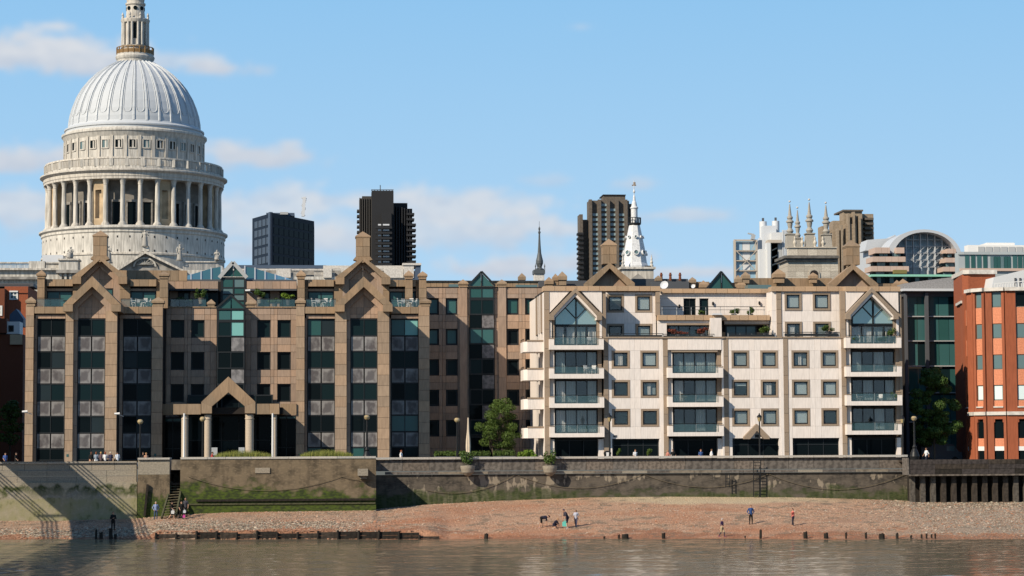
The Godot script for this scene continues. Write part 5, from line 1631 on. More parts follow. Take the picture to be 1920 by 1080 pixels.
# ---------- everything behind ----------
func build_background() -> void:
	var b: MB
	# blue-black office block
	refs(530, 450)
	var D := 720.0
	var o := thing("office_tower", "blue-black glass office block with a crane mast behind the cathedral roof", "building", Vector3(fx(530, D), YP, -D))
	var pa := at(473, 450, 730)
	var pc := at(510, 450, 712)
	var pd := at(589, 450, 738)
	b = MB.new()
	b.plan(PackedVector2Array([Vector2(pa.x, pa.z), Vector2(pc.x, pc.z), Vector2(pd.x, pd.z), Vector2(pd.x, -770), Vector2(pa.x, -770)]), YP, fy(404, 720))
	part(o, "tower_wall", b.mesh(), M.navy, Vector3.ZERO)
	for i in 4:
		for j in 7:
			wall_piece(o, "window", M.navy_pane, pa, pc, 0.13 + i * 0.2, 0.13 + i * 0.2 + 0.16, fy(412 + j * 17.5, 720), fy(412 + j * 17.5 + 12.5, 720), 0.12)
	for i in 8:
		for j in 7: wall_piece(o, "window", M.glass_dark, pc, pd, 0.04 + i * 0.118, 0.04 + i * 0.118 + 0.1, fy(412 + j * 17.5, 720), fy(412 + j * 17.5 + 12.5, 720), 0.1)
	wall_piece(o, "corner_fin", M.slate_blue, pa, pc, 0.88, 0.96, fy(402, 720), fy(500, 720), 0.5)
	pb(o, "roof_plant", M.slate_blue, 499, 399, 552, 405, D + 8, 8)
	pb(o, "roof_plant", M.grey_metal, 525, 397.5, 540, 402, D + 6, 4)
	b = MB.new()
	b.bar(at(568, 406, 730), at(571, 369, 730), 1.0, Vector3(0, 0, 1))
	b.bar(at(565, 371, 730), at(575, 373, 730), 0.3)
	part(o, "crane_mast", b.mesh(), M.pale_metal, Vector3.ZERO)
	for i in 5:
		part(o, "crane_lattice", box(1.6, 0.25, 0.4), M.grey_metal, at(568.3 + i * 0.5, 402 - i * 7, 730)).rotation.z = 0.6 if i % 2 else -0.6
	# concrete towers
	refs(725, 430)
	D = 1000.0
	o = thing("concrete_tower", "almost black jagged concrete tower with white-lit balcony slots", "tower", Vector3(fx(725, D), YP, -D), "jagged concrete towers")
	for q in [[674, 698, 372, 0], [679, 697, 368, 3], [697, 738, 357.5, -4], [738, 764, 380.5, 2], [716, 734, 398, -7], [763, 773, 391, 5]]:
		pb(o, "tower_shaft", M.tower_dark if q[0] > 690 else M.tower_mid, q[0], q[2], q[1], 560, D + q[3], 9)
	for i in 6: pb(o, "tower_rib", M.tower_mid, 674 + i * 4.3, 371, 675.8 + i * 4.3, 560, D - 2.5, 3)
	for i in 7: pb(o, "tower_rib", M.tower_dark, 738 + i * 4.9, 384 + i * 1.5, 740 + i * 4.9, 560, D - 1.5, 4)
	for i in 12:
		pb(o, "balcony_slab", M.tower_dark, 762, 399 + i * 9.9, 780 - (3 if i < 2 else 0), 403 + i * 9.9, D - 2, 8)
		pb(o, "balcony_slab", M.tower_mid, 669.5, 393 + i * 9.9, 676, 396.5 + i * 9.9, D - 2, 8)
		if i < 9:
			pb(o, "balcony_front", M.tower_dark, 704, 424.5 + i * 9.9, 735, 428.5 + i * 9.9, D - 8.5, 2)
			pb(o, "balcony_light", M.pale_metal, 709, 420 + i * 9.9, 714.5, 422.8 + i * 9.9, D - 7.3, 0.4)
			pb(o, "balcony_light", M.pale_metal, 718, 420 + i * 9.9, 730, 422.8 + i * 9.9, D - 7.3, 0.4)
	b = MB.new()
	for i in 8: b.bar(at(697 + i * 5.5, 356, 1002), at(697 + i * 5.5, 358, 1002), 0.3, Vector3(0, 0, 1))
	b.bar(at(713, 347, 1002), at(713, 358, 1002), 0.35, Vector3(0, 0, 1))
	b.bar(at(696, 356, 1002), at(738, 356, 1002), 0.3)
	part(o, "roof_rail", b.mesh(), M.tower_mid, Vector3.ZERO)
	refs(1140, 430)
	D = 1040.0
	o = thing("concrete_tower", "brown concrete tower with four columns of windows beside the white spire", "tower", Vector3(fx(1140, D), YP, -D), "jagged concrete towers")
	for q in [[1105, 1180, 376, 0], [1132, 1173, 366, 3], [1087, 1093, 402, -1], [1093, 1106, 412, 3], [1180, 1191, 382, 4]]:
		pb(o, "tower_shaft", M.tower_brown, q[0], q[2], q[1], 560, D + q[3], 9)
	for u in [1105, 1122, 1138.5, 1155, 1171.5]: pb(o, "tower_rib", M.tower_brown, u, 374, u + 5.5, 560, D - 2.0, 3)
	for j in 15:
		for i in 4:
			if j < 2 and i in [0, 3] or j == 0 and i != 1: continue
			pb(o, "window", M.tower_pane, 1111.2 + i * 16.5, 382 + j * 9.15, 1121.6 + i * 16.5, 386.6 + j * 9.15, D - 0.4, 0.5)
		pb(o, "balcony_slab", M.tower_dark, 1083.5, 436 + j * 9.15, 1094, 440 + j * 9.15, D - 3, 6)
		pb(o, "balcony_slab", M.tower_dark, 1178, 389 + j * 9.15, 1193, 392.5 + j * 9.15, D + 1, 6)
	pb(o, "roof_rail", M.tower_dark, 1131, 364.6, 1174, 366.4, D + 2.5, 14)
	refs(1600, 430)
	D = 1100.0
	o = thing("concrete_tower", "warm brown jagged concrete tower rising behind the church pinnacles", "tower", Vector3(fx(1600, D), YP, -D), "jagged concrete towers")
	for q in [[1582, 1617, 394.5, 0], [1562, 1583, 414, 2], [1617, 1638, 401, 5], [1541, 1549, 424, 2], [1586, 1606, 420, -4]]:
		pb(o, "tower_shaft", M.tower_tan, q[0], q[2], q[1], 560, D + q[3], 9)
	for q in [[1590, 400], [1600, 397], [1570, 428], [1577, 422], [1611, 403]]: pb(o, "tower_rib", M.tower_tan, q[0], q[1], q[0] + 3.5, 560, D - 5.0, 4)
	for j in 8:
		pb(o, "balcony_slab", M.tower_brown, 1622, 408 + j * 9, 1638.5, 412 + j * 9, D + 1, 8)
		pb(o, "window", M.glass_dark, 1571, 432 + j * 9, 1577, 437 + j * 9, D + 1.4, 0.7)
	pb(o, "roof_cap", M.tower_brown, 1581, 393, 1619, 396, D - 1, 20)
	# white lead steeple
	refs(1195, 450)
	D = 330.0
	var k := mpp(D)
	o = thing("church_steeple", "white eight-sided lead steeple with round windows and a ship vane", "steeple", Vector3(fx(1195, D), YP, -D))
	var c := Vector3(fx(1195, D), 0, -D - 3)
	lathe_at(o, c, D, "spire", [[25, 507], [26, 496], [23.5, 490], [19.5, 462], [15, 440], [11, 421], [9.5, 417]], M.white_lead, 8, true)
	lathe_at(o, c, D, "gallery", [[9, 420], [12.5, 417], [12.5, 414.5], [6, 414]], M.iron, 16, false)
	lathe_at(o, c, D, "lantern", [[6.2, 415], [6.2, 388], [7.5, 387], [7.5, 385], [5.5, 383], [4, 375], [2.5, 372], [2, 364], [0.8, 361], [0.7, 358], [2, 356.5], [2.2, 354], [1.0, 352], [0.6, 350], [0.6, 334]], M.white_lead, 12, false)
	for i in 14:
		var a := TAU * i / 14
		part(o, "gallery_baluster", box(0.1, 11 * k, 0.1), M.iron, c + Vector3(sin(a) * 12 * k, fy(410, D), cos(a) * 12 * k))
	lathe_at(o, c, D, "gallery_rail", [[11.8, 405.5], [12.4, 405.5], [12.4, 404.3], [11.8, 404.3], [11.8, 405.5]], M.iron, 16, false)
	for i in 8:
		var a := TAU * (i + 0.0) / 8
		for q in [[442, 15.2, 2.8], [472, 21.0, 5.2]]:
			b = MB.new()
			b.lathe([Vector2(q[2] * k * 0.75, 0), Vector2(q[2] * k * 0.75, 0.3), Vector2(q[2] * k, 0.3), Vector2(q[2] * k, 0.0)], 14)
			var f := part(o, "oculus", b.mesh(), M.white_lead, c + Vector3(sin(a) * q[1] * k * 0.93, fy(q[0], D), cos(a) * q[1] * k * 0.93))
			f.rotation = Vector3(PI / 2 - 0.25, a, 0)
			b = MB.new()
			b.lathe([Vector2(q[2] * k * 0.76, 0.05), Vector2(0.001, 0.05)], 14)
			part(f, "pane", b.mesh(), M.glass_slate, Vector3.ZERO).position = Vector3(0, 0.12, 0)
	b = MB.new()
	b.box(Vector3(-4 * k, 0, -0.03), Vector3(4 * k, 2 * k, 0.03))
	b.box(Vector3(-1.5 * k, 2 * k, -0.02), Vector3(2.8 * k, 7 * k, 0.02))
	part(o, "weather_vane", b.mesh(), M.gilt, c + Vector3(0, fy(344, D), 0))
	pb(o, "tower_wall", M.portland[1], 1167, 503, 1225, 600, D, 5)
	pb(o, "tower_cornice", M.portland[2], 1163, 500, 1229, 504, D - 0.3, 5.6)
	pb(o, "tower_opening", M.core, 1209, 498, 1220, 502.5, D - 0.1, 0.3)
	pp(o, "tower_pediment", M.portland_dirty, [[1180, 525], [1196, 513], [1212, 525]], D - 0.3, 0.5)
	for u in [1168.5, 1222.0]:
		b = MB.new()
		b.lathe([Vector2(3.4 * k, 0), Vector2(3.4 * k, 4 * k), Vector2(1.8 * k, 5 * k), Vector2(3 * k, 9 * k), Vector2(1.6 * k, 12 * k), Vector2(1.9 * k, 15 * k), Vector2(0.001, 24 * k)], 8)
		part(o, "corner_pinnacle", b.mesh(), M.portland[0], Vector3(fx(u, D), fy(500, D), -D - 0.4))
	# slender lead spire
	refs(1011, 480)
	D = 450.0
	k = mpp(D)
	o = thing("church_spire", "slender dark lead spire with onion base and gilt ball behind the office wing", "steeple", Vector3(fx(1011.5, D), YP, -D))
	c = Vector3(fx(1011.5, D), 0, -D)
	lathe_at(o, c, D, "spire", [[9, 506], [8, 504], [5, 503], [4.2, 501], [6.8, 494], [6.8, 489], [5, 482], [3.4, 474], [2.4, 460], [1.7, 444], [1.5, 438], [2.4, 437], [2.4, 434.5], [1.0, 433], [1.8, 430], [1.8, 427.5], [0.7, 425.5], [0.35, 424], [0.35, 415]], M.lead_spire, 12, false)
	pb(o, "tower_wall", M.white_stone, 1002.5, 513, 1020.5, 600, D - 1, 3)
	pb(o, "tower_cornice", M.lead_spire, 1001, 505.5, 1022, 513, D - 1.3, 3.5)
	for u in [1003.0, 1011.5, 1020.0]:
		b = MB.new()
		b.lathe([Vector2(1.2 * k, 0), Vector2(0.6 * k, 3 * k), Vector2(1.3 * k, 6 * k), Vector2(0.5 * k, 9 * k), Vector2(0.001, 12 * k)], 8)
		part(o, "urn", b.mesh(), M.lead_spire, Vector3(fx(u, D), fy(506, D), -D + 1.2))
	# framed glass box and steel tower
	refs(1420, 470)
	D = 540.0
	o = thing("glass_office", "blue glass office box in a beige exposed frame with diagonal braces", "building", Vector3(fx(1400, D), YP, -D))
	pb(o, "inner_wall", M.blue_pane, 1377, 451, 1420, 620, D + 1, 2)
	for i in 3:
		for j in 5: pb(o, "pane", M.blue_pane if i != 1 else M.pale_panel, [1380.5, 1392.3, 1406.5][i], 454 + j * 18.6, [1391.8, 1406, 1419][i], 469 + j * 18.6, D + 0.5, 0.4)
	for u in [1376.5, 1417.5]: pb(o, "frame_post", M.beige, u, 449, u + 3.2, 620, D - 0.3, 0.8)
	for v in [449, 469.5, 488, 506.7, 525]: pb(o, "frame_beam", M.beige, 1379.8, v, 1417.4, v + (3.0 if v == 449 else 1.8), D - 0.2, 0.7)
	b = MB.new()
	for q in [[1380, 470, 1400, 489], [1400, 489, 1418, 470], [1400, 489, 1380, 508], [1400, 489, 1418, 508], [1411, 468, 1418, 453]]: b.bar(at(q[0], q[1], D - 0.4), at(q[2], q[3], D - 0.4), 0.16, Vector3(0, 0, 1))
	part(o, "brace", b.mesh(), M.beige, Vector3.ZERO)
	b = MB.new()
	b.bar(at(1411, 449, D), at(1413, 440, D), 0.9, Vector3(0, 0, 1))
	b.bar(at(1414, 440, D), at(1402, 437.5, D), 0.35)
	part(o, "roof_crane", b.mesh(), M.grey_metal, Vector3.ZERO)
	D = 560.0
	o = thing("steel_tower", "silver service tower of stacked metal boxes and pipes beside the church tower", "building", Vector3(fx(1450, D), YP, -D))
	for q in [[1424, 1437, 467, 0, "pale_panel"], [1424, 1431, 450, 6, "slate_blue"], [1438.5, 1445, 455, -1, "pale_panel"], [1445.5, 1459, 455, 2, "glass_slate"], [1459, 1466, 455, 1, "grey_metal"], [1432, 1456, 423, 4, "pale_metal"], [1447, 1467, 435.5, 2, "pale_panel"], [1426, 1446, 445, 7, "pale_metal"], [1466, 1470, 435, 3, "grey_metal"]]:
		pb(o, "metal_box", M[q[4]], q[0], q[2], q[1], 620, D + q[3], 3)
	for q in [[1436, 1450, 409.5], [1460, 1474, 408.5]]:
		b = MB.new()
		var r: float = (fx(q[1], D) - fx(q[0], D)) / 2
		b.lathe([Vector2(r, fy(450, D)), Vector2(r, fy(q[2], D)), Vector2(0.001, fy(q[2] - 1, D))], 20)
		part(o, "tank", b.mesh(), M.pale_metal, Vector3(fx((q[0] + q[1]) / 2.0, D), 0, -D - 8))
		part(o, "vent", box(0.5, 0.9, 0.5), M.slate, Vector3(fx((q[0] + q[1]) / 2.0, D), fy(q[2] - 3.5, D), -D - 8))
	for i in 4: pb(o, "pipe", M.pale_metal, 1467.5 + i * 2.5, 431, 1469 + i * 2.5, 620, D + 0.5, 0.5)
	for i in 3: pb(o, "stair_flight", M.beige, 1446.5, 466 + i * 14, 1458, 468 + i * 14, D + 1.6, 0.3).rotation.z = 0.45
	pb(o, "roof_edge", M.beige, 1440, 449.5, 1466, 455, D - 0.5, 3)
	# church tower with obelisk pinnacles
	refs(1521, 470)
	D = 300.0
	k = mpp(D)
	o = thing("church_tower", "weathered pale church tower crowned by tall obelisk pinnacles", "tower", Vector3(fx(1521, D), YP, -D))
	panels(o, "wall_stone", [M.portland_grey, M.portland_grey2], rows(1476, 1571, 16), [489, 499, 509, 519, 535], [], D, 5.4, 0.01)
	pb(o, "tower_wall", M.portland_grey, 1476, 530, 1571, 700, D + 0.2, 5)
	pb(o, "cornice", M.portland_dark, 1471, 479, 1573, 484, D - 0.7, 6.8)
	pb(o, "cornice", M.portland_dark, 1473.5, 484, 1571, 489, D - 0.4, 6.2)
	panels(o, "parapet_stone", [M.portland_grey, M.portland_grey2], rows(1478, 1569, 18), [464, 479], [], D - 0.1, 1.0)
	pb(o, "parapet_coping", M.portland_grey2, 1477, 462.5, 1570, 465, D - 0.25, 1.2)
	b = MB.new()
	var arch := []
	for i in 13: arch.append([1526 + 10.5 * cos(PI * i / 12.0), 513 - 9 * sin(PI * i / 12.0)])
	arch.append([1515.5, 530])
	arch.append([1536.5, 530])
	pp(o, "arch_surround", M.portland_grey2, arch, D - 0.15, 0.3)
	var arch2 := []
	for q in arch: arch2.append([1526 + (q[0] - 1526) * 0.72, 514 + (q[1] - 514) * 0.75])
	pp(o, "arch_window", M.core, arch2, D - 0.19, 0.2)
	for q in [[1485, 375, 7.5, 0.5], [1514, 379, 6.5, 5.5], [1522, 371, 8, 0.6], [1553, 377, 8, 0.5]]:
		var h := fy(q[1], D) - fy(464, D)
		var r: float = q[2] * k * 1.2
		b = MB.new()
		var s2 := sqrt(2.0)
		b.lathe([Vector2(r * 1.0 * s2, 0), Vector2(r * 0.95 * s2, h * 0.05), Vector2(r * 0.78 * s2, h * 0.26), Vector2(r * 0.95 * s2, h * 0.28), Vector2(r * 0.95 * s2, h * 0.30), Vector2(r * 0.55 * s2, h * 0.31)], 4, Vector3.ZERO, PI / 4, PI / 4 + TAU, true)
		b.lathe([Vector2(r * 0.5, h * 0.31), Vector2(r * 0.75, h * 0.36), Vector2(r * 0.4, h * 0.42), Vector2(r * 0.55, h * 0.5), Vector2(r * 0.55, h * 0.53), Vector2(r * 0.8, h * 0.54), Vector2(r * 0.8, h * 0.57), Vector2(r * 0.45, h * 0.6), Vector2(r * 0.62, h * 0.63), Vector2(r * 0.62, h * 0.66), Vector2(r * 0.38, h * 0.68), Vector2(r * 0.1, h * 0.93)], 8)
		var pn := part(o, "pinnacle", b.mesh(), M.pinnacle_stone, Vector3(fx(q[0], D), fy(464, D), -D - 0.6 - q[3]))
		b = MB.new()
		b.lathe([Vector2(0.001, -0.16), Vector2(0.14, -0.07), Vector2(0.16, 0.02), Vector2(0.11, 0.12), Vector2(0.001, 0.17)], 8)
		part(pn, "ball", b.mesh(), M.white_stone, Vector3(fx(q[0], D), fy(q[1] + 1.5, D), -D - 0.6 - q[3]))
	for q in [[1492, 1], [1506, -1], [1530, 1], [1545, -1]]:
		b = MB.new()
		b.lathe([Vector2(0.3, 0), Vector2(0.12, 0.25), Vector2(0.28, 0.7), Vector2(0.1, 1.1), Vector2(0.14, 1.3), Vector2(0.001, 1.7)], 8)
		part(o, "urn", b.mesh(), M.portland_grey, Vector3(fx(q[0], D), fy(464, D), -D - 0.5))
	# glazed arch building
	refs(1720, 480)
	D = 800.0
	o = thing("arched_office", "office with a great white arched glass roof between stepped pink stone wings", "building", Vector3(fx(1730, D), YP, -D))
	pb(o, "inner_wall", M.arch_pane, 1640, 505, 1800, 640, D + 10, 20)
	var outer := []
	var inner := []
	for i in 25:
		var a := PI * i / 24.0
		outer.append([1733 - 72 * cos(a), 502 - 72 * pow(sin(a), 0.7)])
		inner.append([1735 - 62 * cos(a), 504 - 69 * pow(sin(a), 0.7)])
	for i in 24:
		pp(o, "arch_panel", M.arch_metal, [outer[i], outer[i + 1], inner[i + 1], inner[i]], D - 4, 14)
	for i in 24:
		var v0: float = minf(inner[i][1], inner[i + 1][1])
		pp(o, "arch_pane", M.arch_pane, [inner[i], inner[i + 1], [inner[i + 1][0], 560], [inner[i][0], 560]], D + 3, 0.5)
	for i in 8:
		var u := 1686.0 + i * 13.5
		var t := clampf((u - 1735) / 62.0, -1, 1)
		pb(o, "arch_mullion", M.arch_metal, u - (1.0 if i % 2 else 0.6), 504 - 69 * pow(sin(acos(t)), 0.7), u + (1.0 if i % 2 else 0.6), 560, D + 0.5, 1.5)
	for v in [449, 461, 474, 487, 500]:
		var hw := 62.0 * cos(asin(pow(clampf((504 - v) / 69.0, 0, 1), 1 / 0.7)))
		pb(o, "arch_transom", M.arch_metal, 1735 - hw, v, 1735 + hw, v + 1.1, D + 0.8, 1.0)
	b = MB.new()
	for i in 27:
		var u := 1680 + (i % 9) * 13.5
		var v: float = [476, 489, 463][int(i / 9)]
		if absf(u + 4 - 1735) > 50: continue
		b.bar(at(u, v + 11, D), at(u + 12, v + 1, D), 0.12, Vector3(0, 0, 1))
	part(o, "arch_brace", b.mesh(), M.arch_metal, Vector3.ZERO)
	pb(o, "roof_vault", M.arch_metal, 1630, 452, 1668, 620, D + 14, 30)
	pp(o, "roof_vault", M.arch_metal, [[1622, 470], [1627, 450], [1668, 447], [1680, 440], [1680, 470]], D + 12, 10)
	for q in [[1641, 1669, 464, 475], [1681, 1696, 464, 475], [1636, 1698, 481, 491], [1633, 1704, 499, 509], [1776, 1793, 466, 475], [1773, 1795, 483, 492], [1768, 1796, 500, 509]]:
		panels(o, "stone_band", [M.pink_stone, M.pink_stone2], rows(q[0], q[1], 12), [q[2], q[3]], [], D - 7, 10, 0.03)
	for q in [[1641, 1698, 475, 481], [1636, 1703, 492, 499], [1634, 1706, 511, 530], [1769, 1792, 475, 482], [1765, 1795, 493, 500], [1760, 1796, 511, 530]]:
		for i in int((q[1] - q[0]) / 8): pb(o, "window", M.glass_slate if i % 3 else M.glass_dark, q[0] + i * 8, q[2], q[0] + i * 8 + 7.4, q[3], D - 5.5, 3)
	pb(o, "roof_planter", M.olive, 1676, 506, 1700, 513, D - 9, 2)
	# pale offices by the brick block
	refs(1860, 480)
	D = 520.0
	o = thing("pale_office", "pale grey office with upright windows and a white framed top storey", "building", Vector3(fx(1860, D), YP, -D))
	pb(o, "wall", M.grey_cladding, 1797, 473, 1990, 620, D, 3)
	panels(o, "cladding_panel", [M.grey_cladding, M.grey_cladding2], [1797, 1809, 1855, 1922, 1990], [472, 477.5], [], D - 0.4, 0.6, 0.02)
	for i in 10:
		var u: float = 1809.5 + i * 11.3 if i < 4 else 1899 + (i - 4) * 9.5
		pb(o, "window", M.glass_green if i % 2 else M.glass_teal, u, 478, u + 7.5, 505, D - 0.15, 0.4)
	for i in 6: pb(o, "wide_pane", M.glass_green if i % 3 else M.glass_slate, 1857 + i * 6.4, 481, 1862.8 + i * 6.4, 503, D - 0.15, 0.4)
	pb(o, "stone_band", M.pink_stone, 1800, 503, 1990, 508, D - 0.6, 1)
	pb(o, "top_wall", M.white_paint, 1815, 459.5, 1990, 475, D + 4, 3)
	for i in 12: pb(o, "top_panel", M.grey_metal, 1834.5 + i * 14.3, 462.5, 1846.3 + i * 14.3, 473.5, D + 3.8, 0.4)
	pb(o, "top_coping", M.white_paint, 1851, 455, 1903, 460, D + 6, 8)
	# low mint-edged glass roof
	refs(1715, 515)
	D = 420.0
	o = thing("low_office", "low dark glass office with a mint green roof edge", "building", Vector3(fx(1715, D), YP, -D))
	pb(o, "roof_edge", M.mint, 1634, 514.5, 1797, 518.5, D - 1, 14)
	for i in 20: pb(o, "pane", [M.glass_dark, M.glass_slate, M.glass_deep][i % 3], 1636 + i * 8, 518.8, 1643.6 + i * 8, 560, D + 0.6, 0.3)
	pb(o, "inner_wall", M.core, 1636, 518.8, 1796, 620, D + 1.2, 10)
func lathe_at(o: Node, c: Vector3, d: float, called: String, prof: Array, m: Material, seg: int, flat: bool) -> void:
	var b := MB.new()
	var a := []
	var k := mpp(d)
	for q in prof: a.append(Vector2(q[0] * k, fy(q[1], d)))
	b.lathe(a, seg, Vector3.ZERO, PI / seg, PI / seg + TAU, flat)
	part(o, called, b.mesh(), m, c)
func wall_piece(o: Node, called: String, m: Material, a: Vector3, b: Vector3, t0: float, t1: float, y0: float, y1: float, proud: float) -> MeshInstance3D:   # a slab on an upright wall that runs from a to b in plan
	var p := a.lerp(b, t0)
	var q := a.lerp(b, t1)
	var w := Vector2(q.x - p.x, q.z - p.z).length()
	var r := part(o, called, box(w, absf(y1 - y0), proud * 2), m, Vector3((p.x + q.x) / 2, (y0 + y1) / 2, (p.z + q.z) / 2))
	r.rotation.y = -atan2(q.z - p.z, q.x - p.x)
	return r

# ---------- buildings at both edges ----------
func build_sides() -> void:
	# dark glass office with a metal roof
	refs(1750, 600)
	var D := 262.0
	var o := thing("glass_office", "dark teal glass office under a sloping grey metal roof beside the flats", "building", Vector3(fx(1750, D), YP, -D))
	pb(o, "inner_wall", M.core, 1694, 549, 1830, 866, D + 2.5, 12)
	pp(o, "metal_roof", M.roof_grey, [[1694, 541], [1694, 532], [1720, 528], [1800, 518], [1800, 541]], D + 1.0, 8)
	pb(o, "eaves", M.pale_metal, 1694, 541, 1830, 545.5, D - 0.6, 3)
	pb(o, "eaves_soffit", M.slate, 1694, 545.6, 1830, 556, D + 0.6, 1)
	var k := 0
	for v in [[556, 592], [595, 638], [641, 685], [691, 735], [741, 790], [796, 866]]:
		for u in [[1702, 1720], [1720, 1735], [1742, 1760], [1760, 1779], [1779, 1798]]:
			pb(o, "pane", [M.glass_teal, M.glass_green, M.glass_teal, M.glass_teal, M.glass_deep, M.glass_green, M.glass_teal][k % 7], u[0] + 0.4, v[0], u[1] - 0.4, v[1], D + 0.8, 0.06)
			k += 1
		pb(o, "floor_edge", M.grey_metal, 1700, v[1] + 0.3, 1800, v[1] + 2.2, D + 0.5, 0.5)
	pb(o, "steel_column", M.slate, 1735.5, 549, 1741.5, 866, D - 0.1, 0.5)
	pb(o, "steel_column", M.slate, 1697, 549, 1701.5, 866, D - 0.1, 0.5)
	# red brick block with a rounded front
	refs(1860, 650)
	o = thing("brick_building", "red brick block with rounded front, orange panels between windows and white cornices", "building", Vector3(fx(1860, 244), YP, -244))
	var line := [at(1798, 700, 258), at(1812, 700, 250), at(1820, 700, 247.2), at(1830, 700, 245.6), at(1851, 700, 244.2), at(1886, 700, 243.2), at(1930, 700, 242.8), at(1990, 700, 242.8)]
	var ys := func(v: float) -> float: return fy(v, 244)
	var b := MB.new()
	var poly := PackedVector2Array()
	for p in line: poly.append(Vector2(p.x, p.z - 0.55))
	poly.append(Vector2(line[-1].x, -258.6))
	b.plan(poly, YP, ys.call(545))
	part(o, "inner_wall", b.mesh(), M.core, Vector3.ZERO)
	b = MB.new()
	b.plan(PackedVector2Array([Vector2(line[0].x - 0.3, -258.5), Vector2(line[1].x, -251), Vector2(line[1].x + 0.6, -250.6), Vector2(fx(1862, 252), -250.6), Vector2(fx(1862, 252), -258.8)]), YP, fy(516, 252))
	part(o, "stair_tower", b.mesh(), M.brick, Vector3.ZERO)
	b = MB.new()
	b.plan(PackedVector2Array([Vector2(line[0].x - 0.5, -258.6), Vector2(line[1].x, -250.7), Vector2(line[1].x + 0.6, -250.3), Vector2(fx(1864, 252), -250.3), Vector2(fx(1864, 252), -258.9)]), fy(516, 252) + 0.01, fy(508, 252))
	part(o, "tower_coping", b.mesh(), M.white_stone, Vector3.ZERO)
	# narrow side wall
	wall_piece(o, "side_wall", pick(M.bricks), line[0], line[1], 0.0, 0.3, YP, ys.call(545), 0.3)
	wall_piece(o, "side_wall", pick(M.bricks), line[0], line[1], 0.68, 1.0, YP, ys.call(545), 0.3)
	for v in [[536, 556], [573, 602], [630, 658], [684, 712]]:
		wall_piece(o, "side_window", M.glass_slate, line[0], line[1], 0.3, 0.68, ys.call(v[0]), ys.call(v[1]), 0.1)
		wall_piece(o, "side_panel", M.brick, line[0], line[1], 0.3, 0.68, ys.call(v[1]), ys.call(v[1] + (27 if v[1] < 700 else 150)), 0.2)
	wall_piece(o, "side_sill", M.white_stone, line[0], line[1], 0.3, 1.0, ys.call(557), ys.call(562), 0.5)
	# bays: [segment, from, to]
	var bays := [[1, 0.45, 0.95, 0], [3, 0.18, 0.78, 1], [4, 0.34, 0.86, 2], [5, 0.45, 1.0, 3], [6, 0.3, 0.75, 4]]
	for s in range(1, 7):
		var mine := bays.filter(func(q): return q[0] == s)
		var cut := [0.0, 1.0] if mine.is_empty() else [0.0, mine[0][1], mine[0][2], 1.0]
		for i in range(0, cut.size() - 1):
			if i == 1 and not mine.is_empty(): continue
			if cut[i + 1] - cut[i] < 0.01: continue
			wall_piece(o, "brick_pier", pick(M.bricks), line[s], line[s + 1], cut[i], cut[i + 1], YP, ys.call(546), 0.32)
		for q in mine:
			var vs := [[547, 577, "glass_slate"], [607, 635, "glass_slate"], [665, 693, "glass_slate"], [722, 751, "blind"]]
			if q[3] == 3: vs[0][2] = "glass_dark"
			for v in vs:
				var wn := wall_piece(o, "window_frame", M.frame_grey, line[s], line[s + 1], q[1], q[2], ys.call(v[0]), ys.call(v[1]), 0.06)
				wall_piece(wn, "pane", M[v[2]], line[s], line[s + 1], lerpf(q[1], q[2], 0.1), lerpf(q[1], q[2], 0.9), ys.call(v[0] + 2), ys.call(v[1] - 2), 0.09).rotation.y = 0
			for v in [[577, 607], [635, 665], [693, 722], [751, 764]]:
				wall_piece(o, "orange_panel", M.salmon, line[s], line[s + 1], q[1], q[2], ys.call(v[0]), ys.call(v[1]), 0.16)
			wall_piece(o, "brick_apron", M.brick, line[s], line[s + 1], q[1], q[2], ys.call(764), ys.call(786), 0.30)
			wall_piece(o, "window_sill", M.white_stone, line[s], line[s + 1], q[1], q[2], ys.call(762), ys.call(764.5), 0.42)
			wall_piece(o, "arch_pane", M.glass_dark, line[s], line[s + 1], q[1], q[2], ys.call(790), ys.call(822), 0.08)
			wall_piece(o, "arch_head", M.brick, line[s], line[s + 1], q[1], lerpf(q[1], q[2], 0.1), ys.call(786), ys.call(792), 0.29)
			wall_piece(o, "arch_head", M.brick, line[s], line[s + 1], lerpf(q[1], q[2], 0.9), q[2], ys.call(786), ys.call(792), 0.29)
			wall_piece(o, "orange_panel", M.salmon, line[s], line[s + 1], q[1], q[2], ys.call(822), ys.call(837), 0.16)
			wall_piece(o, "white_fascia", M.white_paint, line[s], line[s + 1], q[1], q[2], ys.call(837), ys.call(845), 0.2)
			wall_piece(o, "shop_pane", M.glass_dark, line[s], line[s + 1], q[1], q[2], ys.call(845), ys.call(866), 0.08)
		if s >= 2:
			wall_piece(o, "string_course", M.white_stone, line[s], line[s + 1], -0.01, 1.01, ys.call(772), ys.call(778.5), 0.5)
			wall_piece(o, "top_cornice", M.white_stone, line[s], line[s + 1], -0.01, 1.01, ys.call(540), ys.call(546.5), 0.62)
	# glazed penthouse and its white rails
	pp(o, "penthouse_wall", M.pale_panel, [[1862, 540], [1866, 520], [1935, 503], [1990, 500], [1990, 545], [1862, 545]], 247.5, 4)
	for i in 6: pb(o, "penthouse_window", M.slate, 1905 + i * 9, 521, 1908.5 + i * 9, 536, 247.4, 0.2)
	b = MB.new()
	for i in 12: b.bar(at(1865 + i * 5, 541, 245.4), at(1865 + i * 5, 531, 245.4), 0.09, Vector3(0, 0, 1))
	b.bar(at(1865, 532, 245.4), at(1922, 527, 245.4), 0.1)
	part(o, "white_rail", b.mesh(), M.white_paint, Vector3.ZERO)
	# brick houses at the other edge
	refs(30, 600)
	D = 288.0
	o = thing("brick_house", "red brick house with a small square window below the cathedral parapet", "building", Vector3(fx(30, D), YP, -D))
	pb(o, "wall", M.brick_old, -60, 541, 8, 866, D, 10)
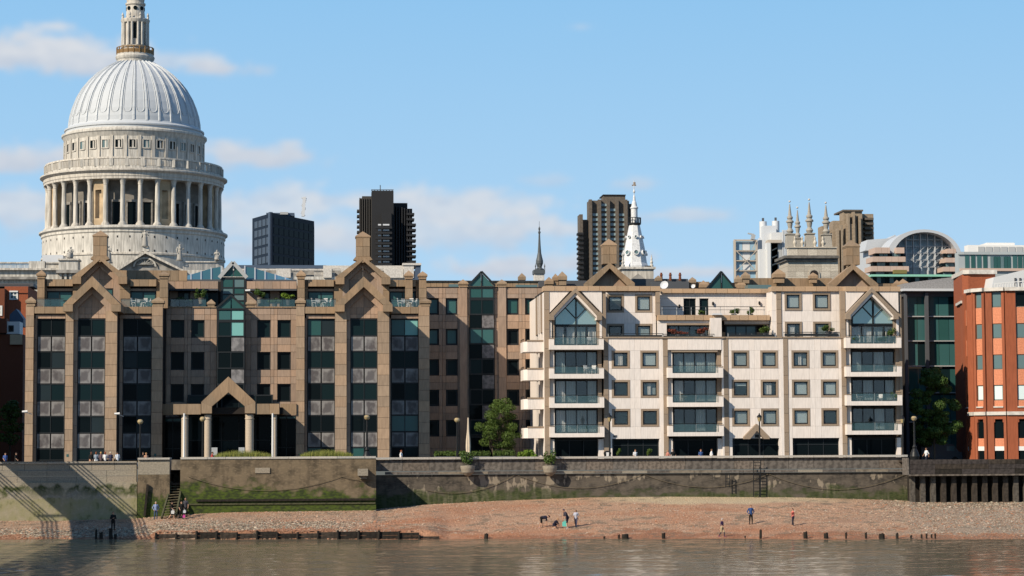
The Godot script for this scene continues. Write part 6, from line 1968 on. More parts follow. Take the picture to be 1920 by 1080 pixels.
	pb(o, "wall", M.brick, 8, 537, 52, 866, D + 1.5, 10)
	pb(o, "parapet", M.slate, -60, 531, 62, 537, D + 4, 6)
	window(o, 17, 545, 33, 562, D + 1.4, [0.5], [0.5], M.white_paint, [M.glass_slate], 0.12)
	window(o, -6, 573, 4, 592, D - 0.1, [], [0.5], M.white_paint, [M.glass_slate], 0.16)
	pb(o, "balcony_rail", M.iron, -40, 534, 56, 535, D + 0.5, 0.1)
	for v in [610, 650, 690, 730]:
		for u in [6, 16, 28]: window(o, u, v, u + 6, v + 22, D + (1.4 if u > 8 else -0.1), [], [0.5], M.frame_dark, [M.glass_dark], 0.1)
	D = 276.0
	o = thing("slate_house", "small house with slate roofs and a white dormer below the brick house", "building", Vector3(fx(20, D), YP, -D))
	pb(o, "wall", M.brick_old, -60, 627, 44, 866, D, 8)
	pp(o, "slate_roof", M.slate, [[-60, 629], [-60, 600], [-8, 592], [2, 600], [14, 612], [14, 629]], D + 0.5, 4)
	pp(o, "slate_roof", M.slate_blue, [[18, 612], [18, 590], [30, 579], [44, 598], [44, 612]], D + 4, 3)
	pb(o, "dormer", M.white_paint, 13, 603, 37, 626, D + 0.2, 3)
	window(o, 16, 610, 26, 622, D + 0.15, [], [], M.frame_dark, [M.glass_dark], 0.1)
	pb(o, "chimney_stack", M.brick_old, -6, 597, 12, 624, D - 0.5, 2)
	pb(o, "yellow_wall", M.portland_warm, 19, 627, 42, 646, D - 0.3, 0.6)
	# off the frame, the block that keeps this corner in shade
	o = thing("shading_block", "tall brown brick block west of the small houses, out of the picture", "building", Vector3(-58, YP, -258))
	b = MB.new()
	b.box(Vector3(-78, YP, -244), Vector3(-44.5, 33, -274))
	part(o, "wall", b.mesh(), M.brick_old, Vector3.ZERO)
	b = MB.new()
	b.box(Vector3(-78.4, 33, -243.6), Vector3(-44.1, 33.6, -274.4))
	part(o, "roof", b.mesh(), M.slate, Vector3.ZERO)
	for i in 6:
		for j in 6: part(o, "window", box(2.2, 1.9, 0.2), M.glass_deep, Vector3(-75 + i * 5.6, 9.5 + j * 3.8, -243.95))

# ---------- foot bridge beside the frame: only its shadow is in the picture ----------
func build_bridge() -> void:
	var y := 13.0
	var c := at(-90, 880, 217).x
	var o := thing("footbridge", "slim steel footbridge with low side cables, just outside the picture", "bridge", Vector3(c, 0, -217))
	var b := MB.new()
	b.box(Vector3(c - 2.0, y - 0.25, 60), Vector3(c + 2.0, y + 0.05, -216.5))
	part(o, "deck", b.mesh(), M.grey_metal, Vector3.ZERO)
	for s in [-1, 1]:
		b = MB.new()
		b.tube(Vector3(c + s * 2.2, y, 60), Vector3(c + s * 2.2, y, -216.5), 0.2, 0.2, 8)
		part(o, "edge_tube", b.mesh(), M.grey_metal, Vector3.ZERO)
		b = MB.new()
		b.box(Vector3(c + s * 2.05 - 0.02, y + 0.1, 60), Vector3(c + s * 2.05 + 0.02, y + 1.15, -216.5))
		part(o, "balustrade", b.mesh(), M.grey_metal, Vector3.ZERO)
		for i in 4:
			b = MB.new()
			var x: float = c + s * (3.0 + i * 0.42) - (1.2 if s < 0 else 0.0)
			b.tube(Vector3(x, y + 0.7, 60), Vector3(x, y + 0.35, -216.5), 0.06, 0.06, 6)
			part(o, "cable", b.mesh(), M.pale_metal, Vector3.ZERO)
	for i in 30:
		b = MB.new()
		var z := -214.0 + i * 8
		b.bar(Vector3(c - 5.4, y + 0.45, z), Vector3(c + 4.4, y + 0.45, z), 0.12)
		part(o, "transverse_arm", b.mesh(), M.grey_metal, Vector3.ZERO)
	for z in [-215.5, -110.0]:
		b = MB.new()
		b.tube(Vector3(c, -1, z), Vector3(c, y - 0.3, z), 1.1, 0.9, 14)
		part(o, "pier", b.mesh(), M.grey_metal, Vector3.ZERO)

# ---------- promenade furniture ----------
func lamp(u: float, v_top: float, d: float, kind: int, label: String) -> void:
	var h := at(u, v_top, d).y - YP
	var base := Vector3(at(u, 800, d).x, YP, -d)
	var t := thing("street_lamp", label, "street lamp", base, "lamps along the promenade")
	var b := MB.new()
	if kind == 1:
		b.lathe([Vector2(0.55, 0), Vector2(0.55, 0.45), Vector2(0.42, 0.55), Vector2(0.5, 0.9), Vector2(0.38, 1.35), Vector2(0.2, 1.7), Vector2(0.24, 1.85), Vector2(0.11, 2.1), Vector2(0.09, h - 0.55), Vector2(0.16, h - 0.5), Vector2(0.12, h - 0.42)], 14)
	else:
		b.lathe([Vector2(0.3, 0), Vector2(0.3, 0.2), Vector2(0.18, 0.4), Vector2(0.18, 1.0), Vector2(0.1, 1.15), Vector2(0.07, h - 0.6), Vector2(0.14, h - 0.55), Vector2(0.09, h - 0.45)], 12)
	part(t, "post", b.mesh(), M.iron, base)
	b = MB.new()
	if kind < 2:
		b.lathe([Vector2(0.1, h - 0.5), Vector2(0.2, h - 0.44), Vector2(0.29, h - 0.3), Vector2(0.29, h - 0.18), Vector2(0.2, h - 0.04), Vector2(0.001, h)], 16)
		part(t, "globe", b.mesh(), M.lamp_globe, base)
	else:
		b.lathe([Vector2(0.14, h - 0.62), Vector2(0.26, h - 0.18)], 6, Vector3.ZERO, 0, TAU, true)
		part(t, "lantern_glass", b.mesh(), M.lamp_globe, base)
		b = MB.new()
		b.lathe([Vector2(0.3, h - 0.18), Vector2(0.2, h - 0.02), Vector2(0.07, h + 0.1), Vector2(0.06, h + 0.22), Vector2(0.001, h + 0.26)], 10)
		part(t, "lantern_cap", b.mesh(), M.iron, base)
	if kind == 1:
		b = MB.new()
		b.lathe([Vector2(0.31, h - 0.24), Vector2(0.33, h - 0.22), Vector2(0.31, h - 0.2)], 16)
		part(t, "globe_band", b.mesh(), M.iron, base)
func build_promenade() -> void:
	mat("lamp_globe", Color(0.42, 0.32, 0.16), 0.08, "", 1, 0.9)
	mat("canvas", Color(0.66, 0.55, 0.42), 0.9)
	for q in [[263, 786, 231, 0, "black promenade lamp in front of the shaded office bay"], [380, 781, 226, 0, "black promenade lamp before the porch column"], [688, 778, 226, 1, "black promenade lamp with bulky scrolled base before the second gable bay"], [857, 783, 230, 0, "black promenade lamp beside the folded parasol"], [1143, 779, 229, 2, "black lantern post beside the first balcony bay"], [1424, 779, 229, 2, "black lantern post in front of the pointed door hood"], [1692, 782, 234, 2, "black lantern post at the corner of the flats"], [1714, 780, 226, 1, "black promenade lamp with bulky scrolled base by the dark glass office"]]:
		lamp(q[0], q[1], q[2], q[3], q[4])
	for q in [[345, 775, "white post beside the porch's first column"], [511, 775, "white post beside the porch's last column"]]:
		var p := at(q[0], 860, 227)
		var b := MB.new()
		var h := at(q[0], q[1], 227).y - YP
		b.tube(Vector3.ZERO, Vector3(0, h, 0), 0.11, 0.09, 10)
		b.lathe([Vector2(0.16, 0), Vector2(0.16, 0.2), Vector2(0.1, 0.25)], 10)
		meta(part(self, "white_post", b.mesh(), M.white_paint, Vector3(p.x, YP, p.z)), q[2], "post", "white posts in front of the porch")
	# folded parasol
	var pb_ := Vector3(at(878, 850, 236).x, YP, -236)
	var t := thing("parasol", "tall folded cream parasol on the terrace beside the tree", "parasol", pb_)
	var top := at(878, 783, 236).y - YP
	var b := MB.new()
	b.tube(Vector3.ZERO, Vector3(0, top, 0), 0.04, 0.04, 8)
	b.lathe([Vector2(0.35, 0), Vector2(0.35, 0.08), Vector2(0.08, 0.14)], 12)
	part(t, "pole", b.mesh(), M.iron, pb_)
	b = MB.new()
	var n := 16
	var prof := [[0.42, 0.95], [0.36, 1.25], [0.25, 1.7], [0.28, 2.1], [0.24, 2.9], [0.13, 3.8], [0.07, top]]
	for j in prof.size() - 1:
		for i in n:
			var a0 := TAU * i / n
			var a1 := TAU * (i + 1) / n
			var f0 := 1.0 if i % 2 else 0.68
			var f1 := 0.68 if i % 2 else 1.0
			var p0 := Vector3(sin(a0) * prof[j][0] * f0, prof[j][1], cos(a0) * prof[j][0] * f0)
			var p1 := Vector3(sin(a1) * prof[j][0] * f1, prof[j][1], cos(a1) * prof[j][0] * f1)
			var p2 := Vector3(sin(a1) * prof[j + 1][0] * f1, prof[j + 1][1], cos(a1) * prof[j + 1][0] * f1)
			var p3 := Vector3(sin(a0) * prof[j + 1][0] * f0, prof[j + 1][1], cos(a0) * prof[j + 1][0] * f0)
			b.face(p0, p1, p2, p0 + p1 - Vector3(0, p0.y * 2, 0))
			b.face(p0, p2, p3, p0 + p1 - Vector3(0, p0.y * 2, 0))
	part(t, "canopy", b.mesh(), M.canvas, pb_)
	# litter bin
	var bp := Vector3(at(1139, 850, 231).x, YP, -231)
	t = thing("litter_bin", "black litter bin with a white label at the foot of the lantern post", "bin", bp)
	b = MB.new()
	b.lathe([Vector2(0.3, 0), Vector2(0.34, 1.2), Vector2(0.4, 1.25), Vector2(0.4, 1.45), Vector2(0.2, 1.6), Vector2(0.001, 1.62)], 14)
	part(t, "drum", b.mesh(), M.iron, bp)
	part(t, "label_plate", box(0.34, 0.42, 0.03), M.white_paint, bp + Vector3(0, 1.25, 0.4))
	# notice boards by the porch
	for q in [[402, 842, 846, "grey notice board on two legs beside the slimmer porch column"], [453, 842, 847, "grey notice board on two legs behind the porch grasses"]]:
		var p := Vector3(at(q[0], 850, 230).x, YP, -230)
		t = thing("notice_board", q[3], "notice board", p, "notice boards by the porch")
		part(t, "board", box(0.6, 0.8, 0.04), M.grey_metal, p + Vector3(0, 1.75, 0))
		for s in [-0.22, 0.22]: part(t, "leg", box(0.05, 1.4, 0.05), M.iron, p + Vector3(s, 0.7, 0))
	# white security cameras on arms
	for q in [[47, 772, 238, "white security camera on an arm from the corner pier of the office"], [220, 776, 239, "white security camera on the pier beside the shaded bay"], [465, 545, 252, "white security camera on the office terrace beside the glass gable"]]:
		var p := at(q[0], q[1], q[2])
		t = thing("security_camera", q[3], "camera", p)
		b = MB.new()
		b.tube(Vector3(-0.3, 0, 0), Vector3(0.25, 0.03, 0), 0.11, 0.13, 10)
		part(t, "housing", b.mesh(), M.white_paint, p)
		b = MB.new()
		b.bar(Vector3(0.1, -0.05, 0), Vector3(0.5, -0.25, -1.6), 0.06)
		part(t, "arm", b.mesh(), M.white_paint, p)
	# dark parked vans and stalls in the shade of the side street
	t = thing("parked_van", "dark van parked in the shade below the tree by the brick building", "van", Vector3(at(1762, 850, 252).x, YP, -252))
	b = MB.new()
	b.prism(PackedVector2Array([Vector2(-2.4, 0.4), Vector2(2.4, 0.4), Vector2(2.4, 1.2), Vector2(1.9, 1.35), Vector2(1.3, 2.15), Vector2(-2.4, 2.2)]), 0.95, -0.95)
	part(t, "body", b.mesh(), M.slate, t.position)
	part(t, "window", box(0.9, 0.55, 1.94), M.glass_slate, t.position + Vector3(1.0, 1.65, 0))
	for s in [-1.5, 1.5]:
		b = MB.new()
		b.tube(Vector3(s, 0.36, 1.0), Vector3(s, 0.36, 0.7), 0.36, 0.36, 14)
		part(t, "wheel", b.mesh(), M.iron, t.position)

# ---------- plants ----------
var leaf_mats := {}
func leaf_mat(called: String, col: Color) -> StandardMaterial3D:
	if not leaf_mats.has(called):
		var m := mat(called, Color(1, 1, 1), 0.6, "", 1, 0.3)
		m.albedo_color = (col * Color(0.85, 0.85, 0.85)).linear_to_srgb()
		m.vertex_color_use_as_albedo = true
		m.backlight_enabled = true
		m.backlight = Color(0.35, 0.4, 0.15)
		m.cull_mode = BaseMaterial3D.CULL_DISABLED
		leaf_mats[called] = m
	return leaf_mats[called]
# leaves spread through clumps: blobs is a list of [centre, radii], offsets from the origin
func leaves(blobs: Array, count: int, size: float, seed_: int, shell := 0.55) -> ArrayMesh:
	var r := RandomNumberGenerator.new()
	r.seed = seed_
	var p := PackedVector3Array()
	var n := PackedVector3Array()
	var c := PackedColorArray()
	var vol := 0.0
	for q in blobs: vol += q[1].x * q[1].y + q[1].y * q[1].z
	for q in blobs:
		var rad: Vector3 = q[1]
		var k := int(count * (rad.x * rad.y + rad.y * rad.z) / vol)
		for i in k:
			var d := Vector3(r.randfn(), r.randfn(), r.randfn()).normalized()
			var e: Vector3 = q[0] + d * rad * lerpf(shell, 1.05, sqrt(r.randf()))
			var nn := (d + Vector3(r.randfn(), r.randfn() + 0.5, r.randfn()) * 0.6).normalized()
			var a := nn.cross(Vector3(r.randfn(), r.randfn(), r.randfn())).normalized()
			var b := nn.cross(a)
			var s := size * r.randf_range(0.6, 1.25)
			var t := r.randf_range(0.6, 1.25)
			var col := Color(t * r.randf_range(0.85, 1.2), t, t * r.randf_range(0.6, 1.1))
			var v := [e - a * s, e + b * s * 0.45, e + a * s, e - b * s * 0.45]
			for id in [0, 1, 2, 0, 2, 3]:
				p.append(v[id])
				n.append(nn)
				c.append(col)
	var arr := []
	arr.resize(Mesh.ARRAY_MAX)
	arr[Mesh.ARRAY_VERTEX] = p
	arr[Mesh.ARRAY_NORMAL] = n
	arr[Mesh.ARRAY_COLOR] = c
	var m := ArrayMesh.new()
	m.add_surface_from_arrays(Mesh.PRIMITIVE_TRIANGLES, arr)
	return m
func tree(label: String, base: Vector3, h: float, w: float, trunk_h: float, stems: int, mt: Material, seed_: int, count: int, size: float) -> void:
	var t := thing("tree", label, "tree", base)
	var r := RandomNumberGenerator.new()
	r.seed = seed_
	var blobs := []
	for i in 64:
		var f := r.randf()
		var y := lerpf(trunk_h + 0.4, h - 0.5, f)
		var out := w * 0.5 * sin(PI * lerpf(0.2, 0.93, f)) * sqrt(r.randf()) * 0.9
		var a := r.randf() * TAU
		var s := r.randf_range(0.07, 0.15) * w
		blobs.append([Vector3(cos(a) * out, y, sin(a) * out), Vector3(s, s * r.randf_range(0.5, 0.8), s)])
	var b := MB.new()
	for i in stems:
		var foot := Vector3((i - (stems - 1) / 2.0) * 0.5, 0, r.randf_range(-0.2, 0.2))
		var top := Vector3(foot.x * 2.2, trunk_h + 1.2, foot.z)
		b.tube(foot, top, 0.13, 0.09, 8)
		for j in 6:
			var q: Array = blobs[r.randi() % blobs.size()]
			b.tube(top - Vector3(0, r.randf() * 1.2, 0), q[0], 0.06, 0.02, 5)
	part(t, "trunk", b.mesh(), M.bark, base)
	part(t, "crown", leaves(blobs, count, size, seed_ + 1), mt, base)
func shrub(label: String, base: Vector3, rad: Vector3, mt: Material, seed_: int, count: int, size: float, group := "", blobs_n := 9) -> Node3D:
	var t := thing("shrub", label, "shrub", base, group)
	var r := RandomNumberGenerator.new()
	r.seed = seed_
	var blobs := []
	for i in blobs_n:
		var s := r.randf_range(0.3, 0.5)
		blobs.append([Vector3(r.randf_range(-0.7, 0.7) * rad.x, rad.y * r.randf_range(0.5, 1.5), r.randf_range(-0.6, 0.6) * rad.z), rad * s])
	var b := MB.new()
	for i in 4: b.tube(Vector3.ZERO, blobs[i][0], 0.035, 0.012, 5)
	part(t, "stem", b.mesh(), M.bark, base)
	part(t, "foliage", leaves(blobs, count, size, seed_ + 1, 0.3), mt, base)
	return t
func build_plants() -> void:
	mat("bark", Color(0.09, 0.07, 0.05), 0.9)
	var green := leaf_mat("leaf_green", Color(0.075, 0.12, 0.026))
	var deep := leaf_mat("leaf_deep", Color(0.065, 0.115, 0.028))
	var lime := leaf_mat("leaf_lime", Color(0.15, 0.24, 0.03))
	var straw := leaf_mat("leaf_straw", Color(0.24, 0.26, 0.07))
	var red := leaf_mat("leaf_red", Color(0.20, 0.055, 0.04))
	var B := Vector3(at(938, 850, 245).x, YP, -245)
	tree("leafy green multi-stem tree before the dark office wing", B, at(938, 743, 245).y - YP, 5.5, 1.7, 3, green, 31, 16000, 0.10)
	B = Vector3(at(1752, 850, 246.4).x, YP, -246.4)
	tree("dark green dense tree in the gap before the dark glass office", B, at(1752, 686, 246.4).y - YP, 6.0, 1.8, 1, deep, 77, 26000, 0.14)
	B = Vector3(at(18, 850, 262).x, YP, -262)
	tree("dark street tree in the shade below the small slate house", B, at(18, 745, 262).y - YP, 3.8, 2.4, 1, deep, 55, 5000, 0.13)
	# hedges in troughs
	for q in [[815, 857, 845.5, 839, "first clipped hedge in a grey trough beside the office corner", 0.35], [862, 918, 846, 840, "clipped hedge in a grey trough under the folded parasol", 0.35], [925, 965, 848, 842, "low spreading hedge beneath the multi-stem tree", 0.4]]:
		var c := Vector3(at((q[0] + q[1]) / 2.0, 850, 236).x, YP, -236)
		var w: float = (q[1] - q[0]) * 0.057
		var t := thing("hedge", q[4], "hedge", c, "hedges in troughs")
		part(t, "trough", box(w, 1.1, 0.7), M.slate, c + Vector3(0, 0.55, 0))
		var blobs := []
		for i in 8: blobs.append([Vector3(lerpf(-w / 2, w / 2, (i + 0.5) / 8), 1.35, 0), Vector3(w / 10, q[5], 0.4)])
		part(t, "foliage", leaves(blobs, 1800, 0.09, 5 + q[0], 0.3), green, c)
	shrub("bright lime green shrub at the corner of the flats", Vector3(at(987, 850, 236).x, YP + 0.3, -236), Vector3(1.0, 0.85, 0.8), lime, 8, 1800, 0.12)
	# tall grasses on the promenade
	for q in [[455, 50, 845, "long tufts of pale grass in front of the porch"], [612, 46, 845, "long tufts of pale grass before the second gable"]]:
		var c := Vector3(at(q[0], 850, 224).x, YP, -224)
		var w: float = q[1] * 2 * 0.0535
		var t := thing("grass_clump", q[3], "grass", c, "grass beds on the promenade")
		part(t, "planter_bed", box(w, 0.9, 1.2), M.wall_block, c + Vector3(0, 0.45, 0))
		var r := RandomNumberGenerator.new()
		r.seed = int(q[0])
		var b := MB.new()
		b.tinted = true
		for i in 2600:
			var f := r.randf_range(-1, 1)
			var p := Vector3(f * w / 2, 0.86, r.randf_range(-0.55, 0.55))
			var h := r.randf_range(0.55, 1.15) * (1 - 0.35 * f * f)
			var lean := Vector3(r.randfn() * 0.16, h, r.randfn() * 0.12)
			var s := Vector3(0.02, 0, r.randf_range(-0.02, 0.02))
			var k := r.randf_range(0.6, 1.3)
			b.tint = Color(k, k * r.randf_range(0.85, 1.1), k * 0.8)
			b.face(p - s, p + s, p + lean, Vector3(0, 0.3, 1))
		var g := part(t, "blades", b.mesh(), straw, c)
		g.set_meta("kind", "stuff")
	# plants growing from the round brackets on the wall
	for q in [[877, "planter bracket with a straggly green plant on the long wall", 420], [1031, "planter bracket with a taller reedy plant on the long wall", 520]]:
		var c := at(q[0], 880, 221.2)
		var t := thing("wall_planter", q[1], "planter", c, "planters on the river wall")
		var b := MB.new()
		b.lathe([Vector2(0.001, -0.75), Vector2(0.35, -0.55), Vector2(0.6, -0.3), Vector2(0.72, 0.1), Vector2(0.74, 0.35), Vector2(0.64, 0.35), Vector2(0.001, 0.4)], 18)
		part(t, "bracket", b.mesh(), M.wall_concrete, c)
		part(t, "foliage", leaves([[Vector3(0, 0.9, 0), Vector3(0.55, 0.5, 0.45)], [Vector3(-0.35, 1.2, 0), Vector3(0.35, 0.6, 0.35)], [Vector3(0.3, 1.4, 0), Vector3(0.35, 0.7 if q[0] > 900 else 0.35, 0.35)]], q[2], 0.12, int(q[0]), 0.2), deep if q[0] < 900 else green, c)
	# terrace plants
	for q in [[334, 560, 250.5, 0.8, 0.45, "deep", "low box shrub on the office terrace beside the pilaster"], [350, 565, 250.5, 0.7, 0.4, "green", "low leafy shrub behind the terrace glass"], [377, 548, 251, 0.7, 0.75, "deep", "round clipped tree in a pot on the terrace beside the glass gable"], [487, 548, 251, 0.65, 0.7, "deep", "round clipped tree in a pale pot on the terrace"], [541, 556, 251, 0.8, 0.45, "lime", "spreading shrub in a pot at the terrace end"], [515, 564, 250.5, 0.9, 0.4, "deep", "dark low planting behind the terrace glass"], [1376, 583, 243.5, 0.7, 0.45, "deep", "potted bush on the flats' roof terrace"], [1407, 582, 243.5, 0.5, 0.5, "deep", "small spiky bush on the flats' roof terrace"], [1316, 585, 243.5, 0.4, 0.35, "deep", "small plant by the terrace doors"], [1434, 618, 241, 0.75, 0.55, "green", "leafy bush at the foot of the tall attic block"], [1552, 615, 240.9, 0.8, 0.5, "deep", "bush behind the terrace rail under the attic window"], [1671, 622, 239.5, 0.6, 0.6, "deep", "bushy pot plant on the top balcony of the far gable"], [1655, 636, 239.3, 0.6, 0.35, "green", "low plant behind the glass of the top balcony"], [1604, 635, 239.3, 0.4, 0.35, "deep", "small plant in the corner of the top balcony"], [1677, 741, 239.3, 0.45, 0.5, "green", "plant on the lower balcony of the far bay"], [1272, 622, 242.0, 1.1, 0.35, "red", "red creeper across the attic window"], [1318, 620, 242.0, 0.8, 0.45, "red", "red creeper beside the flue box"], [1160, 848, 238, 0.3, 0.5, "green", "thin potted conifer by the entrance doors"], [1218, 848, 238, 0.3, 0.5, "green", "thin potted conifer on the other side of the entrance doors"]]:
		var c := at(q[0], q[1], q[2])
		var mts := {"deep": deep, "green": green, "lime": lime, "red": red}
		var drop: float = q[4]
		var t := shrub(q[6], c - Vector3(0, drop, 0), Vector3(q[3], drop, 0.5), mts[q[5]], int(q[0]), 700, 0.09, "", 7)
		var b := MB.new()
		b.lathe([Vector2(0.22, -0.55), Vector2(0.3, 0.05), Vector2(0.33, 0.08), Vector2(0.28, 0.1), Vector2(0.001, 0.06)], 12)
		part(t, "pot", b.mesh(), M.parapet_pale[1] if q[0] in [487, 377] else M.slate, c - Vector3(0, drop, 0))

# ---------- people ----------
# joints for a body 1.75 m tall, x to its own right, z the way it faces
func pose(kind: String) -> Dictionary:
	var j := {pelvis = Vector3(0, 0.95, 0), chest = Vector3(0, 1.30, 0), neck = Vector3(0, 1.49, 0.01), head = Vector3(0, 1.63, 0.03)}
	var lean := 0.0
	var arms := [[Vector3(0.24, 1.16, -0.03), Vector3(0.25, 0.90, 0.06)], [Vector3(-0.24, 1.16, -0.03), Vector3(-0.25, 0.90, 0.06)]]
	var legs := [[Vector3(0.11, 0.50, 0.02), Vector3(0.12, 0.08, -0.01)], [Vector3(-0.11, 0.50, 0.02), Vector3(-0.12, 0.08, -0.01)]]
	match kind:
		"walk":
			legs = [[Vector3(0.10, 0.50, 0.16), Vector3(0.10, 0.09, 0.22)], [Vector3(-0.10, 0.49, -0.04), Vector3(-0.10, 0.11, -0.30)]]
			arms = [[Vector3(0.25, 1.17, -0.12), Vector3(0.24, 0.95, -0.12)], [Vector3(-0.25, 1.17, 0.06), Vector3(-0.22, 1.0, 0.24)]]
		"pockets": arms = [[Vector3(0.31, 1.18, -0.06), Vector3(0.19, 0.97, 0.05)], [Vector3(-0.31, 1.18, -0.06), Vector3(-0.19, 0.97, 0.05)]]
		"folded": arms = [[Vector3(0.25, 1.15, 0.06), Vector3(0.02, 1.17, 0.22)], [Vector3(-0.25, 1.15, 0.06), Vector3(-0.02, 1.20, 0.22)]]
		"point":
			arms = [[Vector3(0.22, 1.33, 0.26), Vector3(0.18, 1.36, 0.52)], [Vector3(-0.24, 1.17, 0.04), Vector3(-0.16, 1.06, 0.22)]]
			legs = [[Vector3(0.09, 0.50, 0.05), Vector3(0.10, 0.08, -0.05)], [Vector3(-0.09, 0.50, 0.0), Vector3(-0.11, 0.08, 0.06)]]
		"stoop":
			lean = 0.5
			arms = [[Vector3(0.24, 1.06, 0.28), Vector3(0.2, 0.80, 0.42)], [Vector3(-0.24, 1.06, 0.24), Vector3(-0.2, 0.82, 0.36)]]
			legs = [[Vector3(0.11, 0.50, 0.10), Vector3(0.12, 0.08, 0.06)], [Vector3(-0.11, 0.49, 0.0), Vector3(-0.12, 0.08, -0.12)]]
		"bend":
			lean = 1.45
			arms = [[Vector3(0.2, 0.68, 0.50), Vector3(0.15, 0.38, 0.52)], [Vector3(-0.2, 0.68, 0.46), Vector3(-0.15, 0.38, 0.46)]]
			legs = [[Vector3(0.13, 0.49, 0.04), Vector3(0.14, 0.08, 0.10)], [Vector3(-0.13, 0.49, -0.02), Vector3(-0.14, 0.08, -0.18)]]
		"crouch":
			j.pelvis = Vector3(0, 0.50, -0.10)
			lean = 0.7
			arms = [[Vector3(0.24, 0.62, 0.36), Vector3(0.16, 0.40, 0.50)], [Vector3(-0.24, 0.62, 0.36), Vector3(-0.14, 0.42, 0.50)]]
			legs = [[Vector3(0.17, 0.52, 0.30), Vector3(0.14, 0.08, 0.10)], [Vector3(-0.15, 0.26, 0.22), Vector3(-0.14, 0.09, -0.18)]]
		"sit", "robed_seat":
			j.pelvis = Vector3(0, 0.14 if kind == "sit" else 0.55, 0)
			arms = [[Vector3(0.24, 0.36, 0.02), Vector3(0.16, 0.24, 0.22)], [Vector3(-0.24, 0.36, 0.02), Vector3(-0.1, 0.34, 0.24)]]
			legs = [[Vector3(0.12, 0.14, 0.44), Vector3(0.12, -0.30, 0.42)], [Vector3(-0.12, 0.14, 0.44), Vector3(-0.12, -0.30, 0.46)]]
			if kind == "robed_seat":
				arms = [[Vector3(0.26, 0.78, 0.04), Vector3(0.2, 0.62, 0.3)], [Vector3(-0.26, 0.78, 0.06), Vector3(-0.12, 0.86, 0.3)]]
				legs = [[Vector3(0.14, 0.52, 0.40), Vector3(0.13, 0.08, 0.42)], [Vector3(-0.14, 0.54, 0.40), Vector3(-0.15, 0.08, 0.38)]]
		"robed": arms = [[Vector3(0.27, 1.15, 0.06), Vector3(0.2, 1.22, 0.28)], [Vector3(-0.27, 1.14, 0.0), Vector3(-0.3, 0.9, 0.1)]]
	var up := Vector3(0, cos(lean), sin(lean))
	var p: Vector3 = j.pelvis
	j.chest = p + up * 0.35
	j.neck = p + up * 0.54
	j.head = j.neck + Vector3(0, cos(lean * 0.8), sin(lean * 0.8) + 0.12).normalized() * 0.15
	j.arms = arms
	j.legs = legs
	j.up = up
	return j
func bones(kind: String) -> Array:   # [a, b, ra, rb, colour slot]: 0 skin, 1 top, 2 legs, 3 shoes, 4 hair
	var j := pose(kind)
	var l := []
	var p: Vector3 = j.pelvis
	var ch: Vector3 = j.chest
	l.append([p, ch, 0.135, 0.15, 1])
	l.append([ch, ch + j.up * 0.1, 0.15, 0.12, 1])
	l.append([j.neck - j.up * 0.05, j.head, 0.055, 0.06, 0])
	l.append([p + Vector3(0.07, -0.02, 0), p + Vector3(-0.07, -0.02, 0), 0.12, 0.12, 2])
	for s in 2:
		var sx := 1.0 if s == 0 else -1.0
		var sh: Vector3 = ch + j.up * 0.12 + Vector3(sx * 0.17, 0, 0)
		l.append([ch + j.up * 0.1, sh, 0.08, 0.07, 1])
		l.append([sh, j.arms[s][0], 0.06, 0.047, 1])
		l.append([j.arms[s][0], j.arms[s][1], 0.043, 0.03, 0 if kind not in ["pockets", "robed", "robed_seat", "folded"] else 1])
		var hip := p + Vector3(sx * 0.09, -0.03, 0)
		l.append([hip, j.legs[s][0], 0.092, 0.064, 2])
		l.append([j.legs[s][0], j.legs[s][1], 0.06, 0.042, 5])
		var toe: Vector3 = j.legs[s][1] + Vector3(sx * 0.02, -0.045, 0.15)
		l.append([j.legs[s][1] + Vector3(0, -0.03, -0.04), toe, 0.046, 0.036, 3])
	if kind == "robed": l.append([p, Vector3(0, 0.1, 0), 0.17, 0.24, 2])
	if kind == "robed_seat":
		l.append([p, Vector3(0, 0.2, 0.05), 0.2, 0.26, 2])
		l.append([Vector3(0, 0.5, 0.3), Vector3(0, 0.12, 0.36), 0.17, 0.2, 2])
	return l
var nets := {}
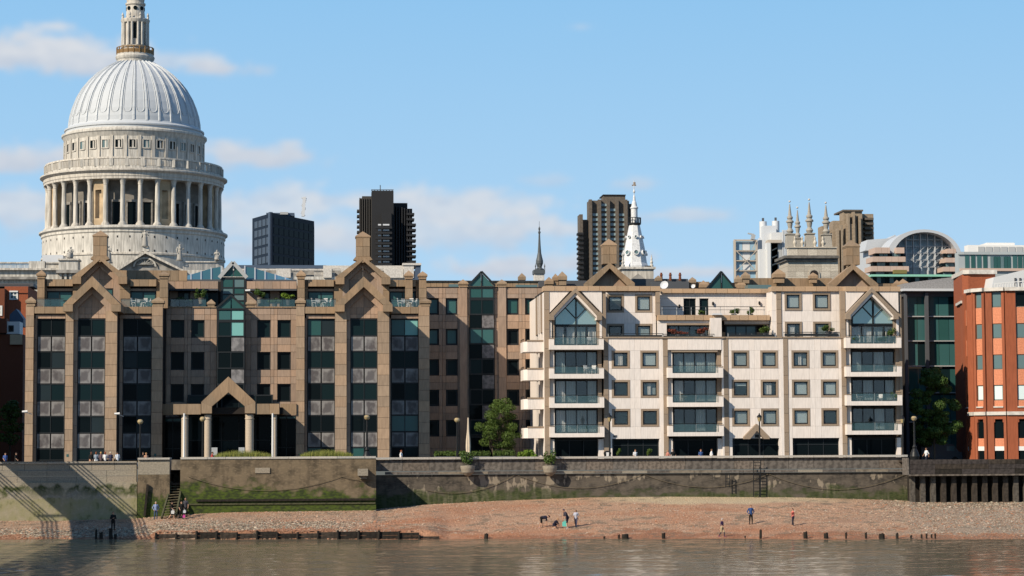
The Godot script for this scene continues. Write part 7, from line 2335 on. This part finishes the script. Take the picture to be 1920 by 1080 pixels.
func net(key: String, l: Array, cell: float, soft: float) -> Array:   # surface nets over the smooth union of tapered capsules; returns [points, normals, slots]
	if nets.has(key): return nets[key]
	var lo := Vector3.ONE * 1e9
	var hi := -lo
	for b in l:
		var r := maxf(b[2], b[3]) + cell * 2
		lo = lo.min(b[0] - Vector3.ONE * r).min(b[1] - Vector3.ONE * r)
		hi = hi.max(b[0] + Vector3.ONE * r).max(b[1] + Vector3.ONE * r)
	var n := Vector3i(((hi - lo) / cell).ceil()) + Vector3i.ONE
	var f := PackedFloat32Array()
	f.resize(n.x * n.y * n.z)
	f.fill(1.0)
	var acc := PackedFloat32Array()
	acc.resize(f.size())
	var own := PackedInt32Array()
	own.resize(f.size())
	var best := PackedFloat32Array()
	best.resize(f.size())
	best.fill(1e9)
	for b in l:
		var a: Vector3 = b[0]
		var ab: Vector3 = b[1] - a
		var ra: float = b[2]
		var dr: float = b[3] - ra
		var slot: int = b[4]
		var inv := 1.0 / maxf(ab.length_squared(), 1e-8)
		var r := maxf(b[2], b[3]) + cell * 2.5
		var c0 := Vector3i(((b[0].min(b[1]) - Vector3.ONE * r - lo) / cell).floor()).max(Vector3i.ZERO)
		var c1 := Vector3i(((b[0].max(b[1]) + Vector3.ONE * r - lo) / cell).ceil()).min(n - Vector3i.ONE)
		for z in range(c0.z, c1.z + 1):
			for y in range(c0.y, c1.y + 1):
				var k := (z * n.y + y) * n.x + c0.x
				for x in range(c0.x, c1.x + 1):
					var q := lo + Vector3(x, y, z) * cell - a
					var t := clampf(q.dot(ab) * inv, 0, 1)
					var d := (q - ab * t).length() - ra - dr * t
					if d < r:
						acc[k] += exp(-d / soft)
						if d < best[k]:
							best[k] = d
							own[k] = slot
					k += 1
	for k in f.size():
		if acc[k] > 0: f[k] = -soft * log(acc[k])
	var vid := {}
	var pts_ := PackedVector3Array()
	var slots := PackedInt32Array()
	var off := [0, 1, n.x, n.x + 1, n.x * n.y, n.x * n.y + 1, n.x * n.y + n.x, n.x * n.y + n.x + 1]
	for z in n.z - 1:
		for y in n.y - 1:
			for x in n.x - 1:
				var k := (z * n.y + y) * n.x + x
				var inside := 0
				for e in off: if f[k + e] < 0: inside += 1
				if inside == 0 or inside == 8: continue
				var s := Vector3.ZERO
				var c := 0
				for e in [[0, 1], [2, 3], [4, 5], [6, 7], [0, 2], [1, 3], [4, 6], [5, 7], [0, 4], [1, 5], [2, 6], [3, 7]]:
					var fa := f[k + off[e[0]]]
					var fb := f[k + off[e[1]]]
					if (fa < 0) == (fb < 0): continue
					var t := fa / (fa - fb)
					var pa := Vector3(e[0] & 1, (e[0] >> 1) & 1, e[0] >> 2)
					var pb2 := Vector3(e[1] & 1, (e[1] >> 1) & 1, e[1] >> 2)
					s += pa.lerp(pb2, t)
					c += 1
				vid[k] = pts_.size()
				pts_.append(lo + (Vector3(x, y, z) + s / c) * cell)
				slots.append(own[k])
	var tri := PackedInt32Array()
	for k in vid:
		var x: int = k % n.x
		var y: int = (k / n.x) % n.y
		var z: int = k / (n.x * n.y)
		var dirs := [[1, n.x, n.x * n.y], [n.x, n.x * n.y, 1], [n.x * n.y, 1, n.x]]
		for d in dirs:
			if (f[k] < 0) == (f[k + d[0]] < 0): continue
			var q := [k, k - d[1], k - d[1] - d[2], k - d[2]]
			if not (vid.has(q[1]) and vid.has(q[2]) and vid.has(q[3])): continue
			tri.append_array([vid[q[0]], vid[q[1]], vid[q[2]], vid[q[0]], vid[q[2]], vid[q[3]]])
	var nn := PackedVector3Array()
	nn.resize(pts_.size())
	for i in range(0, tri.size(), 3):
		var a := pts_[tri[i]]
		var w := (pts_[tri[i + 1]] - a).cross(pts_[tri[i + 2]] - a)
		# outward: away from the nearest bone
		var bd := 1e9
		var away := Vector3.UP
		for b in l:
			var ab: Vector3 = b[1] - b[0]
			var t := clampf((a - b[0]).dot(ab) / maxf(ab.length_squared(), 1e-8), 0, 1)
			var v: Vector3 = a - b[0] - ab * t
			var dd: float = v.length() - lerpf(b[2], b[3], t)
			if dd < bd:
				bd = dd
				away = v
		if w.dot(away) > 0:
			var sw := tri[i + 1]
			tri[i + 1] = tri[i + 2]
			tri[i + 2] = sw
		else: w = -w
		for e in 3: nn[tri[i + e]] += w
	for i in nn.size(): nn[i] = nn[i].normalized()
	nets[key] = [pts_, nn, slots, tri]
	return nets[key]
func head_bones() -> Array:   # skull, jaw, nose, ears, brow
	var l := [[Vector3(0, 0.02, -0.015), Vector3(0, 0.035, 0.02), 0.083, 0.08, 0], [Vector3(0, -0.05, 0.03), Vector3(0, -0.07, 0.055), 0.055, 0.04, 0], [Vector3(0, 0.02, 0.095), Vector3(0, -0.015, 0.112), 0.012, 0.016, 0], [Vector3(-0.03, 0.035, 0.085), Vector3(0.03, 0.035, 0.085), 0.016, 0.016, 0], [Vector3(-0.02, -0.055, 0.09), Vector3(0.02, -0.055, 0.09), 0.011, 0.011, 6]]
	for s in [-1, 1]:
		l.append([Vector3(s * 0.083, 0.02, -0.005), Vector3(s * 0.086, -0.025, 0.0), 0.017, 0.012, 0])
		l.append([Vector3(s * 0.031, 0.012, 0.088), Vector3(s * 0.033, 0.012, 0.088), 0.012, 0.012, 7])
	return l
var hand_tubes := [[Vector3.ZERO, Vector3(0, -0.085, 0.005), 0.03, 0.036]]
func figure_mesh(kind: String, cols: Array) -> ArrayMesh:   # body, head and hands as one mesh coloured by garment
	var pal := [cols[0], cols[1], cols[2], cols[3], cols[4], cols[5] if cols.size() > 5 else cols[2], (cols[0] as Color) * Color(0.8, 0.55, 0.5), Color(0.03, 0.025, 0.02)]
	if kind.begins_with("robed"):
		pal[6] = cols[0]
		pal[7] = cols[4]
	var p := PackedVector3Array()
	var n := PackedVector3Array()
	var c := PackedColorArray()
	var j := pose(kind)
	var body := net(kind, bones(kind), 0.028, 0.016)
	var hd := net("head", head_bones(), 0.0125, 0.006)
	var face_up: Vector3 = (j.head - j.neck).normalized()
	var fb := Basis(Vector3(1, 0, 0), face_up, Vector3(1, 0, 0).cross(face_up))
	for q in [[body, Transform3D()], [hd, Transform3D(fb, j.head)]]:
		var g: Array = q[0]
		var x: Transform3D = q[1]
		for i in g[3]:
			p.append(x * g[0][i])
			n.append(x.basis * g[1][i])
			c.append(pal[g[2][i]])
	# hands: palm, four fingers of unequal length bent at the knuckle, thumb from the side
	var b := MB.new()
	b.tinted = true
	b.tint = pal[0]
	for s in 2:
		var wr: Vector3 = j.arms[s][1]
		var dir: Vector3 = (wr - j.arms[s][0]).normalized()
		var side := dir.cross(Vector3(0, 0, 1)).normalized() if absf(dir.z) < 0.9 else Vector3(1, 0, 0)
		var fr := side.cross(dir)
		b.tube(wr, wr + dir * 0.09, 0.028, 0.036, 7)
		for fi in 4:
			var root: Vector3 = wr + dir * 0.085 + fr * (0.03 - fi * 0.02)
			var len_: float = [0.036, 0.042, 0.040, 0.031][fi]
			var mid: Vector3 = root + dir * len_
			var bend: Vector3 = (dir * 0.8 + side * (0.6 if s == 0 else -0.6)).normalized()
			b.tube(root, mid, 0.0095, 0.0088, 5)
			b.tube(mid, mid + bend * len_ * 0.85, 0.0088, 0.007, 5)
		var th := wr + dir * 0.035 + fr * 0.03
		b.tube(th, th + (dir + fr).normalized() * 0.045, 0.011, 0.0095, 5)
		b.tube(th + (dir + fr).normalized() * 0.045, th + (dir + fr).normalized() * 0.045 + dir * 0.03, 0.0095, 0.008, 5)
	p.append_array(b.p)
	n.append_array(b.n)
	c.append_array(b.c)
	var arr := []
	arr.resize(Mesh.ARRAY_MAX)
	arr[Mesh.ARRAY_VERTEX] = p
	arr[Mesh.ARRAY_NORMAL] = n
	arr[Mesh.ARRAY_COLOR] = c
	var m := ArrayMesh.new()
	m.add_surface_from_arrays(Mesh.PRIMITIVE_TRIANGLES, arr)
	return m
func hair_mesh(kind: String, long: bool) -> ArrayMesh:
	var j := pose(kind)
	var l := [[Vector3(0, 0.035, -0.022), Vector3(0, 0.055, 0.008), 0.090, 0.086, 4]]
	if long: l.append([Vector3(0, 0.02, -0.06), Vector3(0, -0.13, -0.07), 0.075, 0.055, 4])
	var g := net("hair_long" if long else "hair", l, 0.016, 0.008)
	var face_up: Vector3 = (j.head - j.neck).normalized()
	var x := Transform3D(Basis(Vector3(1, 0, 0), face_up, Vector3(1, 0, 0).cross(face_up)), j.head)
	var p := PackedVector3Array()
	var n := PackedVector3Array()
	for i in g[3]:
		p.append(x * g[0][i])
		n.append(x.basis * g[1][i])
	var arr := []
	arr.resize(Mesh.ARRAY_MAX)
	arr[Mesh.ARRAY_VERTEX] = p
	arr[Mesh.ARRAY_NORMAL] = n
	var m := ArrayMesh.new()
	m.add_surface_from_arrays(Mesh.PRIMITIVE_TRIANGLES, arr)
	return m
func person(label: String, where: Vector3, kind: String, turn: float, h: float, cols: Array, long := false, group := "") -> Node3D:
	var t := thing("person", label, "person", where, group)
	t.rotation.y = turn
	t.scale = Vector3.ONE * h / 1.75
	var o := MeshInstance3D.new()
	o.name = "body"
	o.mesh = figure_mesh(kind, cols)
	o.material_override = M.figure
	t.add_child(o)
	o = MeshInstance3D.new()
	o.name = "hair"
	o.mesh = hair_mesh(kind, long)
	var hm := mat("hair_%d" % taken["person"], cols[4], 0.8)
	o.material_override = hm
	t.add_child(o)
	return t
func beach_spot(u: float, v: float) -> Vector3:   # the beach point seen at that pixel
	var t0 := 0.0
	var t1 := 1.0
	for i in 24:
		var t := (t0 + t1) / 2
		var q := beach_point(u, t)
		var w := CB.inverse() * (q - EYE)
		var vv := 540.0 + FOCAL * w.y / w.z
		if vv > v: t0 = t
		else: t1 = t
	return beach_point(u, t0)
func build_people() -> void:
	pass
	var skin := Color(0.52, 0.30, 0.20)
	var tan_ := Color(0.42, 0.22, 0.13)
	var navy := Color(0.012, 0.014, 0.03)
	var black := Color(0.01, 0.01, 0.011)
	var denim := Color(0.05, 0.075, 0.14)
	var white := Color(0.72, 0.72, 0.72)
	# on the beach
	for q in [
		["person in blue jacket and black trousers standing on the open shingle", 1408, 983, "pockets", 0.1, 1.80, [skin, Color(0.03, 0.07, 0.19), black, Color(0.08, 0.03, 0.02), Color(0.16, 0.07, 0.03)], false],
		["person in coral shirt and dark trousers holding an arm out to point", 1487, 986, "point", -1.45, 1.62, [skin, Color(0.62, 0.17, 0.13), navy, black, Color(0.03, 0.02, 0.02)], false],
		["person in dark purple top and patterned skirt walking along the waterline", 1354, 1006, "walk", 0.9, 1.62, [skin, Color(0.05, 0.025, 0.07), Color(0.42, 0.33, 0.2), Color(0.2, 0.05, 0.1), Color(0.45, 0.42, 0.40), Color(0.03, 0.03, 0.05)], false],
		["person in black bending double to the shingle beside the crouching child", 1015, 989, "bend", 1.4, 1.72, [skin, navy, black, Color(0.3, 0.2, 0.22), Color(0.02, 0.015, 0.012), skin], false],
		["child in navy crouching to pick at the shingle", 1040, 991, "crouch", 1.2, 1.5, [skin, navy, navy, Color(0.35, 0.35, 0.33), Color(0.3, 0.17, 0.07), skin], false],
		["person in dark shirt and cap stooping with a turquoise bag", 1064, 990, "stoop", -1.25, 1.84, [skin, Color(0.045, 0.04, 0.055), navy, Color(0.6, 0.6, 0.62), Color(0.03, 0.02, 0.05), skin], false],
		["person in white sleeveless top and dark leggings standing behind the turquoise bag", 1080, 988, "walk", -0.4, 1.60, [tan_, Color(0.42, 0.43, 0.5), Color(0.06, 0.06, 0.1), black, Color(0.10, 0.05, 0.02)], true],
		["person in black with folded arms standing at the edge of the bridge shadow", 212, 995, "folded", 0.15, 1.78, [skin, black, black, black, Color(0.06, 0.035, 0.02)], false],
		["person in pale blue shirt and jeans at the foot of the wooden stair", 292, 974, "pockets", 0.2, 1.72, [skin, Color(0.22, 0.28, 0.46), denim, black, Color(0.35, 0.29, 0.22)], false],
		["person in shorts with a white bag beside the stair stringer", 322, 973, "walk", 1.3, 1.66, [skin, black, black, black, Color(0.03, 0.02, 0.015), skin], true],
		["person in black walking in the stair's shadow", 340, 973, "walk", 0.3, 1.70, [skin, black, black, black, Color(0.05, 0.025, 0.02)], false],
		["tall person with dark coat and pink bag next to the walker in black", 348, 969, "stand", -0.3, 1.84, [skin, Color(0.05, 0.05, 0.06), black, black, Color(0.09, 0.05, 0.03)], false]]:
		person(q[0], beach_spot(q[1], q[2]) - Vector3(0, 0.06, 0), q[3], q[4], q[5], q[6], q[7], "people on the beach")
	# bags
	for q in [["turquoise shopping bag held by the stooping person", 1059, 982, 0.42, Color(0.13, 0.55, 0.47)], ["white shoulder bag carried beside the wooden stair", 324, 960, 0.3, Color(0.6, 0.6, 0.58)], ["pale bag hung at the side of the tall person in a dark coat", 346, 959, 0.24, Color(0.55, 0.57, 0.6)], ["small pink bag set on the shingle below the dark wall", 345, 968, 0.22, Color(0.6, 0.07, 0.3)]]:
		var foot := beach_spot(q[1], 989 if q[1] > 500 else 973)
		var p := at(q[1], q[2], -foot.z - 0.25)
		var b := MB.new()
		var s: float = q[3]
		b.prism(PackedVector2Array([Vector2(-s * 0.5, -s * 0.55), Vector2(s * 0.45, -s * 0.6), Vector2(s * 0.55, s * 0.3), Vector2(s * 0.2, s * 0.55), Vector2(-s * 0.3, s * 0.5), Vector2(-s * 0.55, s * 0.2)]), 0.09, -0.09)
		for sg in [-1, 1]: b.path([Vector3(-s * 0.2, s * 0.5, sg * 0.05), Vector3(0, s * 0.95, sg * 0.03), Vector3(s * 0.15, s * 0.5, sg * 0.05)], 0.012, 4)
		meta(part(self, "bag", b.mesh(), mat("bag_%d" % int(q[1]), q[4], 0.6), p), q[0], "bag")
	# sitting on the low wall
	var sitters := [[171, [skin, black, skin, black, Color(0.12, 0.05, 0.03)], "person in black sitting at the end of the row on the low wall"], [180, [skin, Color(0.25, 0.3, 0.36), white, black, Color(0.2, 0.07, 0.03)], "person in a grey top and white trousers sitting on the low wall"], [189, [skin, Color(0.12, 0.08, 0.09), black, black, Color(0.5, 0.32, 0.12)], "fair-haired person in a dark dress sitting on the low wall"], [197, [skin, white, navy, black, Color(0.22, 0.06, 0.03)], "person in a plain white top sitting mid-row on the low wall"], [207, [skin, Color(0.05, 0.05, 0.09), navy, white, Color(0.5, 0.45, 0.38)], "person in a dark top and light cap sitting on the low wall"], [220, [skin, Color(0.66, 0.7, 0.76), black, black, Color(0.03, 0.02, 0.02)], "dark-haired person in a pale blue shirt sitting on the low wall"]]
	for q in sitters:
		var p := at(q[0], 866, 217.2)
		person(q[2], p + Vector3(0, 0.03, -0.12), "sit", rng.randf_range(-0.7, 0.7) + PI, 1.7, q[1], rng.randf() < 0.4, "people along the promenade")
	# passing behind the parapet
	for q in [[268, 219.6, 1.72, [skin, black, black, black, Color(0.05, 0.03, 0.02)], "person in black behind the concrete pier coping"], [274, 219.4, 1.66, [tan_, skin, black, black, Color(0.35, 0.2, 0.08)], "person with bare shoulders behind the concrete pier coping"], [398, 220.5, 1.7, [skin, Color(0.4, 0.06, 0.05), black, black, Color(0.08, 0.04, 0.02)], "person in red walking past the porch grasses"], [752, 226, 1.78, [skin, white, navy, black, Color(0.25, 0.06, 0.02)], "red-haired person in white walking past the second gable"], [1191, 226, 1.74, [skin, white, navy, black, Color(0.12, 0.05, 0.02)], "person in white passing the entrance doors"], [1252, 228, 1.66, [skin, Color(0.5, 0.2, 0.15), black, black, Color(0.4, 0.2, 0.08)], "person in rust passing the middle balcony bay"], [1262, 226, 1.75, [skin, black, black, black, Color(0.03, 0.02, 0.02)], "dark-haired person in black passing the middle balcony bay"], [1314, 226, 1.72, [skin, Color(0.05, 0.1, 0.25), navy, black, Color(0.16, 0.06, 0.03)], "person in blue passing the dark shop front"], [1334, 226, 1.74, [skin, white, navy, black, Color(0.10, 0.05, 0.02)], "person in white passing the edge of the dark shop front"], [1737, 225, 1.74, [tan_, white, navy, black, Color(0.10, 0.05, 0.03)], "person in a white top crossing behind the jetty"], [10, 232, 1.7, [skin, Color(0.08, 0.14, 0.36), navy, black, Color(0.05, 0.03, 0.02)], "person in bright blue walking in the shaded street by the corner pier"], [30, 234, 1.72, [skin, black, black, black, Color(0.05, 0.03, 0.02)], "person in dark clothes walking in the shaded street by the corner pier"]]:
		person(q[4], Vector3(at(q[0], 850, q[1]).x, YP, -q[1]), "walk", rng.randf_range(-1.6, 1.6), q[2], q[3], false, "people along the promenade")

# ---------- small things on balconies and terraces ----------
func chair(p: Vector3, turn: float, m: Material, label: String) -> void:
	var t := thing("chair", label, "chair", p, "balcony and terrace chairs")
	t.rotation.y = turn
	var put := func(called: String, size: Vector3, where: Vector3):
		var o := MeshInstance3D.new()
		o.name = called
		o.mesh = box(size.x, size.y, size.z)
		o.material_override = m
		o.position = where
		t.add_child(o, true)
		return o
	put.call("seat", Vector3(0.46, 0.05, 0.45), Vector3(0, 0.43, 0))
	put.call("backrest", Vector3(0.46, 0.42, 0.05), Vector3(0, 0.72, -0.24)).rotation.x = -0.15
	for s in [[-1, -1], [1, -1], [-1, 1], [1, 1]]: put.call("leg", Vector3(0.045, 0.42, 0.045), Vector3(s[0] * 0.2, 0.21, s[1] * 0.19))
	for s in [-1, 1]: put.call("armrest", Vector3(0.05, 0.04, 0.44), Vector3(s * 0.24, 0.64, 0.0))
func table(p: Vector3, m: Material, label: String) -> void:
	var t := thing("table", label, "table", p, "balcony and terrace tables")
	var b := MB.new()
	b.lathe([Vector2(0.001, 0.69), Vector2(0.42, 0.69), Vector2(0.42, 0.73), Vector2(0.001, 0.73)], 16)
	part(t, "tabletop", b.mesh(), m, p)
	b = MB.new()
	b.lathe([Vector2(0.24, 0), Vector2(0.2, 0.04), Vector2(0.035, 0.07), Vector2(0.035, 0.69)], 10)
	part(t, "pedestal", b.mesh(), m, p)
func build_small() -> void:
	# white terrace sets on the office roof
	for q in [[265, "on the terrace beside the porch-side first gable", 0], [603, "on the terrace before the second upper gable", 0], [764, "on the office's corner terrace", 0]]:
		var y := at(q[0], 575, 245.2).y
		for i in 4:
			var p := at(q[0] + [-14, -6, 6, 13][i], 575, 245.2 + (i % 2) * 0.5)
			chair(Vector3(p.x, y, p.z), [1.3, 0.4, -0.4, -1.3][i], M.white_paint, ["white metal outer west chair ", "white metal inner west chair ", "white metal inner east chair ", "white metal outer east chair "][i] + q[1])
		var c := at(q[0], 575, 245.4)
		table(Vector3(c.x, y, c.z), M.white_paint, "round white table " + q[1])
	# balcony chairs of the flats
	for q in [[1100, 701, 0.5, "white_paint", "white armchair on the third-floor balcony beside its twin"], [1113, 701, -0.3, "white_paint", "white armchair at the railing end of the third-floor balcony"], [1283, 755, 0.7, "timber_pale", "wooden chair behind the glass of the middle balcony"], [1105, 647, 0.0, "grey_metal", "grey chair on the balcony under the first pointed window"], [1612, 755, 0.8, "grey_metal", "pale chair on the far balcony bay, one floor up from the lowest"], [1650, 755, -0.6, "white_paint", "white chair on the far balcony bay, one floor up from the lowest"]]:
		var p := at(q[0], q[1], 239.6)
		chair(p, q[2], M[q[3]], q[4])
	# wall lights on the attic
	for q in [[1274, 574, "beside the terrace doors"], [1337, 569, "between the terrace doors and the long attic wall"], [1424, 568, "at the end of the long attic wall"]]:
		var p := at(q[0], q[1], 245.25)
		var b := MB.new()
		b.lathe([Vector2(0.06, -0.22), Vector2(0.12, -0.1), Vector2(0.12, 0.12), Vector2(0.03, 0.2)], 8)
		b.box(Vector3(-0.04, -0.04, 0), Vector3(0.04, 0.04, -0.15))
		meta(part(self, "wall_light", b.mesh(), M.iron, p), "small black wall light " + q[2], "wall light", "unlit wall lights of the attic terrace")
